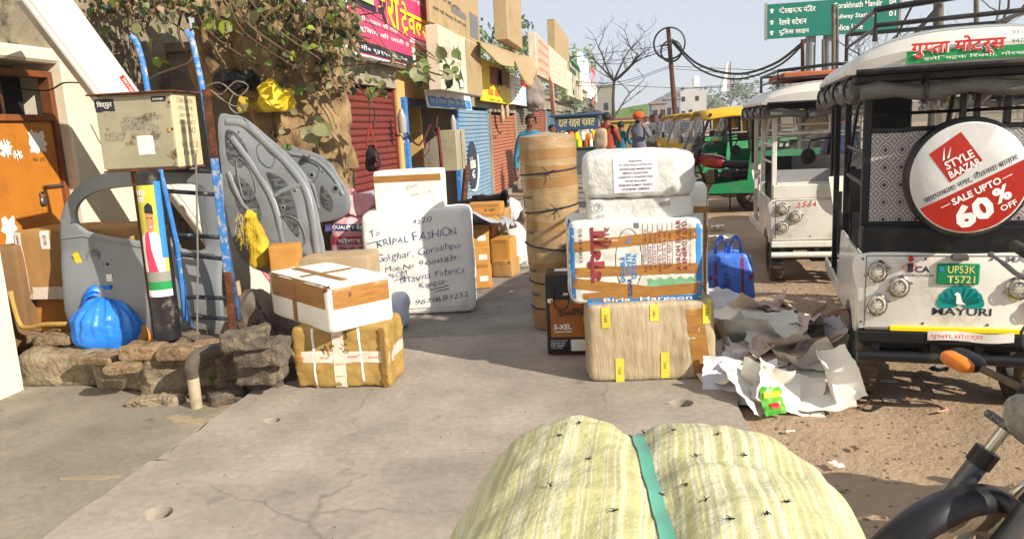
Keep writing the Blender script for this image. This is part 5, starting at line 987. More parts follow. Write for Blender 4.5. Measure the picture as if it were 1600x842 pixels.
txt(fo, 'TO: SHIVAM', TOP(-.15, .1, fo['h']), K['grey'], w=.12, off=-.01, wob=.05, bvh=bv); txt(fo, '120', TOP(.05, -.08, fo['h']), K['grey'], w=.06, off=-.01, wob=.05, bvh=bv); txt(fo, '8', fF(fo, .32, .75), K['ink'], h=.03, off=-.012, wob=.05, bvh=bv)
q = G(630, 508, .0); T(ob('plastic_bag', soft(.16, .25, .26, 2.6, 14, .02, 5, 8, .012), mat('pale_bag', 'c4cadc', 'b4bacc', sc=4, rough=.4, bump=.4, bsc=12), M=place(q.x - .02, q.y - .02, 0, 0), sm=True), 'pale bluish plastic bag squeezed between the foam box and cloth parcel', 'bag')
# cloth parcel with hand lettering
clothm = mat('parcel_cloth', 'e0e0de', 'd4d4d2', sc=5, rough=.7, bump=.45, bsc=10, bdist=.02, dirt='b3aea2', dsc=4, dlo=.58, dhi=.85)
kp = pbox('cloth_parcel', 'large white cloth parcel with hand lettered address standing on the pavement', 'parcel', 573, 736, 492, 328, 5.75, .34, clothm, rz=.14, k=16, n=26, amp=.010, seed=4, wr=.004, z0=0); bv = bvh_of(kp)
for i, (t, x, z, w, h, m) in enumerate((('To', .12, .80, .10, .06, 'inkb'), ('4220', .56, .90, .18, .05, 'inkb'), ('KRIPAL FASHION', .50, .75, .74, .085, 'inkb'), ('Golghar, Gorakhpur', .52, .60, .80, .085, 'inkb'), ('Mob.No. 9450433139', .52, .49, .66, .06, 'ink'), ('FROM', .30, .40, .18, .055, 'inkb'), ('Bhavna Fabrics', .62, .385, .6, .075, 'inkb'), ('Kanpur', .62, .29, .26, .06, 'inkb'), ('9670883232', .70, .15, .5, .05, 'ink'))):
    txt(kp, t, fF(kp, x, z) @ Matrix.Rotation(.13, 4, 'Z'), K[m], w=kp['w'] * w, h=kp['h'] * h * 1.05, off=-.016, wob=.10, seed=i, bvh=bv)
for x, z, w in ((.13, .72, .18), (.34, .355, .16), (.68, .25, .18), (.7, .225, .14)): patch(kp, fF(kp, x, z) @ Matrix.Rotation(.2, 4, 'Z'), kp['w'] * w, .006, K['ink'], 'underline', bv, 6)
patch(kp, fF(kp, .5, .07), kp['w'] * .9, .01, clothm, 'seam', bv, 20, off=.008)
wb_ = pbox('carton_white', 'plain white carton with brown tape band on top of the cloth parcel', 'box', 586, 690, 334, 266, 5.82, .26, K['foam'], rz=.1, seed=5, z0=kp['h'] - .01); bv = bvh_of(wb_)
patch(wb_, fF(wb_, .5, .8), wb_['w'] * .98, .055, K['tape'], 'tape', bv, 12, m=3, off=.0025); txt(wb_, 'Jitmal', fF(wb_, .56, .6) @ Matrix.Rotation(.3, 4, 'Z'), K['grey'], w=.1, off=-.015, wob=.06, bvh=bv); txt(wb_, 'Sundar  L - 6', fF(wb_, .68, .42) @ Matrix.Rotation(.15, 4, 'Z'), K['grey'], w=.17, off=-.015, wob=.06, bvh=bv)
# cartons behind
for i, (u0, u1, vb, vt, Y, d, rz, lab) in enumerate(((738, 768, 452, 412, 6.75, .3, .3, 'bottom orange carton of the front carton stack'), (737, 766, 414, 384, 6.75, .3, .28, 'middle orange carton of the front carton stack'), (735, 764, 386, 352, 6.75, .3, .3, 'upper orange carton with white label in the front stack'), (732, 776, 354, 338, 7.1, .35, .1, 'thin orange carton lying above the front stack'), (728, 782, 337, 320, 7.15, .35, .05, 'wide flat orange carton on top of the carton stacks'), (768, 800, 440, 408, 7.3, .3, -.15, 'bottom brown carton of the rear carton stack'), (766, 797, 410, 374, 7.35, .3, -.1, 'top brown carton of the rear carton stack'), (740, 772, 440, 352, 7.45, .4, 0, 'tall orange carton behind the front carton stack'))):
    c = pbox('cardboard_box', lab, 'box', u0, u1, vb, vt, Y, d, K['card3'] if i != 5 else K['card'], rz=rz, seed=60 + i, n=10, group='small cartons by the cloth parcel', z0=(0 if i in (0, 5, 7) else None)); bv = bvh_of(c)
    if i < 3: patch(c, fF(c, .6, .4), .08, .05, K['paper'], 'label', bv, 3, m=3)
    patch(c, fF(c, .5, .9), c['w'] * .9, .03, K['tape'], 'tape', bv, 5)
    if i == 4: txt(c, '8  HBT', fF(c, .7, .5), K['ink'], w=.1, bvh=bv)
q = AYr(752, 318, 8.4); bm = NB(); lathe(bm, [(.1, 0), (.11, .02), (.08, .12), (.075, .32), (.1, .34)], 20, Matrix.Rotation(R(80), 4, 'Y') @ Matrix.Rotation(.4, 4, 'X')); lathe(bm, [(.085, -.28), (.085, -.02)], 16, Matrix.Rotation(R(80), 4, 'Y')); bx(bm, -.1, .05, -.06, .06, -.04, .1, .01)
T(ob('black_bucket', bm, K['blkpl'], M=place(q.x, q.y, q.z), sm=True), 'black plastic funnel-shaped part lying on the cartons before the blue shutter', 'plastic part')
q = AYr(748, 330, 8.3); pbox('cardboard_box', 'large carton under the black plastic part', 'box', 712, 790, 380, 326, 8.3, .5, K['card'], seed=71, z0=0)
def heap(label, u, v, Y, w, d, h, m, seed, k=2.4, wr=.05, wfr=7, z=0, name='plastic_sheet', cat='plastic sheet'):
    q = AYr(u, v, Y); return T(ob(name, soft(w, d, h, k, 24, .05, 4, seed, wr, wfr, .6), m, M=place(q.x, q.y + d / 2, z, .2), sm=True, ang=80), label, cat)
heap('white plastic sheet heap beside the rear carton stack', 802, 410, 7.6, .42, .5, .5, K['poly'], 3); heap('white plastic bag leaning behind the cartons', 792, 350, 9.4, .5, .5, .55, mat('white_bag2', 'd0d0d0', rough=.4), 5, z=0); heap('brownish jute heap behind the tall roll', 822, 410, 8.2, .42, .5, .55, mat('jute2', '8f7c68', '7f6c5a', sc=4, rough=.9, bump=.4, bsc=40), 7, wr=.02, name='sack', cat='sack'); heap('grey plastic packet propped by the flat carton', 783, 345, 8.0, .2, .2, .5, mat('grey_packet', '8f9094', rough=.4), 8, z=0)
# ================================================================== RIGHT STACK
FLc, FRc = G(922, 598), G(1119, 591); e = FRc - FLc; w = e.length; rz = math.atan2(e.y, e.x); h = zat((FLc.x + FRc.x) / 2, (FLc.y + FRc.y) / 2, 473); d = .42
c = FLc + e / 2 + Matrix.Rotation(rz, 3, 'Z') @ V((0, d / 2, 0)); tanb = mat('tan_wrap', 'b5a488', 'a89678', sc=5, rough=.4, bump=.7, bsc=9, bdist=.02, dirt='95835f', dsc=4, dlo=.5, dhi=.8, stretch=(2.5, 1, .5))
tbx = T(ob('wrapped_box', soft(w, d, h, 20, 30, .012, 4, 6, .005, 10), tanb, M=place(c.x, c.y, 0, rz), sm=True, ang=60), 'large tan box in crinkled clear wrap at the bottom of the right stack', 'box'); tbx['w'], tbx['d'], tbx['h'] = w, d, h; bv = bvh_of(tbx)
yl = mat('yellow_label_tape', 'c9b93a', 'd6c84c', sc=8, rough=.4)
for a, z, hh in ((.14, .83, .26), (.52, .87, .2), (.93, .86, .3), (.24, .15, .32), (.6, .2, .34)):
    patch(tbx, fF(tbx, a, z), .05, h * hh, yl, 'yellow_tape', bv, 2, m=5, off=.004); txt(tbx, 'PPC', fF(tbx, a, z) @ Matrix.Rotation(math.pi / 2, 4, 'Z'), K['ink'], w=.045, bvh=bv)
patch(tbx, fF(tbx, .86, .5) @ Matrix.Rotation(.12, 4, 'Z'), .1, h * 1.0, K['tape'], 'tape', bv, 4, m=10); patch(tbx, fR(tbx, .4, .5), .12, h * .96, K['tape'], 'tape', bv, 4, m=10)
zt1 = h - .01
weave = mat('sugar_weave', 'd2d0c8', 'c6c4bc', sc=5, rough=.55, bump=.5, bsc=16, dirt='b0aa9c', dsc=5, dlo=.58, dhi=.8, bdist=.015)
gp = pbox('woven_parcel', 'printed sugar sack parcel bound with brown tape, second in the right stack', 'parcel', 890, 1101, 470, 343, 4.42, .46, weave, rz=.10, k=18, n=30, amp=.012, seed=9, wr=.006, wfr=14, z0=zt1); bv = bvh_of(gp); w, h, d = gp['w'], gp['h'], gp['d']
for x in (.02, .965): patch(gp, fF(gp, x, .5), w * .045, h * .95, K['sky'], 'blue_edge', bv, 3, m=16, off=.0016)
patch(gp, fF(gp, .56, .04), w * .86, h * .09, K['sky'], 'blue_edge', bv, 20, m=3, off=.0018); txt(gp, 'Birla  Hargaon', fF(gp, .58, .045), K['wp'], w=w * .66, h=h * .06, off=.01, bvh=bv)
RV = Matrix.Rotation(math.pi / 2, 4, 'Z')
txt(gp, 'गंगा', fF(gp, .2, .6) @ RV, K['inkr'], w=h * .66, h=w * .13, off=.05, bvh=bv); txt(gp, 'शुगर', fF(gp, .295, .8) @ RV, K['inkr'], w=h * .26, h=w * .05, off=.01, bvh=bv); txt(gp, 'CHINI 50 KG', fF(gp, .09, .72) @ RV, K['ink'], w=h * .4, h=w * .025, bvh=bv)
for t, x, z, ww in (('DOUBLE', .40, .42, .3), ('WHITE', .445, .48, .26), ('CRYSTAL', .485, .45, .3), ('SUGAR', .45, .2, .22), ('N', .445, .76, .06)): txt(gp, t, fF(gp, x, z) @ RV, K['sky'] if t != 'SUGAR' else K['inkb'], w=h * ww, h=w * .034, off=.03, bvh=bv)
bm = NB(); M_ = fF(gp, .445, .52); tb(bm, [M_ @ V((.075 * math.cos(a), h * .38 * math.sin(a), 0)) for a in [i * 2 * math.pi / 40 for i in range(40)]], .0022, 5, closed=True)
for v in bm.verts: hq = bv.ray_cast(V((v.co.x, -1, v.co.z)), V((0, 1, 0))); v.co.y = (hq[0].y if hq[0] is not None else v.co.y) + (v.co.y - M_.translation.y)
ob('oval_outline', bm, K['ink'], gp)
for i in range(6): txt(gp, ['NET WEIGHT 50 KG', 'SEASON 2023', 'BATCH CODE', 'MFD DATE', 'GRADE M-30', 'BEST BEFORE'][i], fF(gp, .57 + i * .036, .63) @ RV, K['inkr'], w=h * (.5 - .05 * (i % 3)), h=w * .018, bvh=bv)
for x in (.552, .588, .624, .66, .696, .732, .768): patch(gp, fF(gp, x, .65), .0025, h * .6, K['inkr'], 'rule_line', bv, 1, m=10)
for i, (t, x, ww) in enumerate((('AVADH SUGAR', .815, .6), ('& ENERGY LTD.', .86, .6), ('Hargaon, Sitapur', .90, .5))): txt(gp, t, fF(gp, x, .68) @ RV, K['inkr'], w=h * ww, h=w * (.034 if i < 2 else .018), off=.02 if i < 2 else 0, bvh=bv)
patch(gp, fF(gp, .75, .24), w * .34, h * .1, mat('green_faded', '5f9a6c', '8ab592', sc=14, rough=.6), 'cane_print', bv, 14, m=5, ragged=.02); patch(gp, fF(gp, .505, .93), .03, .03, K['grey'], 'mark', bv)
for (a0, b0, a1, b1, wd) in ((0, .70, 1, .82, .062), (0, .40, 1, .40, .058), (0, .28, .66, .12, .062), (.1, .08, 1, .17, .062)): tape(gp, 'F', a0, b0, a1, b1, wd, K['tape'], bv, n=24)
for z in (.8, .4, .17): tape(gp, 'R', 0, z, 1, z, .06, K['tape'], bv)
z2 = zt1 + h - .008
sp = pbox('white_parcel', 'thin white parcel marked 900 between the sugar sack parcel and white bundle', 'parcel', 919, 1086, 348, 308, 4.48, .4, K['poly'], rz=.08, k=16, n=22, amp=.008, seed=12, z0=z2); bv = bvh_of(sp)
txt(sp, '900', fF(sp, .72, .66), K['ink'], w=.06, off=-.015, wob=.05, bvh=bv); txt(sp, '3', fF(sp, .1, .62), K['ink'], h=.03, off=-.015, bvh=bv); txt(sp, '900', fF(sp, .11, .2), K['ink'], w=.045, off=-.015, wob=.05, bvh=bv)
bm = NB(); M_ = fF(sp, .1, .62, .003); tb(bm, [M_ @ V((.026 * math.cos(a), .024 * math.sin(a), 0)) for a in [i * 2 * math.pi / 24 for i in range(24)]], .0012, 4, closed=True); ob('ring_mark', bm, K['ink'], sp)
z3 = z2 + sp['h'] - .008
wbn = pbox('white_bundle', 'white poly wrapped bundle with printed address sheet on top of the right stack', 'bundle', 910, 1089, 309, 236, 4.44, .44, K['poly'], rz=.06, k=6.5, n=28, amp=.014, seed=15, wr=.008, wfr=12, z0=z3); bv = bvh_of(wbn)
patch(wbn, fF(wbn, .47, .5), .25, wbn['h'] * .72, mat('label_paper', 'dcd8e2', 'd4d0da', sc=8, rough=.5), 'address_sheet', bv, 10, m=8, off=.003)
for i, (t, ww) in enumerate((('Postal Parcel', .07), ('TO, SHREE BALAJI VASTRALAYA', .19), ('OPPOSITE DURGA MANDIR ROAD', .18), ('MEDICAL COLLEGE ROAD', .14), ('GORAKHPUR UTTAR PRADESH 273013', .19), ('PHONE 94152 00000', .12), ('FROM NEW BOMBAY TRADING', .19), ('CODE 28001', .15))): txt(wbn, t, fF(wbn, .47, .80 - i * .083), K['ink'], w=ww, h=.0105, off=.015, bvh=bv)
tl = pbox('carton_white', 'white carton with brown tape edge standing behind the right stack', 'box', 1050, 1107, 420, 290, 4.98, .3, K['foam'], seed=19, z0=0); bv = bvh_of(tl); patch(tl, fF(tl, .93, .6), .03, tl['h'] * .8, K['tape'], 'tape', bv, 2, m=6); patch(tl, fF(tl, .6, .86), .2, .04, K['tape'], 'tape', bv, 6)
# tall roll
rb = G(872, 517, 0); hr = zat(rb.x, rb.y + .2, 212); rl = thing('wrapped_roll', 'tall brown paper wrapped roll bound with dark strings standing in the walkway', 'roll', (rb.x, rb.y + .2, 0), .0)
def rollp(th, z, r=1.0): lean = -.05 * z / hr; s = .205 * (1 - .02 * math.sin(z * 9)) * r; e_ = .012 * noise.fractal(V((math.cos(th) * 2, math.sin(th) * 2, z * 4)), 1, 2, 3); return V((lean + (s + e_) * math.cos(th) * 1.0, (s + e_) * math.sin(th) * .95, z))
bm = NB(); grid(bm, lambda a, b: rollp(a * 2 * math.pi, b * hr), 48, 60); bmesh.ops.remove_doubles(bm, verts=bm.verts, dist=1e-4)
grid(bm, lambda a, b: rollp(a * 2 * math.pi, hr, max(.02, b)) + V((0, 0, .03 * (1 - b))), 48, 4)
kraft = mat('kraft', 'a68a66', '99805c', sc=4, rough=.35, bump=.4, bsc=12, stretch=(1, 1, 2), dirt='8a7050', dlo=.5, dhi=.75, bdist=.015); ob('wrap', bm, kraft, rl, sm=True)
for i, (z, tl_) in enumerate(((.82, .02), (.63, .03), (.43, -.03), (.24, -.02), (.12, .02))):
    bm = NB(); tb(bm, [rollp(t, hr * z + tl_ * math.cos(t), 1.03) for t in [j * 2 * math.pi / 40 for j in range(40)]], .006, 6, closed=True); s_ = ob('string', bm, mat('string_navy', '23243a', rough=.7), rl, sm=True)
    t = -1.5 + .2 * (i % 3); p = rollp(t, hr * z, 1.04); bm = NB()
    for dx, dz in ((-.04, .045), (.05, .02), (.02, -.05), (-.03, -.03)): tb(bm, [p, p + V((dx, -.02, dz))], .003, 4)
    ob('knot', bm, MATS['string_navy'], rl)
for i, z in enumerate((.9, .84, .76, .55, .33, .07, .03)): bm = NB(); grid(bm, lambda a, b: rollp(-3.2 + a * 3.3, hr * z + (b - .5) * .07 + .02 * math.sin(i * 3 + a * 2), 1.012), 24, 2); ob('tape', bm, mat('roll_tape', '9a764c', '8f6c44', sc=6, rough=.25, bump=.3, bsc=30), rl, sm=True)
for i, z in enumerate((.68, .5, .3, .17)):
    b2 = tbm('BLUE DART', w=.12, h=.022, off=.02)
    for v in b2.verts: v.co = rollp(-2.5 + v.co.x / .2, hr * z + .02 + v.co.y, 1.02)
    ob('lettering', b2, mat('faint_ink', '3c3a58', rough=.6), rl)
# battery box
bt = pbox('battery_box', 'orange and black printed battery carton with black handle beside the tall roll', 'box', 853, 918, 554, 428, 4.82, .26, mat('battery_black', '1c1a1c', rough=.4), rz=.05, k=22, amp=.002, n=14, seed=23, z0=0); bv = bvh_of(bt); w, h = bt['w'], bt['h']
bo = mat('battery_orange', 'b5731c', '8f5418', sc=3, rough=.35)
patch(bt, fF(bt, .5, .46), w * .98, h * .46, bo, 'orange_print', bv, 8, m=6); patch(bt, fF(bt, .5, .02), w * .98, h * .035, mat('battery_red', 'a8442c', rough=.4), 'red_band', bv, 8)
for t, a, z, ww, m in (('AMARON', .62, .76, .4, 'wp'), ('ARON', .74, .57, .25, 'ink'), ('QUANTA', .6, .52, .65, 'ink'), ('S-XEL', .4, .36, .42, 'wp'), ('TUBULAR SERIES', .4, .30, .42, 'wp')): txt(bt, t, fF(bt, a, z), K[m], w=w * ww, off=.03, bvh=bv)
for i in range(4): txt(bt, ['SEALED MAINTENANCE', 'FREE BATTERY', '12V 26AH', 'MADE IN INDIA'][i], fF(bt, .1, .19 - i * .03), K['wp'], w=w * (.4 - .04 * i), align='l', bvh=bv)
patch(bt, fF(bt, .75, .13), w * .34, h * .14, K['paper'], 'label', bv, 3, m=3, off=.003); patch(bt, fF(bt, .12, .68), w * .13, h * .05, K['paper'], 'label', bv, 2)
bm = NB(); p = fF(bt, .38, .6, .01).translation; tb(bm, smooth_pts([p + V((-.045, 0, .14)), p + V((-.05, -.01, .05)), p + V((-.03, -.015, -.005)), p + V((.03, -.015, -.005)), p + V((.05, -.01, .06)), p + V((.045, 0, .14))], 5), .004, 6); ob('handle', bm, K['blkpl'], bt, sm=True)
q = AYr(885, 424, 4.95); patch(bt, TOP(.02, 0, h), w * .7, .1, K['paper'], 'loose_paper', bv, 4, m=4, off=.004)
# blue woven bag with handles
blw = mat('blue_weave', '3a6cd0', '4a7ad8', sc=5, rough=.4, bump=.5, bsc=10, bdist=.02)
bg_ = pbox('woven_bag', 'blue woven carry bag with red stripes and loop handles behind the right stack', 'bag', 1103, 1181, 497, 398, 6.1, .28, blw, rz=.05, k=5, n=22, amp=.02, seed=25, wr=.015, wfr=7, z0=GZ, top=.92); bv = bvh_of(bg_); w, h = bg_['w'], bg_['h']
for a in (.2, .74): patch(bg_, fF(bg_, a, .5), .025, h * .95, mat('stripe_maroon', '7c2c58', rough=.5), 'stripe', bv, 2, m=14)
for a in (.06, .93): patch(bg_, fF(bg_, a, .66), .05, .04, MATS['stripe_maroon'], 'red_patch', bv, 3, m=3)
for i, (t, a) in enumerate((('ARVIND', .45), ('TEXTILES', .38))): txt(bg_, t, fF(bg_, a, .48) @ RV, K['ink'], w=.26, h=.03, off=-.005, wob=.05, seed=i, bvh=bv)
for x in (-.06, .05): bm = NB(); tb(bm, smooth_pts([(x - .04, -.03, h * .94), (x - .035, -.06, h + .07), (x, -.05, h + .13), (x + .035, -.05, h + .06), (x + .045, -.02, h * .95)], 5), .013, 8); ob('handle', bm, blw, bg_, sm=True)
# ================================================================== waste paper heap
pap = [mat('wp_white', 'e0dcd2', 'd6d0c6', sc=4, rough=.85), mat('wp_cream', 'dccfbc', 'd2c4b0', sc=4, rough=.85), mat('wp_news', 'cdc8be', 'c0bbb2', sc=12, rough=.9, dirt='a09c96', dsc=70, dlo=.52, dhi=.6), mat('wp_lilac', 'cfccd2', 'c4c1c8', sc=4, rough=.8), mat('wp_pink', 'd0b0a4', 'c6b8ae', sc=3, rough=.85)]
rr = random.Random(77)
def crumple(w, h, amp, seed, n=18, fr_=5.0, curl=.0):
    bm = NB(); o = V((seed * 3.3, seed * 1.9, 0))
    def f(a, b):
        x, y = (a - .5) * w, (b - .5) * h; q = V((x * fr_, y * fr_, 0)) + o
        z = amp * (1 - 2 * abs(noise.noise(q))) + amp * .6 * (1 - 2 * abs(noise.noise(q * 2.1 + V((5, 3, 1))))) + amp * .35 * noise.noise(q * 4.5); z += curl * (a - .5) ** 2 * 4 - curl * .5
        x += .5 * amp * noise.noise(q + V((9, 0, 0))); y += .5 * amp * noise.noise(q + V((0, 9, 4)))
        if a in (0, 1): x += .06 * w * noise.noise(V((b * 8, seed, 1)))
        if b in (0, 1): y += .06 * h * noise.noise(V((a * 8, seed, 2)))
        return V((x, y, z))
    return grid(bm, f, n, n)
spots = [(1165, 520, .22), (1200, 505, .26), (1240, 505, .28), (1280, 515, .25), (1305, 530, .2), (1150, 560, .14), (1185, 550, .2), (1225, 540, .26), (1265, 545, .26), (1300, 560, .16), (1150, 600, .05), (1185, 590, .1), (1220, 580, .16), (1260, 580, .16), (1300, 595, .08), (1170, 625, .03), (1210, 620, .06), (1330, 605, .04), (1140, 530, .16), (1195, 640, .02), (1245, 640, .03), (1320, 570, .1), (1180, 575, .16), (1250, 560, .22), (1145, 500, .2), (1275, 535, .24)]
for i, (u, v, z) in enumerate(spots):
    z *= .72
    q = G(u - 14, v, z + GZ); M = place(q.x, q.y + .08, z + GZ + .05, rr.uniform(0, 6.3)) @ Matrix.Rotation(rr.uniform(.1, .8), 4, V((rr.gauss(0, 1), rr.gauss(0, 1), 0)).normalized())
    ci = rr.choice((0, 0, 1, 1, 2, 2, 3, 4)); pn = ('crumpled white', 'creased cream', 'crumpled printed newspaper', 'folded lilac', 'creased pinkish'); vr = 'at the top' if v < 535 else ('in the middle' if v < 585 else 'at the foot'); hc = 'left' if u < 1185 else ('central' if u < 1255 else 'right')
    T(ob('waste_paper', crumple(rr.uniform(.3, .5), rr.uniform(.26, .4), rr.uniform(.03, .05), i, 16, 2.6, rr.uniform(-.05, .12)), pap[ci], M=M, sm=True, ang=25), f'{pn[ci]} waste paper sheet {vr} of the heap, {hc} side', 'paper', 'waste paper sheets in the heap')
q = G(1215, 560, GZ); T(ob('waste_paper_core', soft(.85, .75, .24, 2.2, 22, .05, 5, 3, .05, 6), pap[2], M=place(q.x, q.y + .12, GZ - .03, .2), sm=True, ang=30), 'inner mass of packed newspaper under the crumpled sheets', 'paper')
q = G(1250, 632, GZ); big = T(ob('packing_sheet', crumple(.52, .42, .016, 3, 26, 3.0, .05), pap[0], M=place(q.x, q.y + .02, GZ + .1, -.12) @ Matrix.Rotation(.28, 4, 'X') @ Matrix.Rotation(.05, 4, 'Y'), sm=True, ang=30), 'broad torn white packing sheet draped over the front of the paper heap', 'paper')
for i, (u, v, w, h, rz, lean, lab) in enumerate(((1296, 545, .1, .34, .2, 1.2, 'curled lilac sheet standing upright by the rickshaw wheel'), (1304, 592, .2, .3, .5, 1.0, 'white sheet fold leaning against the rickshaw wheel'))):
    q = G(u, v, .1); T(ob('packing_sheet', crumple(w, h, .02, 30 + i, 14, 4, .1), pap[3 - i * 3], M=place(q.x, q.y, .12, rz) @ Matrix.Rotation(lean, 4, 'X'), sm=True), lab, 'paper')
q = G(1205, 650, GZ); pk = T(ob('snack_packet', crumple(.12, .15, .02, 5, 12, 12), mat('packet_green', '2c8a34', '7ac040', sc=9, rough=.25, spec=.5), M=place(q.x, q.y, GZ + .08, .3) @ Matrix.Rotation(.9, 4, 'X'), sm=True), 'crumpled bright green snack packet under the paper heap', 'packet'); bv = bvh_of(pk); patch(pk, TOP(0, -.03, .03), .05, .03, K['red'], 'red_badge', bv, 4, m=4, off=.004); patch(pk, TOP(0, .03, .03), .09, .03, K['yel'], 'yellow_band', bv, 6, m=3, off=.004)
strip = mat('strip_pink', 'b58a78', rough=.6)
for i, (pts, m, lab) in enumerate(((((1340, 625), (1365, 618), (1380, 628), (1362, 640), (1338, 636)), K['wire'], 'dark packing strap loop by the rickshaw wheel'), (((1362, 622), (1400, 628), (1440, 622), (1475, 632), (1480, 640), (1465, 645)), strip, 'long pink packing strap curling over the dirt'), (((1345, 640), (1370, 622), (1396, 630)), strip, 'short pink packing strap beside the paper heap'))):
    P = smooth_pts([G(u, v, GZ + .014) + V((0, 0, .006 * math.sin(u))) for u, v in pts], 8); bm = NB()
    for a, b in zip(P, P[1:]):
        n_ = (b - a).cross(V((0, 0, 1))).normalized() * .007; poly(bm, [a - n_, b - n_, b + n_ + V((0, 0, .006)), a + n_ + V((0, 0, .006))])
    bmesh.ops.remove_doubles(bm, verts=bm.verts, dist=.0005); T(ob('packing_strap', bm, m, sm=True), lab, 'strap', 'packing straps on the dirt')
for i, (u, v, s, m, lab) in enumerate(((1388, 602, .05, pap[0], 'white paper scrap under the rickshaw bumper'), (1240, 716, .03, lm[3], 'yellow green leaf fallen on the dirt'), (1306, 731, .045, pap[0], 'white paper scrap on the dirt near the bale'), (1235, 677, .025, pap[0], 'small white scrap before the packing sheet'), (1468, 586, .09, mat('grey_polybag', '6f6a66', rough=.5), 'crumpled grey polythene bag under the black rickshaw'), (1335, 704, .03, mat('twig_brown', '5a4632', rough=.9), 'dry brown leaf on the dirt'), (1130, 380, .2, pap[0], 'litter scrap behind the blue bag'), (1120, 360, .14, pap[1], 'second litter scrap on the far dirt'), (800, 458, .03, pap[0], 'thin pale litter scrap on the far slab'), (1390, 630, .04, pap[0], 'white scrap by the pink strap'))):
    q = G(u, v, GZ if u > 1000 else 0); T(ob('litter_scrap', crumple(s * 1.6, s, s * .2, 90 + i, 8, 1.2 / s), m, M=place(q.x, q.y, q.z + s * .22 + .004, i), sm=True), lab, 'litter', 'litter scraps')
# ================================================================== foreground bale
wm = mat('bale_weave', 'c9c888', 'b8b66c', sc=3, rough=.6, bump=.3, bsc=30); nt = wm.node_tree; N = nt.nodes; Lk = nt.links; p = N['Principled BSDF']
tc = N.new('ShaderNodeTexCoord'); sep = N.new('ShaderNodeSeparateXYZ'); Lk.new(tc.outputs['Object'], sep.inputs[0])
def math_(op, a, b=None):
    m = N.new('ShaderNodeMath'); m.operation = op
    for i, s in enumerate((a, b)):
        if s is None: continue
        if isinstance(s, (int, float)): m.inputs[i].default_value = s
        else: Lk.new(s, m.inputs[i])
    return m.outputs[0]
def n1(src, sc, seed):
    cb = N.new('ShaderNodeCombineXYZ'); Lk.new(src, cb.inputs[0]); cb.inputs[1].default_value = seed; t = N.new('ShaderNodeTexNoise'); t.inputs['Scale'].default_value = sc; t.inputs['Detail'].default_value = 2; Lk.new(cb.outputs[0], t.inputs['Vector']); return t.outputs['Fac']
wx = math_('ADD', sep.outputs[0], math_('MULTIPLY', n1(sep.outputs[1], 5, 2), .03)); wz = math_('ADD', sep.outputs[1], sep.outputs[2])
def ramp(src, stops):
    r = N.new('ShaderNodeValToRGB'); Lk.new(src, r.inputs[0]); e = r.color_ramp.elements
    while len(e) > 1: e.remove(e[-1])
    e[0].position = stops[0][0]; e[0].color = lin(stops[0][1])
    for q_, c_ in stops[1:]: x = e.new(q_); x.color = lin(c_)
    return r.outputs[0]
cA = ramp(n1(wx, 38, 5), [(.30, 'a09d88'), (.40, 'c6c088'), (.46, 'cbc68e'), (.49, 'e2e0cc'), (.52, 'c8c27c'), (.56, 'b3ad8c'), (.60, 'dcdac4'), (.64, 'c4be80'), (.72, 'b5b094')])
cB = ramp(n1(wz, 16, 9), [(.35, '000000'), (.62, 'ffffff')])
mx = N.new('ShaderNodeMix'); mx.data_type = 'RGBA'; Lk.new(math_('MULTIPLY', cB, .3), mx.inputs[0]); Lk.new(cA, mx.inputs[6]); mx.inputs[7].default_value = lin('cfca92')
w1 = math_('SINE', math_('MULTIPLY', wx, 1150)); w2 = math_('SINE', math_('MULTIPLY', wz, 1150)); ww = math_('MULTIPLY', w1, w2)
m2 = N.new('ShaderNodeMix'); m2.data_type = 'RGBA'; m2.blend_type = 'MULTIPLY'; Lk.new(math_('ADD', math_('MULTIPLY', ww, .28), .28), m2.inputs[0]); Lk.new(mx.outputs[2], m2.inputs[6]); m2.inputs[7].default_value = lin('8d8a70'); Lk.new(m2.outputs[2], p.inputs['Base Color'])
for l_ in list(p.inputs['Normal'].links): nb = l_.from_node; nb.inputs['Distance'].default_value = .02; nb.inputs['Strength'].default_value = .5
sx_, sy_, sz_ = .69, .72, 1.06; bm = soft(sx_, sy_, sz_, 4.6, 60, .012, 5, 31, .006, 9)
for v in bm.verts:
    g = math.exp(-((v.co.x - .0 + .12 * v.co.y) / .035) ** 2); t = max(0, v.co.z / sz_) ** 3; v.co.z -= .026 * g * t; y_ = v.co.y
    if y_ > 0: v.co.y -= .05 * g * (y_ / sy_ * 2) ** 2
    v.co.z += .010 * noise.fractal(V((v.co.x * 9, v.co.y * 9, 1)), 1, 2, 3) * t; v.co.z -= .05 * (v.co.x / .35) ** 2 * t
    v.co.z += .004 * (1 - 2 * abs(noise.noise(V((v.co.x * 5, v.co.y * 16, 4))))) * t
bale = T(ob('woven_bale', bm, wm, M=place(.02, 1.06, GZ, -.02), sm=True, ang=80), 'big bulging pale yellow woven bale with teal strap in the foreground', 'bale'); bv = bvh_of(bale)
bm = NB(); grid(bm, lambda a, b: V((.0 + (a - .5) * .02 - .12 * (-.33 + b * .62), -.33 + b * .62, 1.2)), 2, 60); drape(bm, bv, Matrix(), .003, .8)
bmesh.ops.delete(bm, geom=[v for v in bm.verts if v.co.z > 1.19 or v.co.z < .6], context='VERTS')
ob('strap', bm, mat('teal_strap', '5fa08c', '549480', sc=8, rough=.4), bale, sm=True)
fm = bpy.data.meshes.new('fly'); b2 = NB(); bmesh.ops.create_icosphere(b2, subdivisions=1, radius=.0024, matrix=Matrix.Diagonal((1.5, .8, .7, 1))); bmesh.ops.create_icosphere(b2, subdivisions=1, radius=.0016, matrix=Matrix.Translation((.0042, 0, .0005)))
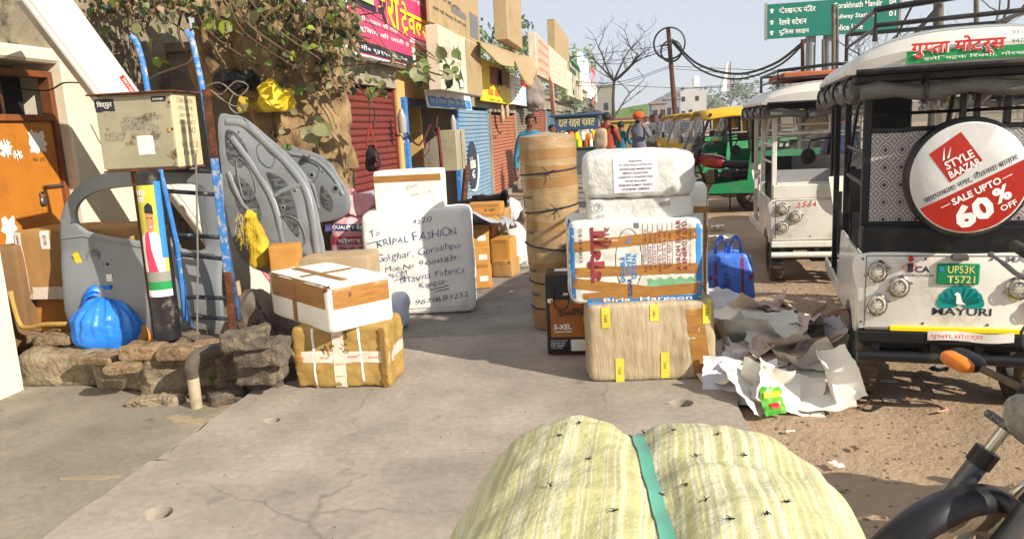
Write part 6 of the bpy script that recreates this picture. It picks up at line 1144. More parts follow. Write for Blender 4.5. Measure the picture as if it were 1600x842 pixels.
for sg in (-1, 1): poly(b2, [(.001, 0, .002), (-.006, sg * .003, .0015), (-.0045, sg * .005, .0015), (0, sg * .002, .002)])
b2.to_mesh(fm); b2.free(); fm.materials.append(K['dark'])
for i, (u, v) in enumerate(((873, 682), (905, 663), (920, 719), (1005, 677), (1052, 674), (1088, 714), (1122, 680), (1163, 713), (1071, 760), (1035, 775), (1103, 783), (1141, 813), (1199, 805), (1231, 786), (860, 760), (960, 800))):
    d = ray(u, v); Mi = bale.matrix_basis.inverted(); h = bv.ray_cast(Mi @ C0, (Mi.to_3x3() @ d).normalized())
    if h[0] is None: continue
    o = bpy.data.objects.new('fly', fm); COL.objects.link(o); o.matrix_world = Matrix.Translation(bale.matrix_basis @ h[0] + V((0, 0, .003))) @ Matrix.Rotation(i * 1.7, 4, 'Z'); T(o, 'tiny dark fly sitting on the pale yellow woven bale', 'fly', 'flies on the bale')
# ================================================================== VEHICLES
def wheel(parent, M, r, w, rimm=None, name='wheel', spokes=8):
    bm = NB(); lathe(bm, [(r * .62, -w * .42), (r * .8, -w * .5), (r * .95, -w * .42), (r, -w * .2), (r, w * .2), (r * .95, w * .42), (r * .8, w * .5), (r * .62, w * .42), (r * .62, -w * .42)], 36)
    for i in range(36):
        a = i * math.pi / 18; bx(bm, r - .004, r + .004, -.010 * r / .2, .010 * r / .2, -w * .36, w * .36, 0, Matrix.Rotation(a, 4, 'Z'))
    t = ob(name, bm, K['rub'], parent, M=M, sm=True)
    bm = NB(); lathe(bm, [(r * .64, -w * .36), (r * .6, -w * .3), (r * .55, -w * .25), (r * .55, w * .25), (r * .6, w * .3), (r * .64, w * .36)], 28); lathe(bm, [(0, -w * .4), (r * .16, -w * .4), (r * .16, w * .4), (0, w * .4)], 12)
    for i in range(spokes): a = i * 2 * math.pi / spokes; bx(bm, r * .12, r * .58, -.012, .012, -.012, .012, 0, Matrix.Rotation(a, 4, 'Z'))
    ob('rim', bm, rimm or K['steel'], t, sm=True); return t
WX = Matrix.Rotation(math.pi / 2, 4, 'Y')
def pattern_mat():
    m = mat('upholstery_print', 'b9b3ae'); nt = m.node_tree; N = nt.nodes; Lk = nt.links; p = N['Principled BSDF']; p.inputs['Roughness'].default_value = .55
    tc = N.new('ShaderNodeTexCoord'); sp_ = N.new('ShaderNodeSeparateXYZ'); Lk.new(tc.outputs['Object'], sp_.inputs[0])
    def mt(op, a, b=None):
        x = N.new('ShaderNodeMath'); x.operation = op
        for i, s in enumerate((a, b)):
            if s is None: continue
            if isinstance(s, (int, float)): x.inputs[i].default_value = s
            else: Lk.new(s, x.inputs[i])
        return x.outputs[0]
    def cell(o, k): return mt('ABSOLUTE', mt('SUBTRACT', mt('FRACT', mt('MULTIPLY', o, k)), .5))
    a, b = cell(sp_.outputs[0], 12), cell(sp_.outputs[2], 12); d1 = mt('ADD', a, b); r1 = mt('SQRT', mt('ADD', mt('MULTIPLY', a, a), mt('MULTIPLY', b, b)))
    f1 = mt('GREATER_THAN', mt('SINE', mt('MULTIPLY', d1, 26)), .15); f2 = mt('GREATER_THAN', mt('SINE', mt('MULTIPLY', r1, 34)), .4); f3 = mt('LESS_THAN', d1, .16)
    f = mt('MAXIMUM', mt('MULTIPLY', mt('ADD', f1, f2), .42), f3); mx = N.new('ShaderNodeMix'); mx.data_type = 'RGBA'; Lk.new(f, mx.inputs[0]); mx.inputs[6].default_value = lin('bfb8b4'); mx.inputs[7].default_value = lin('4f4348'); Lk.new(mx.outputs[2], p.inputs['Base Color']); return m
UPH = pattern_mat()
curt = mat('curtain_vinyl', '6c6a66', '58564f', sc=6, rough=.3, bump=.7, bsc=14, bdist=.02, stretch=(1, 3, 3), spec=.5)
roofw = mat('roof_white', 'd6d3ca', 'cac6bc', sc=2, rough=.4, dirt='a39a88', dsc=3, dlo=.55, dhi=.85)
lampg = mat('lamp_lens', 'c8c4b4', 'b5b09e', sc=20, rough=.15, spec=.5)
def rickshaw(label, loc, rz, frm, body, detail=0, z=GZ):
    t = thing('electric_rickshaw', label, 'rickshaw', (loc[0], loc[1], z), rz, 'electric rickshaws'); W = .50
    def A(name, bm, m, par=None, sm=False): return ob(name, bm, m, par or t, sm=sm)
    bm = NB(); bx(bm, -.46, .46, .02, 2.25, .33, .37); A('floor_pan', bm, K['blk'])
    bm = NB(); bx(bm, -.12, .12, .25, .42, .18, .33, .02); A('axle_case', bm, K['blk']); bm = NB(); tb(bm, [(-.4, .38, .21), (.4, .38, .21)], .03, 10); A('axle', bm, K['blk'], sm=True)
    for x in (-.3, .3): bm = NB(); tb(bm, smooth_pts([(x, .05, .34), (x, .38, .26), (x, .75, .34)], 4), .018, 6); A('leaf_spring', bm, K['blk'])
    rp = prism([smooth_pts([V((x, y, 0)) for x, y in ((-.49, .80), (-.505, .6), (-.49, .44), (-.44, .425), (0, .425), (.44, .425), (.49, .44), (.505, .6), (.49, .80), (0, .80))], 5, True)], .05, .012)
    bmesh.ops.transform(rp, matrix=Matrix.Translation((0, .05, 0)) @ Matrix.Rotation(math.pi / 2, 4, 'X'), verts=rp.verts); rp = A('rear_panel', rp, body, sm=True)
    for sx in (-1, 1):
        arch = [V((.36 + .27 * math.cos(a), .22 + .27 * math.sin(a), 0)) for a in [R(140 - i * 10) for i in range(0, 13)]]
        arch = [q for q in arch if q.y > .385]
        out = [V((.052, .795, 0)), V((.052, .44, 0)), V((.09, .39, 0))] + arch + [V((.98, .385, 0)), V((.98, .6, 0)), V((.9, .795, 0))]
        sp_ = prism([out], .02, .004); bmesh.ops.transform(sp_, matrix=Matrix(((0, 0, 1, sx * .495 - .01), (1, 0, 0, 0), (0, 1, 0, 0), (0, 0, 0, 1))), verts=sp_.verts); A('side_panel', sp_, body)
        bm = NB(); bx(bm, sx * .49 - .01, sx * .49 + .01, .981, 2.1, .36, .44, .004); A('side_sill', bm, body)
        for y, zt_ in ((.06, 1.62), (.95, 1.62), (1.62, 1.62)): bm = NB(); bx(bm, sx * .47 - .02, sx * .47 + .02, y, y + .045, .801 if y < .9 else .37, zt_, .004); A('post', bm, frm)
        bm = NB(); tb(bm, [(sx * .42, 2.5, .95), (sx * .45, 2.2, 1.62)], .022, 8); A('post', bm, K['blk'] if frm is K['blk'] else K['blk'], sm=True)
        bm = NB(); tb(bm, [(sx * .49, .98, .80), (sx * .49, .98, .62), (sx * .49, 1.15, .62), (sx * .49, 1.15, 1.0)], .014, 8); A('grab_rail', bm, frm, sm=True)
        for zz in (1.12, 1.28): bm = NB(); tb(bm, [(sx * .47, .1, zz), (sx * .47, .95, zz)], .011, 8); A('guard_bar', bm, frm, sm=True)
        bm = NB(); tb(bm, [(sx * .47, .95, 1.12), (sx * .47, .5, 1.5), (sx * .47, .12, 1.6)], .010, 6); A('diagonal_bar', bm, frm, sm=True)
        w_ = wheel(t, Matrix.Translation((sx * .42, .33, .24)) @ WX, .24, .13); bm = NB(); bx(bm, sx * .42 - .07, sx * .42 + .07, .04, .07, .34, .42, .01); A('mud_flap', bm, K['blk'])
        cu = NB(); pts = [(sx * .55, -.02 + 2.3 * i / 14, 1.585 - .02 * math.sin(i * 1.9) - .015 * (i % 3)) for i in range(15)]; tb(cu, pts, [.034 + .008 * math.sin(i * 2.3) for i in range(15)], 10); A('rolled_curtain', cu, curt, sm=True)
        for k in range(4): bm = NB(); yy = .1 + k * .62; tb(bm, [V((sx * .55 + .046 * math.cos(a), yy, 1.585 + .055 * math.sin(a))) for a in [i * 2 * math.pi / 14 for i in range(14)]], .009, 5, closed=True); A('curtain_strap', bm, K['blk'])
        bm = NB(); tb(bm, [(sx * .45, 2.28, 1.3), (sx * .62, 2.32, 1.28), (sx * .64, 2.32, 1.22)], .009, 6); mr = A('mirror_arm', bm, K['blk'], sm=True); bm = NB(); lathe(bm, [(0, -.01), (.06, -.01), (.065, 0), (.06, .012), (0, .014)], 16, Matrix.Translation((sx * .64, 2.31, 1.16)) @ Matrix.Rotation(math.pi / 2, 4, 'X')); ob('mirror', bm, K['blk'], mr, sm=True)
    for sx in (-1, 1): bm = NB(); tb(bm, [(sx * .462, -.0015, .44), (sx * .462, -.0015, .79)], .0016, 4); A('panel_seam', bm, K['dark'])
    bm = NB(); tb(bm, [(-.462, -.0015, .79), (.462, -.0015, .79)], .0016, 4); A('panel_seam', bm, K['dark'])
    for x in (-.48, -.16, .16, .48):
        for zz in (.46, .775): bm = NB(); lathe(bm, [(.007, 0), (.006, .004), (0, .005)], 8, Matrix.Translation((x, .0, zz)) @ Matrix.Rotation(math.pi / 2, 4, 'X')); A('bolt', bm, K['steel'], sm=True)
    # rear hatch band, seat back
    bm = NB(); bx(bm, -.49, .49, .0, .05, .802, .93, .008); A('rear_band', bm, K['blk'] if frm is K['blk'] else body)
    for zz in (.935, 1.385): bm = NB(); bx(bm, -.448, .448, .055, .09, zz - .012, zz + .012, .004); A('back_rail', bm, frm)
    bm = NB(); bx(bm, -.448, .448, .062, .088, .949 if detail == 1 else .93, 1.371 if detail == 1 else 1.06); A('seat_back', bm, UPH if detail == 1 else mat('seat_mesh', '9a9a9c', '8c8c90', sc=60, rough=.5))
    bm = NB(); tb(bm, [(0, .075, 1.39), (0, .075, 1.62)], .018, 8); A('post', bm, frm)
    for zz in (1.46, 1.54): bm = NB(); tb(bm, [(-.448, .08, zz), (.448, .08, zz)], .009, 6); A('window_bar', bm, frm, sm=True)
    blks = mat('seat_black', '1d1c1f', '262528', sc=5, rough=.5, bump=.2, bsc=20)
    for (y0, y1, z0, z1) in ((.1, .55, .75, .86), (.95, 1.3, .68, .8), (1.6, 1.95, .68, .78), (1.30, 1.36, .80, 1.12), (.92, .95, .68, .9)): bm = NB(); bx(bm, -.44, .44, y0, y1, z0, z1, .02, None, 2); A('seat', bm, blks, sm=True)
    if detail: bm = NB(); bx(bm, -.32, -.02, 1.3, 1.34, 1.13, 1.56, .01); A('partition_board', bm, K['blkpl'])
    # front cowl, windscreen, front wheel
    cw = NB(); grid(cw, lambda a, b: V(((a - .5) * .92 * (1 - .25 * (1 - b)), 2.5 + .18 * math.cos((a - .5) * 3) * (1 - .3 * b) - .1, .38 + b * .62)), 16, 8); A('front_cowl', cw, body, sm=True)
    bm = NB(); poly(bm, [(-.42, 2.5, .99), (.42, 2.5, .99), (.44, 2.2, 1.6), (-.44, 2.2, 1.6)]); A('windscreen', bm, K['glass'])
    wheel(t, Matrix.Translation((0, 2.45, .22)) @ WX, .22, .1); bm = NB(); tb(bm, [(0, 2.45, .22), (0, 2.3, .9), (0, 2.2, 1.05)], .025, 8); A('fork', bm, K['blk'], sm=True); bm = NB(); tb(bm, [(-.33, 2.1, 1.08), (0, 2.2, 1.05), (.33, 2.1, 1.08)], .016, 8); A('handlebar', bm, K['blk'], sm=True)
    # roof: arched shell with fascia, black liner
    def rz_(x, y): return 1.665 + .17 * max(0, 1 - (abs(x) / .62) ** 2.6) ** .7 * (1 - .35 * max(0, (y - 1.6) / 1.1) ** 2) - .02 * max(0, -y)
    def pl_x(y): return .60 - .08 * max(0, (y - 1.7)) ** 1.3
    bm = NB(); nx, ny = 28, 26; tp = [[None] * (ny + 1) for _ in range(nx + 1)]; bt_ = [[None] * (ny + 1) for _ in range(nx + 1)]
    for i in range(nx + 1):
        for j in range(ny + 1):
            s = -1 + 2 * i / nx; y = -.16 + 2.75 * j / ny; x = s * pl_x(y); y2 = y + (.08 * s * s if j < 2 else 0) - (.12 * s * s if j > ny - 4 else 0)
            ed = min(1, min(j, ny - j) / 2.0); zz = 1.67 + (rz_(x * .62 / pl_x(y), y) - 1.67) * (.45 + .55 * ed ** .6); tp[i][j] = bm.verts.new((x, y2, zz)); bt_[i][j] = bm.verts.new((x, y2, 1.645 if True else zz))
    for i in range(nx):
        for j in range(ny): bm.faces.new((tp[i][j], tp[i + 1][j], tp[i + 1][j + 1], tp[i][j + 1])); bm.faces.new((bt_[i][j], bt_[i][j + 1], bt_[i + 1][j + 1], bt_[i + 1][j]))
    for i in range(nx):
        for j in (0, ny): bm.faces.new((tp[i][j], tp[i + 1][j], bt_[i + 1][j], bt_[i][j]))
    for j in range(ny):
        for i in (0, nx): bm.faces.new((tp[i][j], tp[i][j + 1], bt_[i][j + 1], bt_[i][j]))
    rf = A('roof', bm, roofw, sm=True)
    bm = NB(); bx(bm, -.56, .56, -.08, 2.45, 1.60, 1.644, .01); ob('roof_liner', bm, mat('vinyl_black', '17171a', '222124', sc=5, rough=.45, bump=.4, bsc=12), rf)
    bm = NB(); tb(bm, [(-.56, -.13, 1.652), (-.3, -.165, 1.652), (0, -.175, 1.652), (.3, -.165, 1.652), (.56, -.13, 1.652)], .014, 6); ob('drip_edge', bm, K['blk'], rf)
    bm = NB(); pts = [(-.53 + 1.06 * i / 12, -.075, 1.56 + .012 * math.sin(i * 1.3)) for i in range(13)]; tb(bm, pts, [.036 + .007 * math.sin(i * 2) for i in range(13)], 12); A('rolled_curtain', bm, curt, sm=True)
    for x in (-.22, .33): bm = NB(); tb(bm, [V((x, -.075 + .05 * math.cos(a), 1.565 + .055 * math.sin(a))) for a in [i * 2 * math.pi / 14 for i in range(14)]], .012, 5, closed=True); A('curtain_strap', bm, K['blk'])
    # roof rack
    for (pts, r_) in (([(-.46, -.02, 1.79), (-.46, -.02, 1.93), (0, -.04, 1.96), (.46, -.02, 1.93), (.46, -.02, 1.79)], .015), ([(-.46, -.02, 1.93), (-.46, 1.3, 1.94), (.46, 1.3, 1.94), (.46, -.02, 1.93)], .013), ([(-.46, 1.3, 1.78), (-.46, 1.3, 1.94)], .013), ([(.46, 1.3, 1.78), (.46, 1.3, 1.94)], .013), ([(-.46, -.03, 1.86), (.46, -.03, 1.88)], .011), ([(-.46, 0, 1.85), (-.46, 1.3, 1.86)], .010)): bm = NB(); tb(bm, pts, r_, 8); A('rack_bar', bm, K['blk'], sm=True)
    # bumper
    bm = NB(); bx(bm, -.5, .5, -.03, .015, .365, .42, .006); A('bumper', bm, K['blk'] if detail == 1 else body); bm = NB(); tb(bm, [(-.5, -.045, .30), (.5, -.045, .30)], .026, 10); A('bumper_bar', bm, K['blk'] if detail == 1 else body, sm=True)
    for x in (-.4, -.1, .12, .4): bm = NB(); bx(bm, x - .02, x + .02, -.02, .02, .3, .37); A('bumper_bracket', bm, K['blk'])
    # spare wheel
    if detail == 1:
        cM = Matrix.Translation((-.01, -.012, 1.165)) @ Matrix.Rotation(math.pi / 2, 4, 'X') @ Matrix.Diagonal((.93, .83, .95, 1))
        bm = NB(); lathe(bm, [(0, 0), (.27, 0), (.315, .03), (.325, .08), (.315, .13), (.295, .145)], 48, cM); sw = A('spare_wheel_cover', bm, mat('cover_black', '131316', '1e1c1e', sc=5, rough=.35, bump=.3, bsc=10), sm=True)
        bm = NB(); lathe(bm, [(.297, .144), (.29, .150), (.15, .158), (0, .16)], 48, cM); ob('cover_face', bm, mat('cover_white', 'd4d3d0', 'c8c7c4', sc=5, rough=.25, bump=.35, bsc=12, spec=.5), sw, sm=True)
        cb = bvh_of(sw.children[0]); th = R(27); fM = lambda x, y, r_=0.0: cM @ Matrix.Rotation(th, 4, 'Z') @ Matrix.Translation((x, y, .17)) @ Matrix.Rotation(r_, 4, 'Z')
        rp_ = []; y0 = -.035; a0 = math.asin(y0 / .288)
        pts = [V((.288 * math.cos(a), .288 * math.sin(a), 0)) for a in [-math.pi - a0 + (math.pi + 2 * a0) * i / 30 for i in range(31)]]
        bm = NB(); n_ = 14
        def seg(a, b):
            yy = y0 + (-.288 - y0) * (b * .995); xx = math.sqrt(max(1e-6, .288 ** 2 - yy * yy)); return V(((2 * a - 1) * xx, yy, 0))
        grid(bm, seg, 16, n_); drape(bm, cb, fM(0, 0), .0015); redc = mat('cover_red', 'b02c1e', 'a4281c', sc=5, rough=.28, bump=.3, bsc=12); ob('red_half', bm, redc, sw, sm=True)
        bm = NB(); grid(bm, lambda a, b: V(((a - .5) * .19, (b - .5) * .19, 0)), 6, 6); drape(bm, cb, fM(-.015, .135, .16), .0015); ob('red_square', bm, redc, sw, sm=True)
        def ct_(s, x, y, w, h, m, off=.02): 
            b2 = tbm(s, w, h, off); drape(b2, cb, fM(x, y), .003); ob('lettering', b2, m, sw)
        ct_('STYLE', -.005, .115, .15, .045, K['wp']); ct_('BAAZAR', .0, .062, .165, .04, K['wp']); ct_('जयप्रकाश नगर, नौतनवा बाज़ार', .0, -.005, .50, .045, K['ink'], .01)
        ct_('SALE UPTO', .0, -.078, .26, .038, K['wp'], .03); ct_('60', -.055, -.175, .20, .13, K['wp'], .05); ct_('%', .105, -.15, .085, .085, K['wp'], .04); ct_('OFF', .11, -.222, .085, .032, K['wp'], .02)
        for x in (-.165, .165):
            bm = NB(); grid(bm, lambda a, b: V((x + (a - .5) * .05, -.078 + (b - .5) * .004, 0)), 3, 1); drape(bm, cb, fM(0, 0), .003); ob('dash', bm, K['wp'], sw)
        bm = NB()
        for k, (xa, ya, xb, yb) in enumerate(((-.06, .15, -.02, .215), (-.035, .15, .01, .2))): poly(bm, [(xa, ya, 0), (xa + .012, ya - .002, 0), (xb, yb, 0)])
        drape(bm, cb, fM(-.02, .0), .0032); ob('star_rays', bm, K['wp'], sw)
    else:
        cM = Matrix.Translation((.34, -.02, 1.0)) @ Matrix.Rotation(math.pi / 2, 4, 'X'); sw = wheel(t, cM @ Matrix.Translation((0, 0, .05)), .235, .1, K['chrome'], 'spare_wheel')
    # lamps
    lamps = [(-.405, .715), (-.29, .64), (-.40, .55)]
    for sx in (-1, 1):
        for x, zz in lamps:
            LMx = Matrix.Translation((-sx * x if sx > 0 else x, .0, zz)) @ Matrix.Rotation(math.pi / 2, 4, 'X'); bm = NB(); lathe(bm, [(.056, 0), (.058, .012), (.05, .02), (.048, .016)], 28, LMx); l_ = A('lamp_ring', bm, K['chrome'], sm=True)
            bm = NB(); lathe(bm, [(.048, .014), (.04, .026), (.02, .031), (0, .033)], 28, LMx); ob('lens', bm, lampg, l_, sm=True)
            bm = NB(); lathe(bm, [(.03, .030), (.033, .034), (.036, .030)], 24, LMx)
            for k in range(8): a = k * math.pi / 4; tb(bm, [LMx @ V((.018 * math.cos(a), .018 * math.sin(a), .034)), LMx @ V((.056 * math.cos(a), .056 * math.sin(a), .016))], .0022, 4)
            for k in (.3, 3.44): bm2 = NB(); lathe(bm2, [(.006, 0), (.007, .014), (0, .017)], 10, LMx @ Matrix.Translation((.066 * math.cos(k), .066 * math.sin(k), 0))); ob('lamp_screw', bm2, K['chrome'], l_, sm=True)
            ob('lamp_guard', bm, K['chrome'], l_)
    bm = NB(); bx(bm, -.105, .105, -.014, -.001, .655, .755, .006) if detail == 1 else bx(bm, .06, .2, -.014, -.001, .68, .76, .006); pt = A('number_plate', bm, mat('plate_green', '0f7a4c', '11845a', sc=6, rough=.4))
    if detail == 1:
        txt(pt, 'UP53K', FRONT(.015, -.0155, .728), mat('plate_yellow', 'd8cf7c', rough=.5), w=.135, h=.036, off=.01); txt(pt, 'T5721', FRONT(.015, -.0155, .68), MATS['plate_yellow'], w=.135, h=.036, off=.01); patch(pt, FRONT(-.082, -.0145, .728), .02, .02, K['sky'], 'chip'); 
        bm = NB(); bx(bm, -.04, .045, -.035, -.001, .772, .8, .006); A('plate_lamp', bm, K['steel'])
        # peacock fan emblem
        em_ = bpy.data.objects.new('emblem', None); COL.objects.link(em_); em_.parent = t
        for k in range(9):
            a = R(186 - k * 24 if False else 172 - k * 20.5); c = V((.02, 0, .548)); d = V((math.cos(a), 0, math.sin(a) * .82 + .06)); n2 = V((-d.z, 0, d.x)); L_ = .118; bm = NB(); pts = []
            for q_, w_ in ((.12, .006), (.45, .018), (.75, .0265), (.92, .022), (1.0, .01)): pts.append((q_, w_))
            poly(bm, [c + d * L_ * q_ + n2 * w_ + V((0, -.0025, 0)) for q_, w_ in pts] + [c + d * L_ * q_ - n2 * w_ + V((0, -.0025, 0)) for q_, w_ in reversed(pts)]); ob('feather', bm, K['teal'], em_)
        bm = NB(); poly(bm, [(.0, -.004, .56), (.0, -.004, .598), (-.012, -.004, .606), (.004, -.004, .618), (.018, -.004, .608), (.03, -.004, .57), (.05, -.004, .556)]); ob('bird', bm, K['wp'], em_)
        txt(em_, 'MAYURI', FRONT(.03, -.002, .522), K['ink'], w=.29, h=.036, off=.012)
        txt(rp, 'MAYURI', FRONT(.34, -.002, .775), mat('chrome_print', '8a8a8c', rough=.35), w=.22, h=.028, off=.01)
        ic = bpy.data.objects.new('approval_mark', None); COL.objects.link(ic); ic.parent = t; bm = NB(); bmesh.ops.create_circle(bm, cap_ends=True, radius=.014, segments=20, matrix=FRONT(-.235, -.003, .775)); ob('red_dot', bm, K['red'], ic); bm = NB(); bx(bm, -.25, -.222, -.004, -.001, .712, .755); ob('bar', bm, K['ink'], ic); txt(ic, 'CA', FRONT(-.175, -.002, .725), K['ink'], w=.075, h=.03, off=.02); txt(ic, 'APPROVED', FRONT(-.2, -.002, .695), K['ink'], w=.17, h=.012)
        bm = NB(); tb(bm, [FRONT(-.236, -.003, .735) @ V((.04 * math.cos(a), .014 * math.sin(a), 0)) for a in [i * 2 * math.pi / 24 for i in range(24)]], .0015, 4, closed=True); ob('ring', bm, K['red'], ic)
        bm = NB(); bx(bm, -.33, .5, -.02, -.001, .422, .445, .003); A('yellow_stripe', bm, K['yel']); bm = NB(); bx(bm, -.46, -.335, -.015, -.001, .424, .438, .002); A('steel_trim', bm, K['chrome'])
        bm = NB(); grid(bm, lambda a, b: V((-.14 + a * .42, -.036 - .006 * math.sin(a * 9), .385 + b * .045 + .006 * math.sin(a * 7))), 14, 3); sk_ = A('torn_banner', bm, K['paper'], sm=True); txt(sk_, 'गुप्ता मोटर्स', FRONT(.0, -.046, .41), K['red'], w=.26, h=.03)
        patch(rf, FRONT(-.02, -.148, 1.70), .62, .05, K['grn'], 'green_band', off=.02); 
        for dz, mm, of in ((.022, K['wp'], .05), (.025, K['red'], .02)): txt(rf, 'गुप्ता मोटर्स', FRONT(-.1, -.15, 1.735) @ Matrix.Translation((0, 0, dz)), mm, w=.42, h=.085, off=of)
        txt(rf, 'इलेक्ट्रिक रिक्शा, गोरखपुर', FRONT(.0, -.15, 1.69) @ Matrix.Translation((0, 0, .024)), K['wp'], w=.5, h=.02); txt(rf, '9470941233', FRONT(.22, -.15, 1.74) @ Matrix.Translation((0, 0, .024)), K['ink'], w=.17, h=.018); txt(rf, '9316340137', FRONT(.22, -.15, 1.775) @ Matrix.Translation((0, 0, .024)), K['grey'], w=.17, h=.015)
    else: txt(rp, '2584', FRONT(-.2, -.002, .75), K['red'], w=.17, h=.055, wob=.05)
    return t
RK = (1.585, 4.02)
r1 = rickshaw('black framed white electric rickshaw with red and white sale cover on its spare wheel', RK, -R(9), K['blk'], K['wht'], 1); r1.scale = (.9, 1, 1.05)
for x in (-.12, .3): bm = NB(); tb(bm, [(x, -.02, 1.6), (x - .02, -.02, 1.52), (x + .02, -.02, 1.5), (x + .03, -.02, 1.6)], .008, 6); ob('hand_loop', bm, mat('mustard', '9a8028', rough=.6), r1)
q = G(1212, 437, GZ); r2 = rickshaw('all white electric rickshaw with red number on its tail beyond the black one', (q.x + .40, q.y - .32), -R(3), K['wht'], K['wht'], 0)
ru = NB(); bx(ru, -.4, .42, .1, 1.2, 1.86, 1.92, .01); T(ob('timber_bundle', ru, mat('orange_wood', 'b5623a', 'a3552f', sc=4, rough=.8), M=r2.matrix_basis.copy() if False else place(r2.location.x, r2.location.y, GZ, -R(3))), 'orange timber panel tied on the roof rack of the white rickshaw', 'panel')
r3 = copy_tree(r2); r3.location = (3.9, 8.6, GZ); r3.rotation_euler = (0, 0, -R(10)); r3['label'] = 'white electric rickshaw half hidden behind the black one, seen through its windows'
r4 = copy_tree(r2); r4.location = (3.55, 12.8, GZ); r4.rotation_euler = (0, 0, R(20)); r4['label'] = 'farthest white electric rickshaw parked beyond the other white ones'
# ---- auto rickshaw (three wheeler)
ayel = mat('auto_yellow', 'd0a81c', 'c49c18', sc=3, rough=.5, dirt='9a8440', dlo=.55, dhi=.85); agrn = mat('auto_green', '1a7a48', '166c40', sc=3, rough=.4, dirt='5a7a5c', dlo=.58, dhi=.85)
def auto(label, loc, rz):
    t = thing('auto_rickshaw', label, 'rickshaw', (loc[0], loc[1], GZ), rz, 'green and yellow auto rickshaws'); W = .62
    for sx in (-1, 1):
        out = [V(q) for q in ((-.0, .35, 0), (.0, .95, 0), (.05, 1.0, 0), (1.35, 1.0, 0), (1.4, .55, 0), (1.95, .5, 0), (2.05, .35, 0), (.75, .32, 0), (.7, .5, 0), (.55, .56, 0), (.35, .5, 0), (.28, .33, 0))]; b = prism([out], .03, .006); bmesh.ops.transform(b, matrix=Matrix(((0, 0, 1, sx * W - .015), (1, 0, 0, 0), (0, 1, 0, 0), (0, 0, 0, 1))), verts=b.verts); ob('side_panel', b, agrn, t)
        for pts in ([(sx * .6, .08, 1.0), (sx * .55, .15, 1.6)], [(sx * .6, 1.35, 1.0), (sx * .58, 1.4, 1.62)], [(sx * .52, 2.2, 1.0), (sx * .5, 1.95, 1.62)]): bm = NB(); tb(bm, pts, .025, 8); ob('post', bm, K['blk'], t, sm=True)
        bm = NB(); tb(bm, [(sx * .6, .1, 1.2), (sx * .6, 1.35, 1.2)], .014, 6); ob('guard_bar', bm, K['steel'], t)
        wheel(t, Matrix.Translation((sx * .52, .5, .22)) @ WX, .22, .11)
        bm = NB(); tb(bm, [(sx * .5, 2.15, 1.15), (sx * .68, 2.2, 1.2)], .01, 6); bx(bm, sx * .68 - .05, sx * .68 + .05, 2.19, 2.21, 1.14, 1.28, .008); ob('mirror', bm, K['blkpl'], t)
        if sx < 0: txt(t, 'mini auto', fr((-W - .018, .75, .72), (0, -1, 0), (0, 0, 1)), K['wp'], w=.5, h=.08)
        else: txt(t, 'mini auto', fr((W + .018, .75, .72), (0, 1, 0), (0, 0, 1)), K['wp'], w=.5, h=.08)
    bm = NB(); bx(bm, -.6, .6, .01, .05, .35, .98, .01); ob('rear_panel', bm, agrn, t); bm = NB(); bx(bm, -.6, .6, .05, 2.0, .32, .36); ob('floor_pan', bm, K['blk'], t)
    bm = NB(); bx(bm, -.56, .56, .15, .6, .55, .7, .02); bx(bm, -.56, .56, .1, .2, .7, 1.15, .02); ob('seat', bm, MATS['seat_black'], t); bm = NB(); bx(bm, -.3, .3, 1.25, 1.6, .55, .68, .02); ob('driver_seat', bm, MATS['seat_black'], t)
    bm = NB(); grid(bm, lambda a, b: V(((a - .5) * 1.28 * (1 - .16 * max(0, b - .75) * 4), -.02 + b * 2.1, 1.58 + .14 * (1 - abs(2 * a - 1) ** 3) - .05 * max(0, b - .8) * 5)), 18, 14)
    cn = ob('canopy', bm, ayel, t, sm=True); cn.modifiers.new('t', 'SOLIDIFY').thickness = .03
    bm = NB(); grid(bm, lambda a, b: V(((a - .5) * 1.24, -.03 + .04 * b, 1.0 + b * .62)), 12, 4); rb_ = ob('rear_curtain', bm, ayel, t, sm=True); bm = NB(); lathe(bm, [(0, 0), (.09, .0), (.11, .02)], 16, Matrix.Translation((0, -.03, 1.4)) @ Matrix.Rotation(math.pi / 2, 4, 'X') @ Matrix.Diagonal((1.8, 1, 1, 1))); ob('rear_window', bm, K['dark'], rb_)
    bm = NB(); grid(bm, lambda a, b: V(((a - .5) * 1.05 * (1 - .35 * (1 - b)), 2.2 + .28 * math.cos((a - .5) * 2.8) * (1 - .45 * b), .3 + b * .72)), 14, 8); ob('front_cowl', bm, ayel, t, sm=True)
    bm = NB(); poly(bm, [(-.48, 2.28, 1.02), (.48, 2.28, 1.02), (.48, 2.03, 1.6), (-.48, 2.03, 1.6)]); ob('windscreen', bm, K['glass'], t)
    bm = NB(); lathe(bm, [(.07, 0), (.08, .03), (.06, .05), (0, .06)], 16, Matrix.Translation((0, 2.47, .8)) @ Matrix.Rotation(-math.pi / 2, 4, 'X')); ob('headlight', bm, K['chrome'], t, sm=True); wheel(t, Matrix.Translation((0, 2.4, .2)) @ WX, .2, .1)
    bm = NB(); bx(bm, -.66, .66, .2, .5, 1.50, 1.57, .01); ob('blue_valance', bm, mat('valance_blue', '2a3c8a', rough=.7), t); return t
q = AY(1062, 250, 13.2); au = auto('front green and yellow auto rickshaw standing side-on behind the motorcycle', (q.x + 2.35, 13.6), R(97))
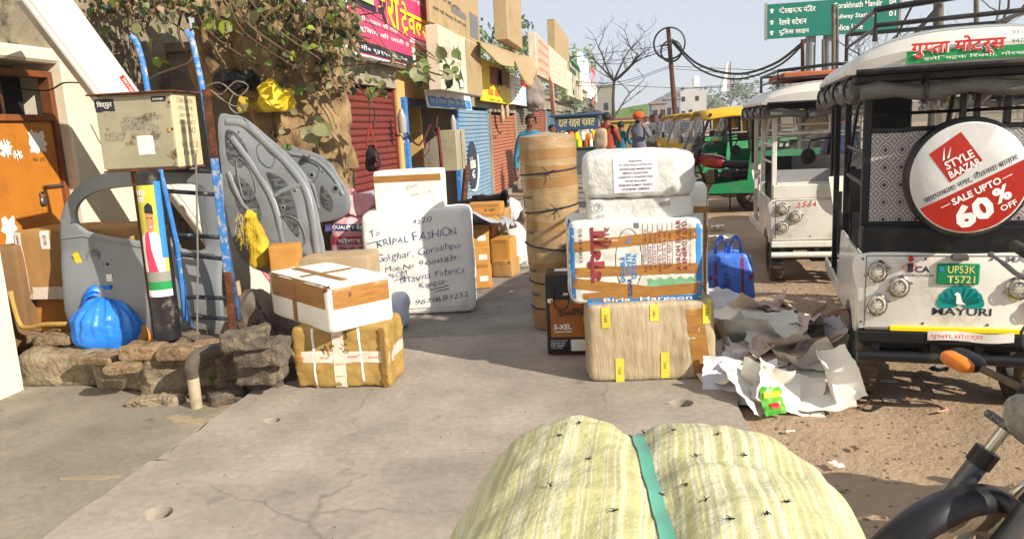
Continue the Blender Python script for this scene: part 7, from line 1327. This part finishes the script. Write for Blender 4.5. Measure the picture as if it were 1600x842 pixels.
for i, (u, y, rz_, lab) in enumerate(((1050, 18, 120, 'second yellow auto rickshaw just behind the front one'), (1035, 23, 125, 'third yellow auto rickshaw further back'), (1110, 20, 95, 'auto rickshaw partly hidden behind the front one'), (1180, 26, 100, 'auto rickshaw seen between the front one and the white rickshaw'))):
    a_ = copy_tree(au); q = AY(u, 230, y); d_ = Matrix.Rotation(R(rz_), 3, 'Z') @ V((0, 2.4, 0)); a_.location = (q.x - d_.x, y - d_.y, GZ); a_.rotation_euler = (0, 0, R(rz_)); a_['label'] = lab
# ---- motorcycles: local x forward, rear axle above origin
def motorcycle(label, M, tankm, detail=0):
    t = thing('motorcycle', label, 'motorcycle', M.translation); t.matrix_world = M
    WY = Matrix.Rotation(math.pi / 2, 4, 'X')
    for x in (0, 1.28): wheel(t, Matrix.Translation((x, 0, .28)) @ WY, .28, .09 if x else .11, K['steel'], spokes=6)
    for y in (-.095, .095):
        bm = NB(); tb(bm, [(1.28, y, .30), (1.13, y, .60)], .031, 14); f = ob('fork_lower', bm, mat('fork_grey', '55565a', '66676a', sc=6, rough=.4, metal=.6, dirt='6b6256', dlo=.55, dhi=.8), t, sm=True)
        bm = NB(); tb(bm, [(1.13, y, .60), (.95, y, .96)], .017, 14); ob('stanchion', bm, K['chrome'], f, sm=True); bm = NB(); tb(bm, [(1.145, y, .57), (1.12, y, .62)], .038, 14); ob('dust_boot', bm, K['blkpl'], f, sm=True)
        bm = NB(); tb(bm, smooth_pts([(.95, y * .6, .98), (.95, y * 2.2, 1.10), (.84, y * 3.9, 1.12)], 5), .012, 10); hb_ = ob('handlebar', bm, K['chrome'], t, sm=True)
        bm = NB(); tb(bm, [(.845 , y * 3.6, 1.12), (.80, y * 4.9, 1.115)], .019, 14)
        ob('grip', bm, K['rub'], hb_, sm=True)
        bm = NB(); tb(bm, smooth_pts([(.92, y * 2.6, 1.10), (.95, y * 3.2, 1.095), (.91, y * 4.2, 1.09), (.88, y * 5.0, 1.085)], 4), [.008] * 9 + [.006] * 3 + [.011], 8); ob('lever', bm, K['steel'], hb_, sm=True)
        # indicators with amber lens
        s = 1 if y > 0 else -1; bm = NB(); tb(bm, [(1.06, s * .10, .83), (1.10, s * .22, .835)], .012, 10); st_ = ob('indicator_stem', bm, K['rub'], t, sm=True)
        bm = soft(.085, .11, .05, 2.6, 10, 0, 1); ob('indicator_case', bm, K['blkpl'], st_, M=place(1.105, s * .27, .81, -s * .2), sm=True); bm = soft(.06, .105, .046, 2.6, 12, 0, 1); ob('amber_lens', bm, mat('amber', 'd8781c', 'c86a14', sc=30, rough=.12, spec=.5), st_, M=place(1.14, s * .27, .812, -s * .2), sm=True)
        bm = NB(); tb(bm, [(0, y * 1.2, .30), (.5, y * 1.3, .33)], .02, 8); ob('swing_arm', bm, K['blk'], t); bm = NB(); tb(bm, [(.05, y * 1.6, .34), (.22, y * 1.6, .68)], [.035, .03], 12); ob('shock', bm, K['steel'], t, sm=True)
        bm = NB(); tb(bm, smooth_pts([(.9, s * .2, 1.06), (.86, s * .3, 1.2), (.84, s * .32, 1.26)], 4), .006, 6); mi = ob('mirror_stem', bm, K['blk'], t); bm = soft(.03, .13, .09, 3, 8, 0, 1); ob('mirror', bm, K['blkpl'], mi, M=place(.84, s * .33, 1.25), sm=True) if detail == 0 else None
    for k_, (y0_, y1_) in enumerate(((-.2, -.03), (.2, .05), (-.16, .02))):
        bm = NB(); tb(bm, smooth_pts([(.90, y0_, 1.08), (1.06 + .03 * k_, y0_ * .8, 1.02), (1.08 + .02 * k_, y1_, .88), (1.05, y1_, .66), (.98, y1_, .55)], 5), .0045, 6); ob('control_cable', bm, K['wire'], t, sm=True)
    bm = NB(); bx(bm, .90, 1.0, -.1, .1, 1.0, 1.06, .02, None, 2); ob('instrument_pod', bm, K['blkpl'], t, sm=True)
    bm = NB(); tb(bm, [(1.0, -.14, .90), (1.0, .14, .90)], .03, 8); bx(bm, .93, 1.0, -.12, .12, .92, .95, .008); ob('triple_clamp', bm, K['blk'], t)
    # fork brace plate with letters
    bm = NB(); bx(bm, -.018, .018, -.055, .055, -.012, .012, .006); pl2 = ob('reflector_plate', bm, K['steel'], t, M=Matrix.Translation((1.098, -.10, .715)) @ Matrix.Rotation(-.46, 4, 'Y')); 
    # headlamp nacelle
    bm = soft(.2, .2, .22, 2.5, 22, 0, 1)
    for v in bm.verts:
        if v.co.x < 0: v.co.z += .06 * (-v.co.x / .1)
    nc = ob('headlamp_cowl', bm, K['blkpl'] if detail else tankm, t, M=place(1.05, 0, .70), sm=True, ang=80); bm = NB(); lathe(bm, [(.072, 0), (.076, .012), (.06, .028), (.03, .038), (0, .04)], 24, Matrix.Translation((1.13, 0, .80)) @ Matrix.Rotation(math.pi / 2, 4, 'Y') @ Matrix.Diagonal((1.0, 1.15, 1, 1))); ob('headlamp', bm, mat('headlamp_lens', '6c6c68', '8a8880', sc=40, rough=.1, spec=.6), nc.parent, sm=True)
    bm = NB(); grid(bm, lambda a, b: V((.96 + .14 * a, (b - .5) * .22 * (1 - .4 * a), 1.04 - .07 * a - .1 * (2 * b - 1) ** 2)), 8, 10); vs_ = ob('visor', bm, K['blkpl'], t, sm=True); vs_.modifiers.new('t', 'SOLIDIFY').thickness = .008
    # fender
    bm = NB(); grid(bm, lambda a, b: V((1.28 + .305 * math.cos(R(30 + 118 * a)), (b - .5) * .12, .28 + .305 * math.sin(R(30 + 118 * a)) - .045 * (2 * b - 1) ** 2)), 20, 8); fd = ob('front_fender', bm, K['blk'] if detail else tankm, t, sm=True); fd.modifiers.new('t', 'SOLIDIFY').thickness = .006
    bm = NB(); grid(bm, lambda a, b: V((.36 * math.cos(R(30 + 130 * a)), (b - .5) * .15, .30 + .36 * math.sin(R(30 + 130 * a)) - .04 * (2 * b - 1) ** 2)), 18, 6); ob('rear_fender', bm, K['blkpl'], t, sm=True)
    # tank, seat, engine, exhaust
    bm = soft(.5, .27, .24, 2.7, 20, 0, 1)
    for v in bm.verts: v.co.z += .10 * v.co.x / .25 * .4
    ob('tank', bm, tankm, t, M=place(.70, 0, .70), sm=True, ang=80)
    bm = soft(.68, .25, .12, 3, 16, .004, 4)
    for v in bm.verts: v.co.z += .05 * (v.co.x / .34) ** 2
    ob('seat', bm, MATS['seat_black'], t, M=place(.18, 0, .70), sm=True, ang=80)
    bm = soft(.42, .2, .16, 3, 14, 0, 1); ob('tail_panel', bm, tankm, t, M=place(.05, 0, .56), sm=True)
    en = NB(); bx(en, .45, .82, -.11, .11, .26, .44, .03, None, 2)
    for k in range(7): bx(en, .62 + .004 * k, .80 + .004 * k, -.085, .085, .45 + k * .03, .465 + k * .03, .004)
    bx(en, .64, .78, -.07, .07, .44, .68, .01); ob('engine', en, K['steel'], t); bm = NB(); lathe(bm, [(0, .02), (.09, .02), (.1, 0)], 20, Matrix.Translation((.56, -.115, .34)) @ Matrix.Rotation(math.pi / 2, 4, 'X')); ob('clutch_cover', bm, K['chrome'], t, sm=True)
    bm = NB(); tb(bm, smooth_pts([(.78, -.1, .46), (.86, -.13, .34), (.7, -.14, .24), (.3, -.15, .24), (-.12, -.16, .32)], 5), [.018] * 12 + [.04] * 9, 12); ob('exhaust', bm, K['chrome'], t, sm=True)
    bm = NB(); tb(bm, [(1.0, 0, .86), (.84, 0, .42), (.45, 0, .3)], .024, 8); tb(bm, [(1.0, 0, .86), (.4, 0, .72), (-.15, 0, .72)], .022, 8); tb(bm, [(.45, 0, .3), (.2, 0, .7)], .02, 8); ob('frame', bm, K['blk'], t)
    bm = NB(); tb(bm, [(.35, .1, .28), (.3, .22, .02)], .012, 8); ob('side_stand', bm, K['blk'], t); bm = NB(); tb(bm, [(.45, -.25, .30), (.45, .25, .30)], .014, 8); ob('foot_pegs', bm, K['rub'], t)
    bm = NB(); bx(bm, -.32, -.26, -.06, .06, .60, .68, .01); ob('tail_lamp', bm, K['red'], t)
    if detail: txt(pl2, 'IND  U', fr((.019, 0, 0), (0, 1, 0), (0, 0, 1)), K['ink'], w=.08, h=.014)
    return t
redm = mat('moto_red', '8c1c1e', '7a181a', sc=4, rough=.25, coat=.5, dirt='5c3c34', dlo=.6, dhi=.85); silv = mat('moto_silver', '8d8f92', '7c7e82', sc=4, rough=.28, metal=.5, coat=.4, dirt='6b655c', dsc=4, dlo=.55, dhi=.85)
th_ = -2.676; hd_ = V((math.cos(th_), math.sin(th_), 0)); MM = Matrix((hd_, V((-hd_.y, hd_.x, 0)), V((0, 0, 1)))).transposed().to_4x4(); MM.translation = V((1.90, 2.79, GZ)); MM = MM @ Matrix.Rotation(-.28, 4, 'X') @ Matrix.Scale(.936, 4)
m1 = motorcycle('silver and black motorcycle with amber indicator cut off by the right edge', MM, silv, 1)
q = G(1118, 325, GZ); hd_ = V((-.85, .5, 0)).normalized(); MM = Matrix((hd_, V((-hd_.y, hd_.x, 0)), V((0, 0, 1)))).transposed().to_4x4(); MM.translation = V((q.x + .55, q.y - .5, GZ)); motorcycle('red and black motorcycle parked before the green auto rickshaw', MM, redm)
# ================================================================== PEOPLE
def person(label, x, y, face, h=1.65, shirt='cloth', pants='cloth', hair=None, arms='down', z=0, turban=None, beard=False, skin=None, bow=0.0):
    """one skinned body; local x = forward"""
    s = h / 1.7; rootz = z
    J = {'pel': (0, 0, .93), 'chest': (.02, 0, 1.25), 'neckb': (.01, 0, 1.42), 'neck': (.02, 0, 1.50), 'head': (.03, 0, 1.60), 'crown': (.02, 0, 1.685)}
    ed = [('pel', 'chest'), ('chest', 'neckb'), ('neckb', 'neck'), ('neck', 'head'), ('head', 'crown')]; rad = {'pel': (.14, .115), 'chest': (.155, .11), 'neckb': (.10, .075), 'neck': (.055, .058), 'head': (.078, .098), 'crown': (.062, .075)}
    for sd, n in ((1, 'l'), (-1, 'r')):
        a = arms if isinstance(arms, str) else arms[0 if sd > 0 else 1]
        J.update({n + 'sh': (.0, .165 * sd, 1.39), n + 'hip': (0, .09 * sd, .88), n + 'kn': (.03, .10 * sd, .48), n + 'an': (-.02, .10 * sd, .08), n + 'toe': (.14, .12 * sd, .035)})
        if a == 'down': J.update({n + 'el': (-.02, .24 * sd, 1.12), n + 'wr': (.06, .26 * sd, .88), n + 'ha': (.09, .26 * sd, .80)})
        elif a == 'fwd': J.update({n + 'el': (.05, .25 * sd, 1.13), n + 'wr': (.28, .17 * sd, 1.16), n + 'ha': (.36, .14 * sd, 1.17)})
        elif a == 'up': J.update({n + 'el': (.12, .25 * sd, 1.2), n + 'wr': (.25, .16 * sd, 1.38), n + 'ha': (.27, .12 * sd, 1.46)})
        ed += [('neckb', n + 'sh'), (n + 'sh', n + 'el'), (n + 'el', n + 'wr'), (n + 'wr', n + 'ha'), ('pel', n + 'hip'), (n + 'hip', n + 'kn'), (n + 'kn', n + 'an'), (n + 'an', n + 'toe')]
        rad.update({n + 'sh': (.068, .068), n + 'el': (.048, .048), n + 'wr': (.034, .034), n + 'ha': (.034, .026), n + 'hip': (.10, .10), n + 'kn': (.07, .07), n + 'an': (.05, .05), n + 'toe': (.038, .034)})
        wr, ha = V(J[n + 'wr']), V(J[n + 'ha']); fd = (ha - wr).normalized(); sdv = V((0, sd, 0)) - fd * fd.y * sd; sdv = sdv.normalized() if sdv.length > .1 else V((1, 0, 0)); perp = fd.cross(sdv)
        for k, (off, L_) in enumerate(((-.021, .07), (-.007, .08), (.007, .075), (.021, .06))):
            b0, b1, b2 = f'{n}f{k}a', f'{n}f{k}b', f'{n}f{k}c'; base = ha + perp * off * 1.1; J[b0] = tuple(base + fd * .025); J[b1] = tuple(base + fd * (L_ * .6) + sdv * -.004); J[b2] = tuple(base + fd * L_ + sdv * -.016); ed += [(n + 'ha', b0), (b0, b1), (b1, b2)]; rad.update({b0: (.010, .010), b1: (.009, .009), b2: (.008, .008)})
        b0, b1 = n + 'ta', n + 'tb'; J[b0] = tuple(ha + perp * .038 - fd * .01); J[b1] = tuple(ha + perp * .052 + fd * .03 - sdv * .01); ed += [(n + 'ha', b0), (b0, b1)]; rad.update({b0: (.011, .011), b1: (.009, .009)})
    if bow:
        for k in J:
            p = V(J[k])
            if p.z > .95: dz = p.z - .93; J[k] = (p.x + dz * math.sin(bow), p.y, .93 + dz * math.cos(bow))
    names = list(J); me = bpy.data.meshes.new('body'); me.from_pydata([V(J[n]) * s for n in names], [(names.index(a), names.index(b)) for a, b in ed], [])
    o = bpy.data.objects.new('body', me); COL.objects.link(o); sk = o.modifiers.new('s', 'SKIN'); sk.use_smooth_shade = True
    for i, n in enumerate(names):
        r_ = rad[n]; me.skin_vertices[0].data[i].radius = (r_[0] * s, r_[1] * s); me.skin_vertices[0].data[i].use_root = (n == 'pel')
    sub = o.modifiers.new('u', 'SUBSURF'); sub.levels = 1; sub.render_levels = 1
    dg = bpy.context.evaluated_depsgraph_get(); m2 = bpy.data.meshes.new_from_object(o.evaluated_get(dg)); bpy.data.objects.remove(o)
    for v in m2.vertices:                                  # nose, chin, brow on the head
        hp = V(J['head']) * s; d = v.co - hp
        if d.x > .05 * s and abs(d.y) < .02 * s and -.03 * s < d.z < .02 * s: v.co.x += .022 * s
        if d.x > .03 * s and d.z < -.06 * s and d.length < .13 * s: v.co.x += .008 * s
    sm_, pm_, km = shirt, pants, skin or K['skin']; m2.materials.clear(); [m2.materials.append(q) for q in (km, sm_, pm_, K['blk'])]
    wl, hl = {}, {}
    for p in m2.polygons:
        c = p.center / s; mi = 1
        if c.z > 1.47 and abs(c.y) < .14 and math.hypot(c.x - J['neck'][0], c.y) < .2: mi = 0
        elif c.z < .10 : mi = 3
        elif c.z < .90 and abs(c.y) < .21: mi = 2
        for n in 'lr':
            if (c - V(J[n + 'ha'])).length < .11 or ((c - V(J[n + 'wr'])).length < .05): mi = 0
        p.material_index = mi
    t = thing('person', label, 'person', (x, y, rootz), face); b = ob('body', m2, None, t)
    m2.polygons.foreach_set('use_smooth', [True] * len(m2.polygons))
    hp = V(J['head']) * s
    if turban:
        bm = NB(); lathe(bm, [(.095, -.01), (.115, .02), (.12, .06), (.10, .10), (.05, .125), (0, .13)], 22, Matrix.Translation(hp + V((-.005, 0, .01)) ) @ Matrix.Scale(s, 4))
        for v in bm.verts: d = v.co - hp; a = math.atan2(d.y, d.x); v.co += V((math.cos(a), math.sin(a), 0)) * .008 * math.sin(a * 3 + d.z * 60)
        ob('turban', bm, turban, t, sm=True)
    else:
        bm = soft(.19 * s, .175 * s, .2 * s, 2.2, 14, .004, 20)
        for v in bm.verts:
            v.co.z -= .1 * s
            if v.co.x > .03 * s and v.co.z < .045 * s: v.co.x = .02 * s
            if v.co.z < -.05 * s: v.co.z = -.05 * s
        ob('hair', bm, hair or K['hair'], t, M=Matrix.Translation(hp + V((-.016 * s, 0, .026 * s))), sm=True, ang=80)
    for sd in (-1, 1):
        bm = NB(); bmesh.ops.create_icosphere(bm, subdivisions=1, radius=.011 * s, matrix=Matrix.Translation(hp + V((.083 * s, sd * .033 * s, .012 * s)))); ob('eye', bm, K['hair'], t, sm=True)
        bm = NB(); bx(bm, .08 * s, .096 * s, sd * .033 * s - .017 * s, sd * .033 * s + .017 * s, .03 * s, .036 * s, 0, Matrix.Translation(hp)); ob('eyebrow', bm, K['hair'], t)
        bm = NB(); bmesh.ops.create_icosphere(bm, subdivisions=2, radius=.03 * s, matrix=Matrix.Translation(hp + V((0, sd * .088 * s, 0))) @ Matrix.Diagonal((.55, .35, 1, 1))); ob('ear', bm, km, t, sm=True)
    bm = NB(); bx(bm, .078 * s, .094 * s, -.022 * s, .022 * s, -.054 * s, -.047 * s, .002, Matrix.Translation(hp)); ob('mouth', bm, mat('lips', '5c3028', rough=.5), t)
    if beard: bm = soft(.09 * s, .12 * s, .07 * s, 2.3, 10, .004, 20); ob('beard', bm, K['hair'], t, M=Matrix.Translation(hp + V((.045 * s, 0, -.105 * s))), sm=True)
    return t, s, J
def cl(n, c, c2=None): return mat(n, c, c2 or c, sc=5, rough=.85, bump=.4, bsc=12, bdist=.02)
g = AY(829, 190, 11.6)
t, s, J = person('man in a blue and white striped shirt standing behind the tall roll', g.x, 11.6, R(-75), 1.66, cl('shirt_blue', '2a7a9a', '256c8a'), cl('trouser_navy', '22283a'), arms=('fwd', 'down'), beard=False)
bm = NB(); tb(bm, [V((.02 + .165 * math.cos(a), .165 * math.sin(a), 1.12)) * s for a in [i * 2 * math.pi / 24 for i in range(24)]], .018, 6, closed=True); ob('shirt_stripe', bm, K['wp'], t, sm=True)
g = AY(948, 210, 15.5); t, s, J = person('man in rust red shirt seen from behind with a tan backpack by the food cart', g.x, 15.5, R(75), 1.68, cl('shirt_rust', '8f3a26', '80321f'), cl('trouser_grey', '3a3a40'), arms='fwd')
bm = soft(.16, .26, .42, 3, 12, .012, 6, 3); ob('backpack', bm, cl('bag_tan', 'a8977c'), t, M=place(-.2, .06, .98), sm=True)
g = AY(998, 210, 16.5); t, s, J = person('man with an orange turban and grey sweater facing the camera', g.x, 16.5, R(-100), 1.66, cl('sweater_grey', '5c6070', '6a6e7c'), cl('trouser_dark', '2c2c34'), arms='up', turban=cl('turban_orange', 'c4561c', 'b54a16'), beard=True)
g = AY(970, 215, 18); person('person wrapped in a teal shawl between the red shirt and turbaned men', g.x, 18, R(60), 1.5, cl('shawl_teal', '1f6a7a', '1a5c6c'), cl('skirt_teal', '1c4a54'), arms='fwd')
g = AY(1019, 210, 24); person('man in a white shirt standing far behind the turbaned man', g.x, 24, R(-60), 1.65, cl('shirt_white', 'b5b5b0'), cl('trouser_tan', '6a5c4a'))
g = AY(1033, 205, 27); person('man with dark cap standing by the far auto rickshaws', g.x, 27, R(-20), 1.68, cl('shirt_slate', '4a5a64'), cl('trouser_black', '1e1e22'))
g = AY(862, 205, 17); person('dark haired person bending behind the tall roll near the food cart', g.x, 17, R(-30), 1.5, cl('shirt_grey', '6c6458'), MATS['trouser_grey'], arms='fwd')
g = AY(915, 215, 22); person('man in a cream shirt working behind the blue food cart', g.x, 22, R(-90), 1.65, cl('shirt_cream', 'b8ac94'), MATS['trouser_dark'], arms='fwd')
g = AY(1010, 210, 33); person('far man in a pale shirt at the bus shelter', g.x, 33, R(-90), 1.65, MATS['shirt_white'], MATS['trouser_grey'])
g = (r2.location.x + .25, r2.location.y + 1.9); person('man in a blue shirt sitting low in the white rickshaw', 2.55, 9.9, R(100), 1.6, cl('shirt_royal', '2c4a80'), MATS['trouser_grey'], arms='fwd', z=GZ)
# ================================================================== food carts and small shop things
def cart(label, x, y, w, d, hroof, text, m1, m2, seed):
    t = thing('food_cart', label, 'food cart', (x, y, 0), group='food carts'); rr = random.Random(seed)
    bm = NB(); bx(bm, -w / 2, w / 2, 0, d, .35, .95, .02); ob('counter', bm, m1, t); bm = NB(); bx(bm, -w / 2 - .05, w / 2 + .05, -.05, d + .05, .951, .98, .005); ob('worktop', bm, K['steel'], t)
    for sx in (-1, 1):
        for yy in (.04, d - .04): bm = NB(); bx(bm, sx * (w / 2 - .03) - .02, sx * (w / 2 - .03) + .02, yy - .02, yy + .02, .98, hroof); ob('post', bm, K['steel'], t)
        wheel(t, Matrix.Translation((sx * (w / 2 + .05), d / 2, .28)) @ WX, .28, .05)
    bm = NB(); bx(bm, -w / 2 - .12, w / 2 + .12, -.15, d + .1, hroof + .30, hroof + .36, .02); ob('roof', bm, m2, t); bm = NB(); bx(bm, -w / 2, w / 2, -.08, -.04, hroof, hroof + .298, .008); bd = ob('name_board', bm, m2, t)
    if text: txt(bd, text, FRONT(0, -.082, hroof + .15), mat('cart_letters', 'c0b478', rough=.6), w=w * .84, h=.2, off=.02)
    for i in range(9):
        px = -w / 2 + .12 + (w - .24) * i / 8; bm = NB(); r_ = rr.uniform(.04, .08); hh = rr.uniform(.12, .34); lathe(bm, [(0, 0), (r_, 0), (r_, hh * .8), (r_ * .6, hh * .9), (r_ * .6, hh), (0, hh)], 12, Matrix.Translation((px, rr.uniform(.1, d - .1), .981))); ob('jar', bm, [K['steel'], K['org'], K['wp'], K['grn'], K['yel']][i % 5], t, sm=True)
    for i in range(7): px = -w / 2 + .1 + (w - .2) * i / 6; bm = soft(.12, .08, rr.uniform(.12, .24), 2.5, 6, .01, 9, i); ob('hanging_packet', bm, [K['yel'], K['wp'], K['org']][i % 3], t, M=place(px, -.02, hroof - .25), sm=True)
    return t
g = AY(902, 215, 17.8); cart('blue grey food cart with painted Hindi name board beside the shop row', g.x, 17.8, .98, .8, AY(902, 203, 17.8).z, 'दाल राइस चावल', mat('cart_grey', '5c666e', '4c565e', sc=3, rough=.5), mat('cart_blue', '33506e', '2a4460', sc=4, rough=.5), 3)
g = AY(970, 220, 26); cart('small yellow food cart behind the crowd', g.x, 26, 1.0, .8, AY(970, 206, 26).z, '', mat('cart_tan', '8a7c5c', rough=.6), mat('cart_yellow', 'a8963c', rough=.6), 5)
# shop fittings
q = AX(697, 235, XS + .12); eb = T(ob('junction_box', bx(NB(), -.14, .14, -.32, .32, -.3, .3, .01), mat('box_beige', 'a39a82', '958c74', sc=4, rough=.6, dirt='6f664f', dlo=.55, dhi=.75), M=place(q.x + .1, q.y, q.z)), 'beige electric box on a red frame beside the open shop', 'electric box'); bm = NB(); bx(bm, .141, .146, -.02, .0, -.28, .28); ob('door_gap', bm, K['dark'], eb)
q2 = AX(677, 235, XS + .1); bm = NB(); tb(bm, [V((0, 0, 0)), V((.0, .3, -1.7 + .0))], .025, 6); T(ob('red_post', bm, redsh, M=Matrix.Translation((q.x + .0, q.y - .42, q.z + .35))), 'thin red post leaning beside the beige electric box', 'post')
bm = NB(); tb(bm, [V((0, 0, 0)), V((.1, .15, .95))], .05, 8); T(ob('prop_board', bm, K['rust'], M=Matrix.Translation((q.x + .15, q.y + .1, 0))), 'dark plank propped under the beige electric box', 'plank')
fx = AX(648, 225, XS - .5); fan = thing('pedestal_fan', 'black pedestal fan standing in the open cream shop', 'fan', (fx.x, fx.y, .06)); fz = fx.z - .06
bm = NB(); lathe(bm, [(0, 0), (.2, 0), (.19, .03), (.03, .05), (.02, .06), (.02, fz)], 20); ob('stand', bm, K['blkpl'], fan, sm=True)
bm = NB(); FM = Matrix.Translation((.05, -.05, fz)) @ Matrix.Rotation(R(55), 4, 'Z') @ Matrix.Rotation(math.pi / 2, 4, 'X')
for r_ in (.24, .16, .08): tb(bm, [FM @ V((r_ * math.cos(a), r_ * math.sin(a), .02)) for a in [i * 2 * math.pi / 28 for i in range(28)]], .006, 5, closed=True)
for k in range(12): a = k * math.pi / 6; tb(bm, [FM @ V((.03 * math.cos(a), .03 * math.sin(a), .03)), FM @ V((.24 * math.cos(a), .24 * math.sin(a), .02))], .003, 4)
ob('cage', bm, K['blk'], fan)
for k in range(3):
    a = k * 2.094; bm = NB(); c_, s_ = math.cos(a), math.sin(a); poly(bm, [FM @ V((.03 * c_, .03 * s_, 0)), FM @ V((.2 * math.cos(a - .35), .2 * math.sin(a - .35), .01)), FM @ V((.2 * math.cos(a + .35), .2 * math.sin(a + .35), -.02))]); ob('blade', bm, MATS['maroon_strap'], fan)
bm = NB(); lathe(bm, [(0, -.04), (.05, -.04), (.05, .03), (0, .04)], 14, FM); ob('motor', bm, K['blkpl'], fan, sm=True)
q = AX(640, 262, XS - .3); tbl = thing('shop_counter', 'small counter with tins inside the open cream shop', 'counter', (q.x, q.y, .06)); bm = NB(); bx(bm, -.3, .3, -.4, .5, 0, .72, .01); ob('cabinet', bm, K['card2'], tbl)
for i, (y_, c) in enumerate(((-.25, 'wp'), (0, 'red'), (.25, 'sky'))): bm = NB(); lathe(bm, [(0, 0), (.09, 0), (.09, .2), (0, .2)], 16, Matrix.Translation((.05, y_, .721))); ob('tin', bm, K[c], tbl, sm=True)
for i, (a, b, lab) in enumerate((((630, 200), (672, 195), 'drooping cable bundle across the open shop front'), ((672, 195), (684, 170), 'cable rising to the strip sign over the open shop'), ((770, 170), (785, 205), 'hanging wires before the orange shutter'))):
    A_, B_ = AX(*a, XS + .08), AX(*b, XS + .08); bm = NB(); tb(bm, smooth_pts([A_, (A_ + B_) / 2 - V((0, 0, .25)), B_], 8), .014, 6); T(ob('loose_cable', bm, mat('cable_maroon', '4a2422', rough=.6), sm=True), lab, 'cable')
for i, (u, v, X_, lab) in enumerate(((628, 190, XS + .12, 'translucent bottle hung on the blue post of the open shop'), (708, 195, XS + .12, 'second translucent bottle hung at the right blue post'))):
    q = AX(u, v, X_); bm = NB(); lathe(bm, [(0, 0), (.05, .01), (.055, .2), (.03, .27), (.02, .3), (0, .3)], 14); T(ob('hanging_bottle', bm, mat('bottle_grey', '9a948c', rough=.2), M=place(q.x, q.y, q.z - .15), sm=True), lab, 'bottle')
q = AX(1, 1, -3); 
for i, (u, v, lab) in enumerate(((785, 178, 'pale rag hanging over the orange shutter'), (792, 172, 'second pale rag hanging beside the first'))):
    q = AX(u, v, XS + .12); T(ob('hanging_rag', soft(.08, .2, .4, 2.6, 10, .02, 7, i), K['card2'], M=place(q.x, q.y, q.z - .2), sm=True), lab, 'rag')
# low far wall along the right side of the road, so that the road is closed off
q = AY(1150, 205, 90); bm = NB(); bx(bm, 0, 120, 0, .3, 0, 2.2); T(ob('boundary_wall', bm, mat('far_wall', '8f8474', '7f7566', sc=.3, rough=.95), M=place(q.x, 90, GZ)), 'long low boundary wall across the far side of the road', 'wall')
# ================================================================== haze: even pale air around the whole place
hm = bpy.data.materials.new('haze_air'); hm.use_nodes = True; N = hm.node_tree.nodes; N.remove(N['Principled BSDF']); pv = N.new('ShaderNodeVolumePrincipled'); pv.inputs['Density'].default_value = .0011; pv.inputs['Color'].default_value = (.86, .9, .96, 1); pv.inputs['Anisotropy'].default_value = .1; hm.node_tree.links.new(pv.outputs[0], N['Material Output'].inputs['Volume'])
T(ST(ob('haze', bx(NB(), -950, 950, -250, 1550, -1.2, 26), hm), 'stuff'), 'thin pale winter haze filling the air over the street', 'haze')
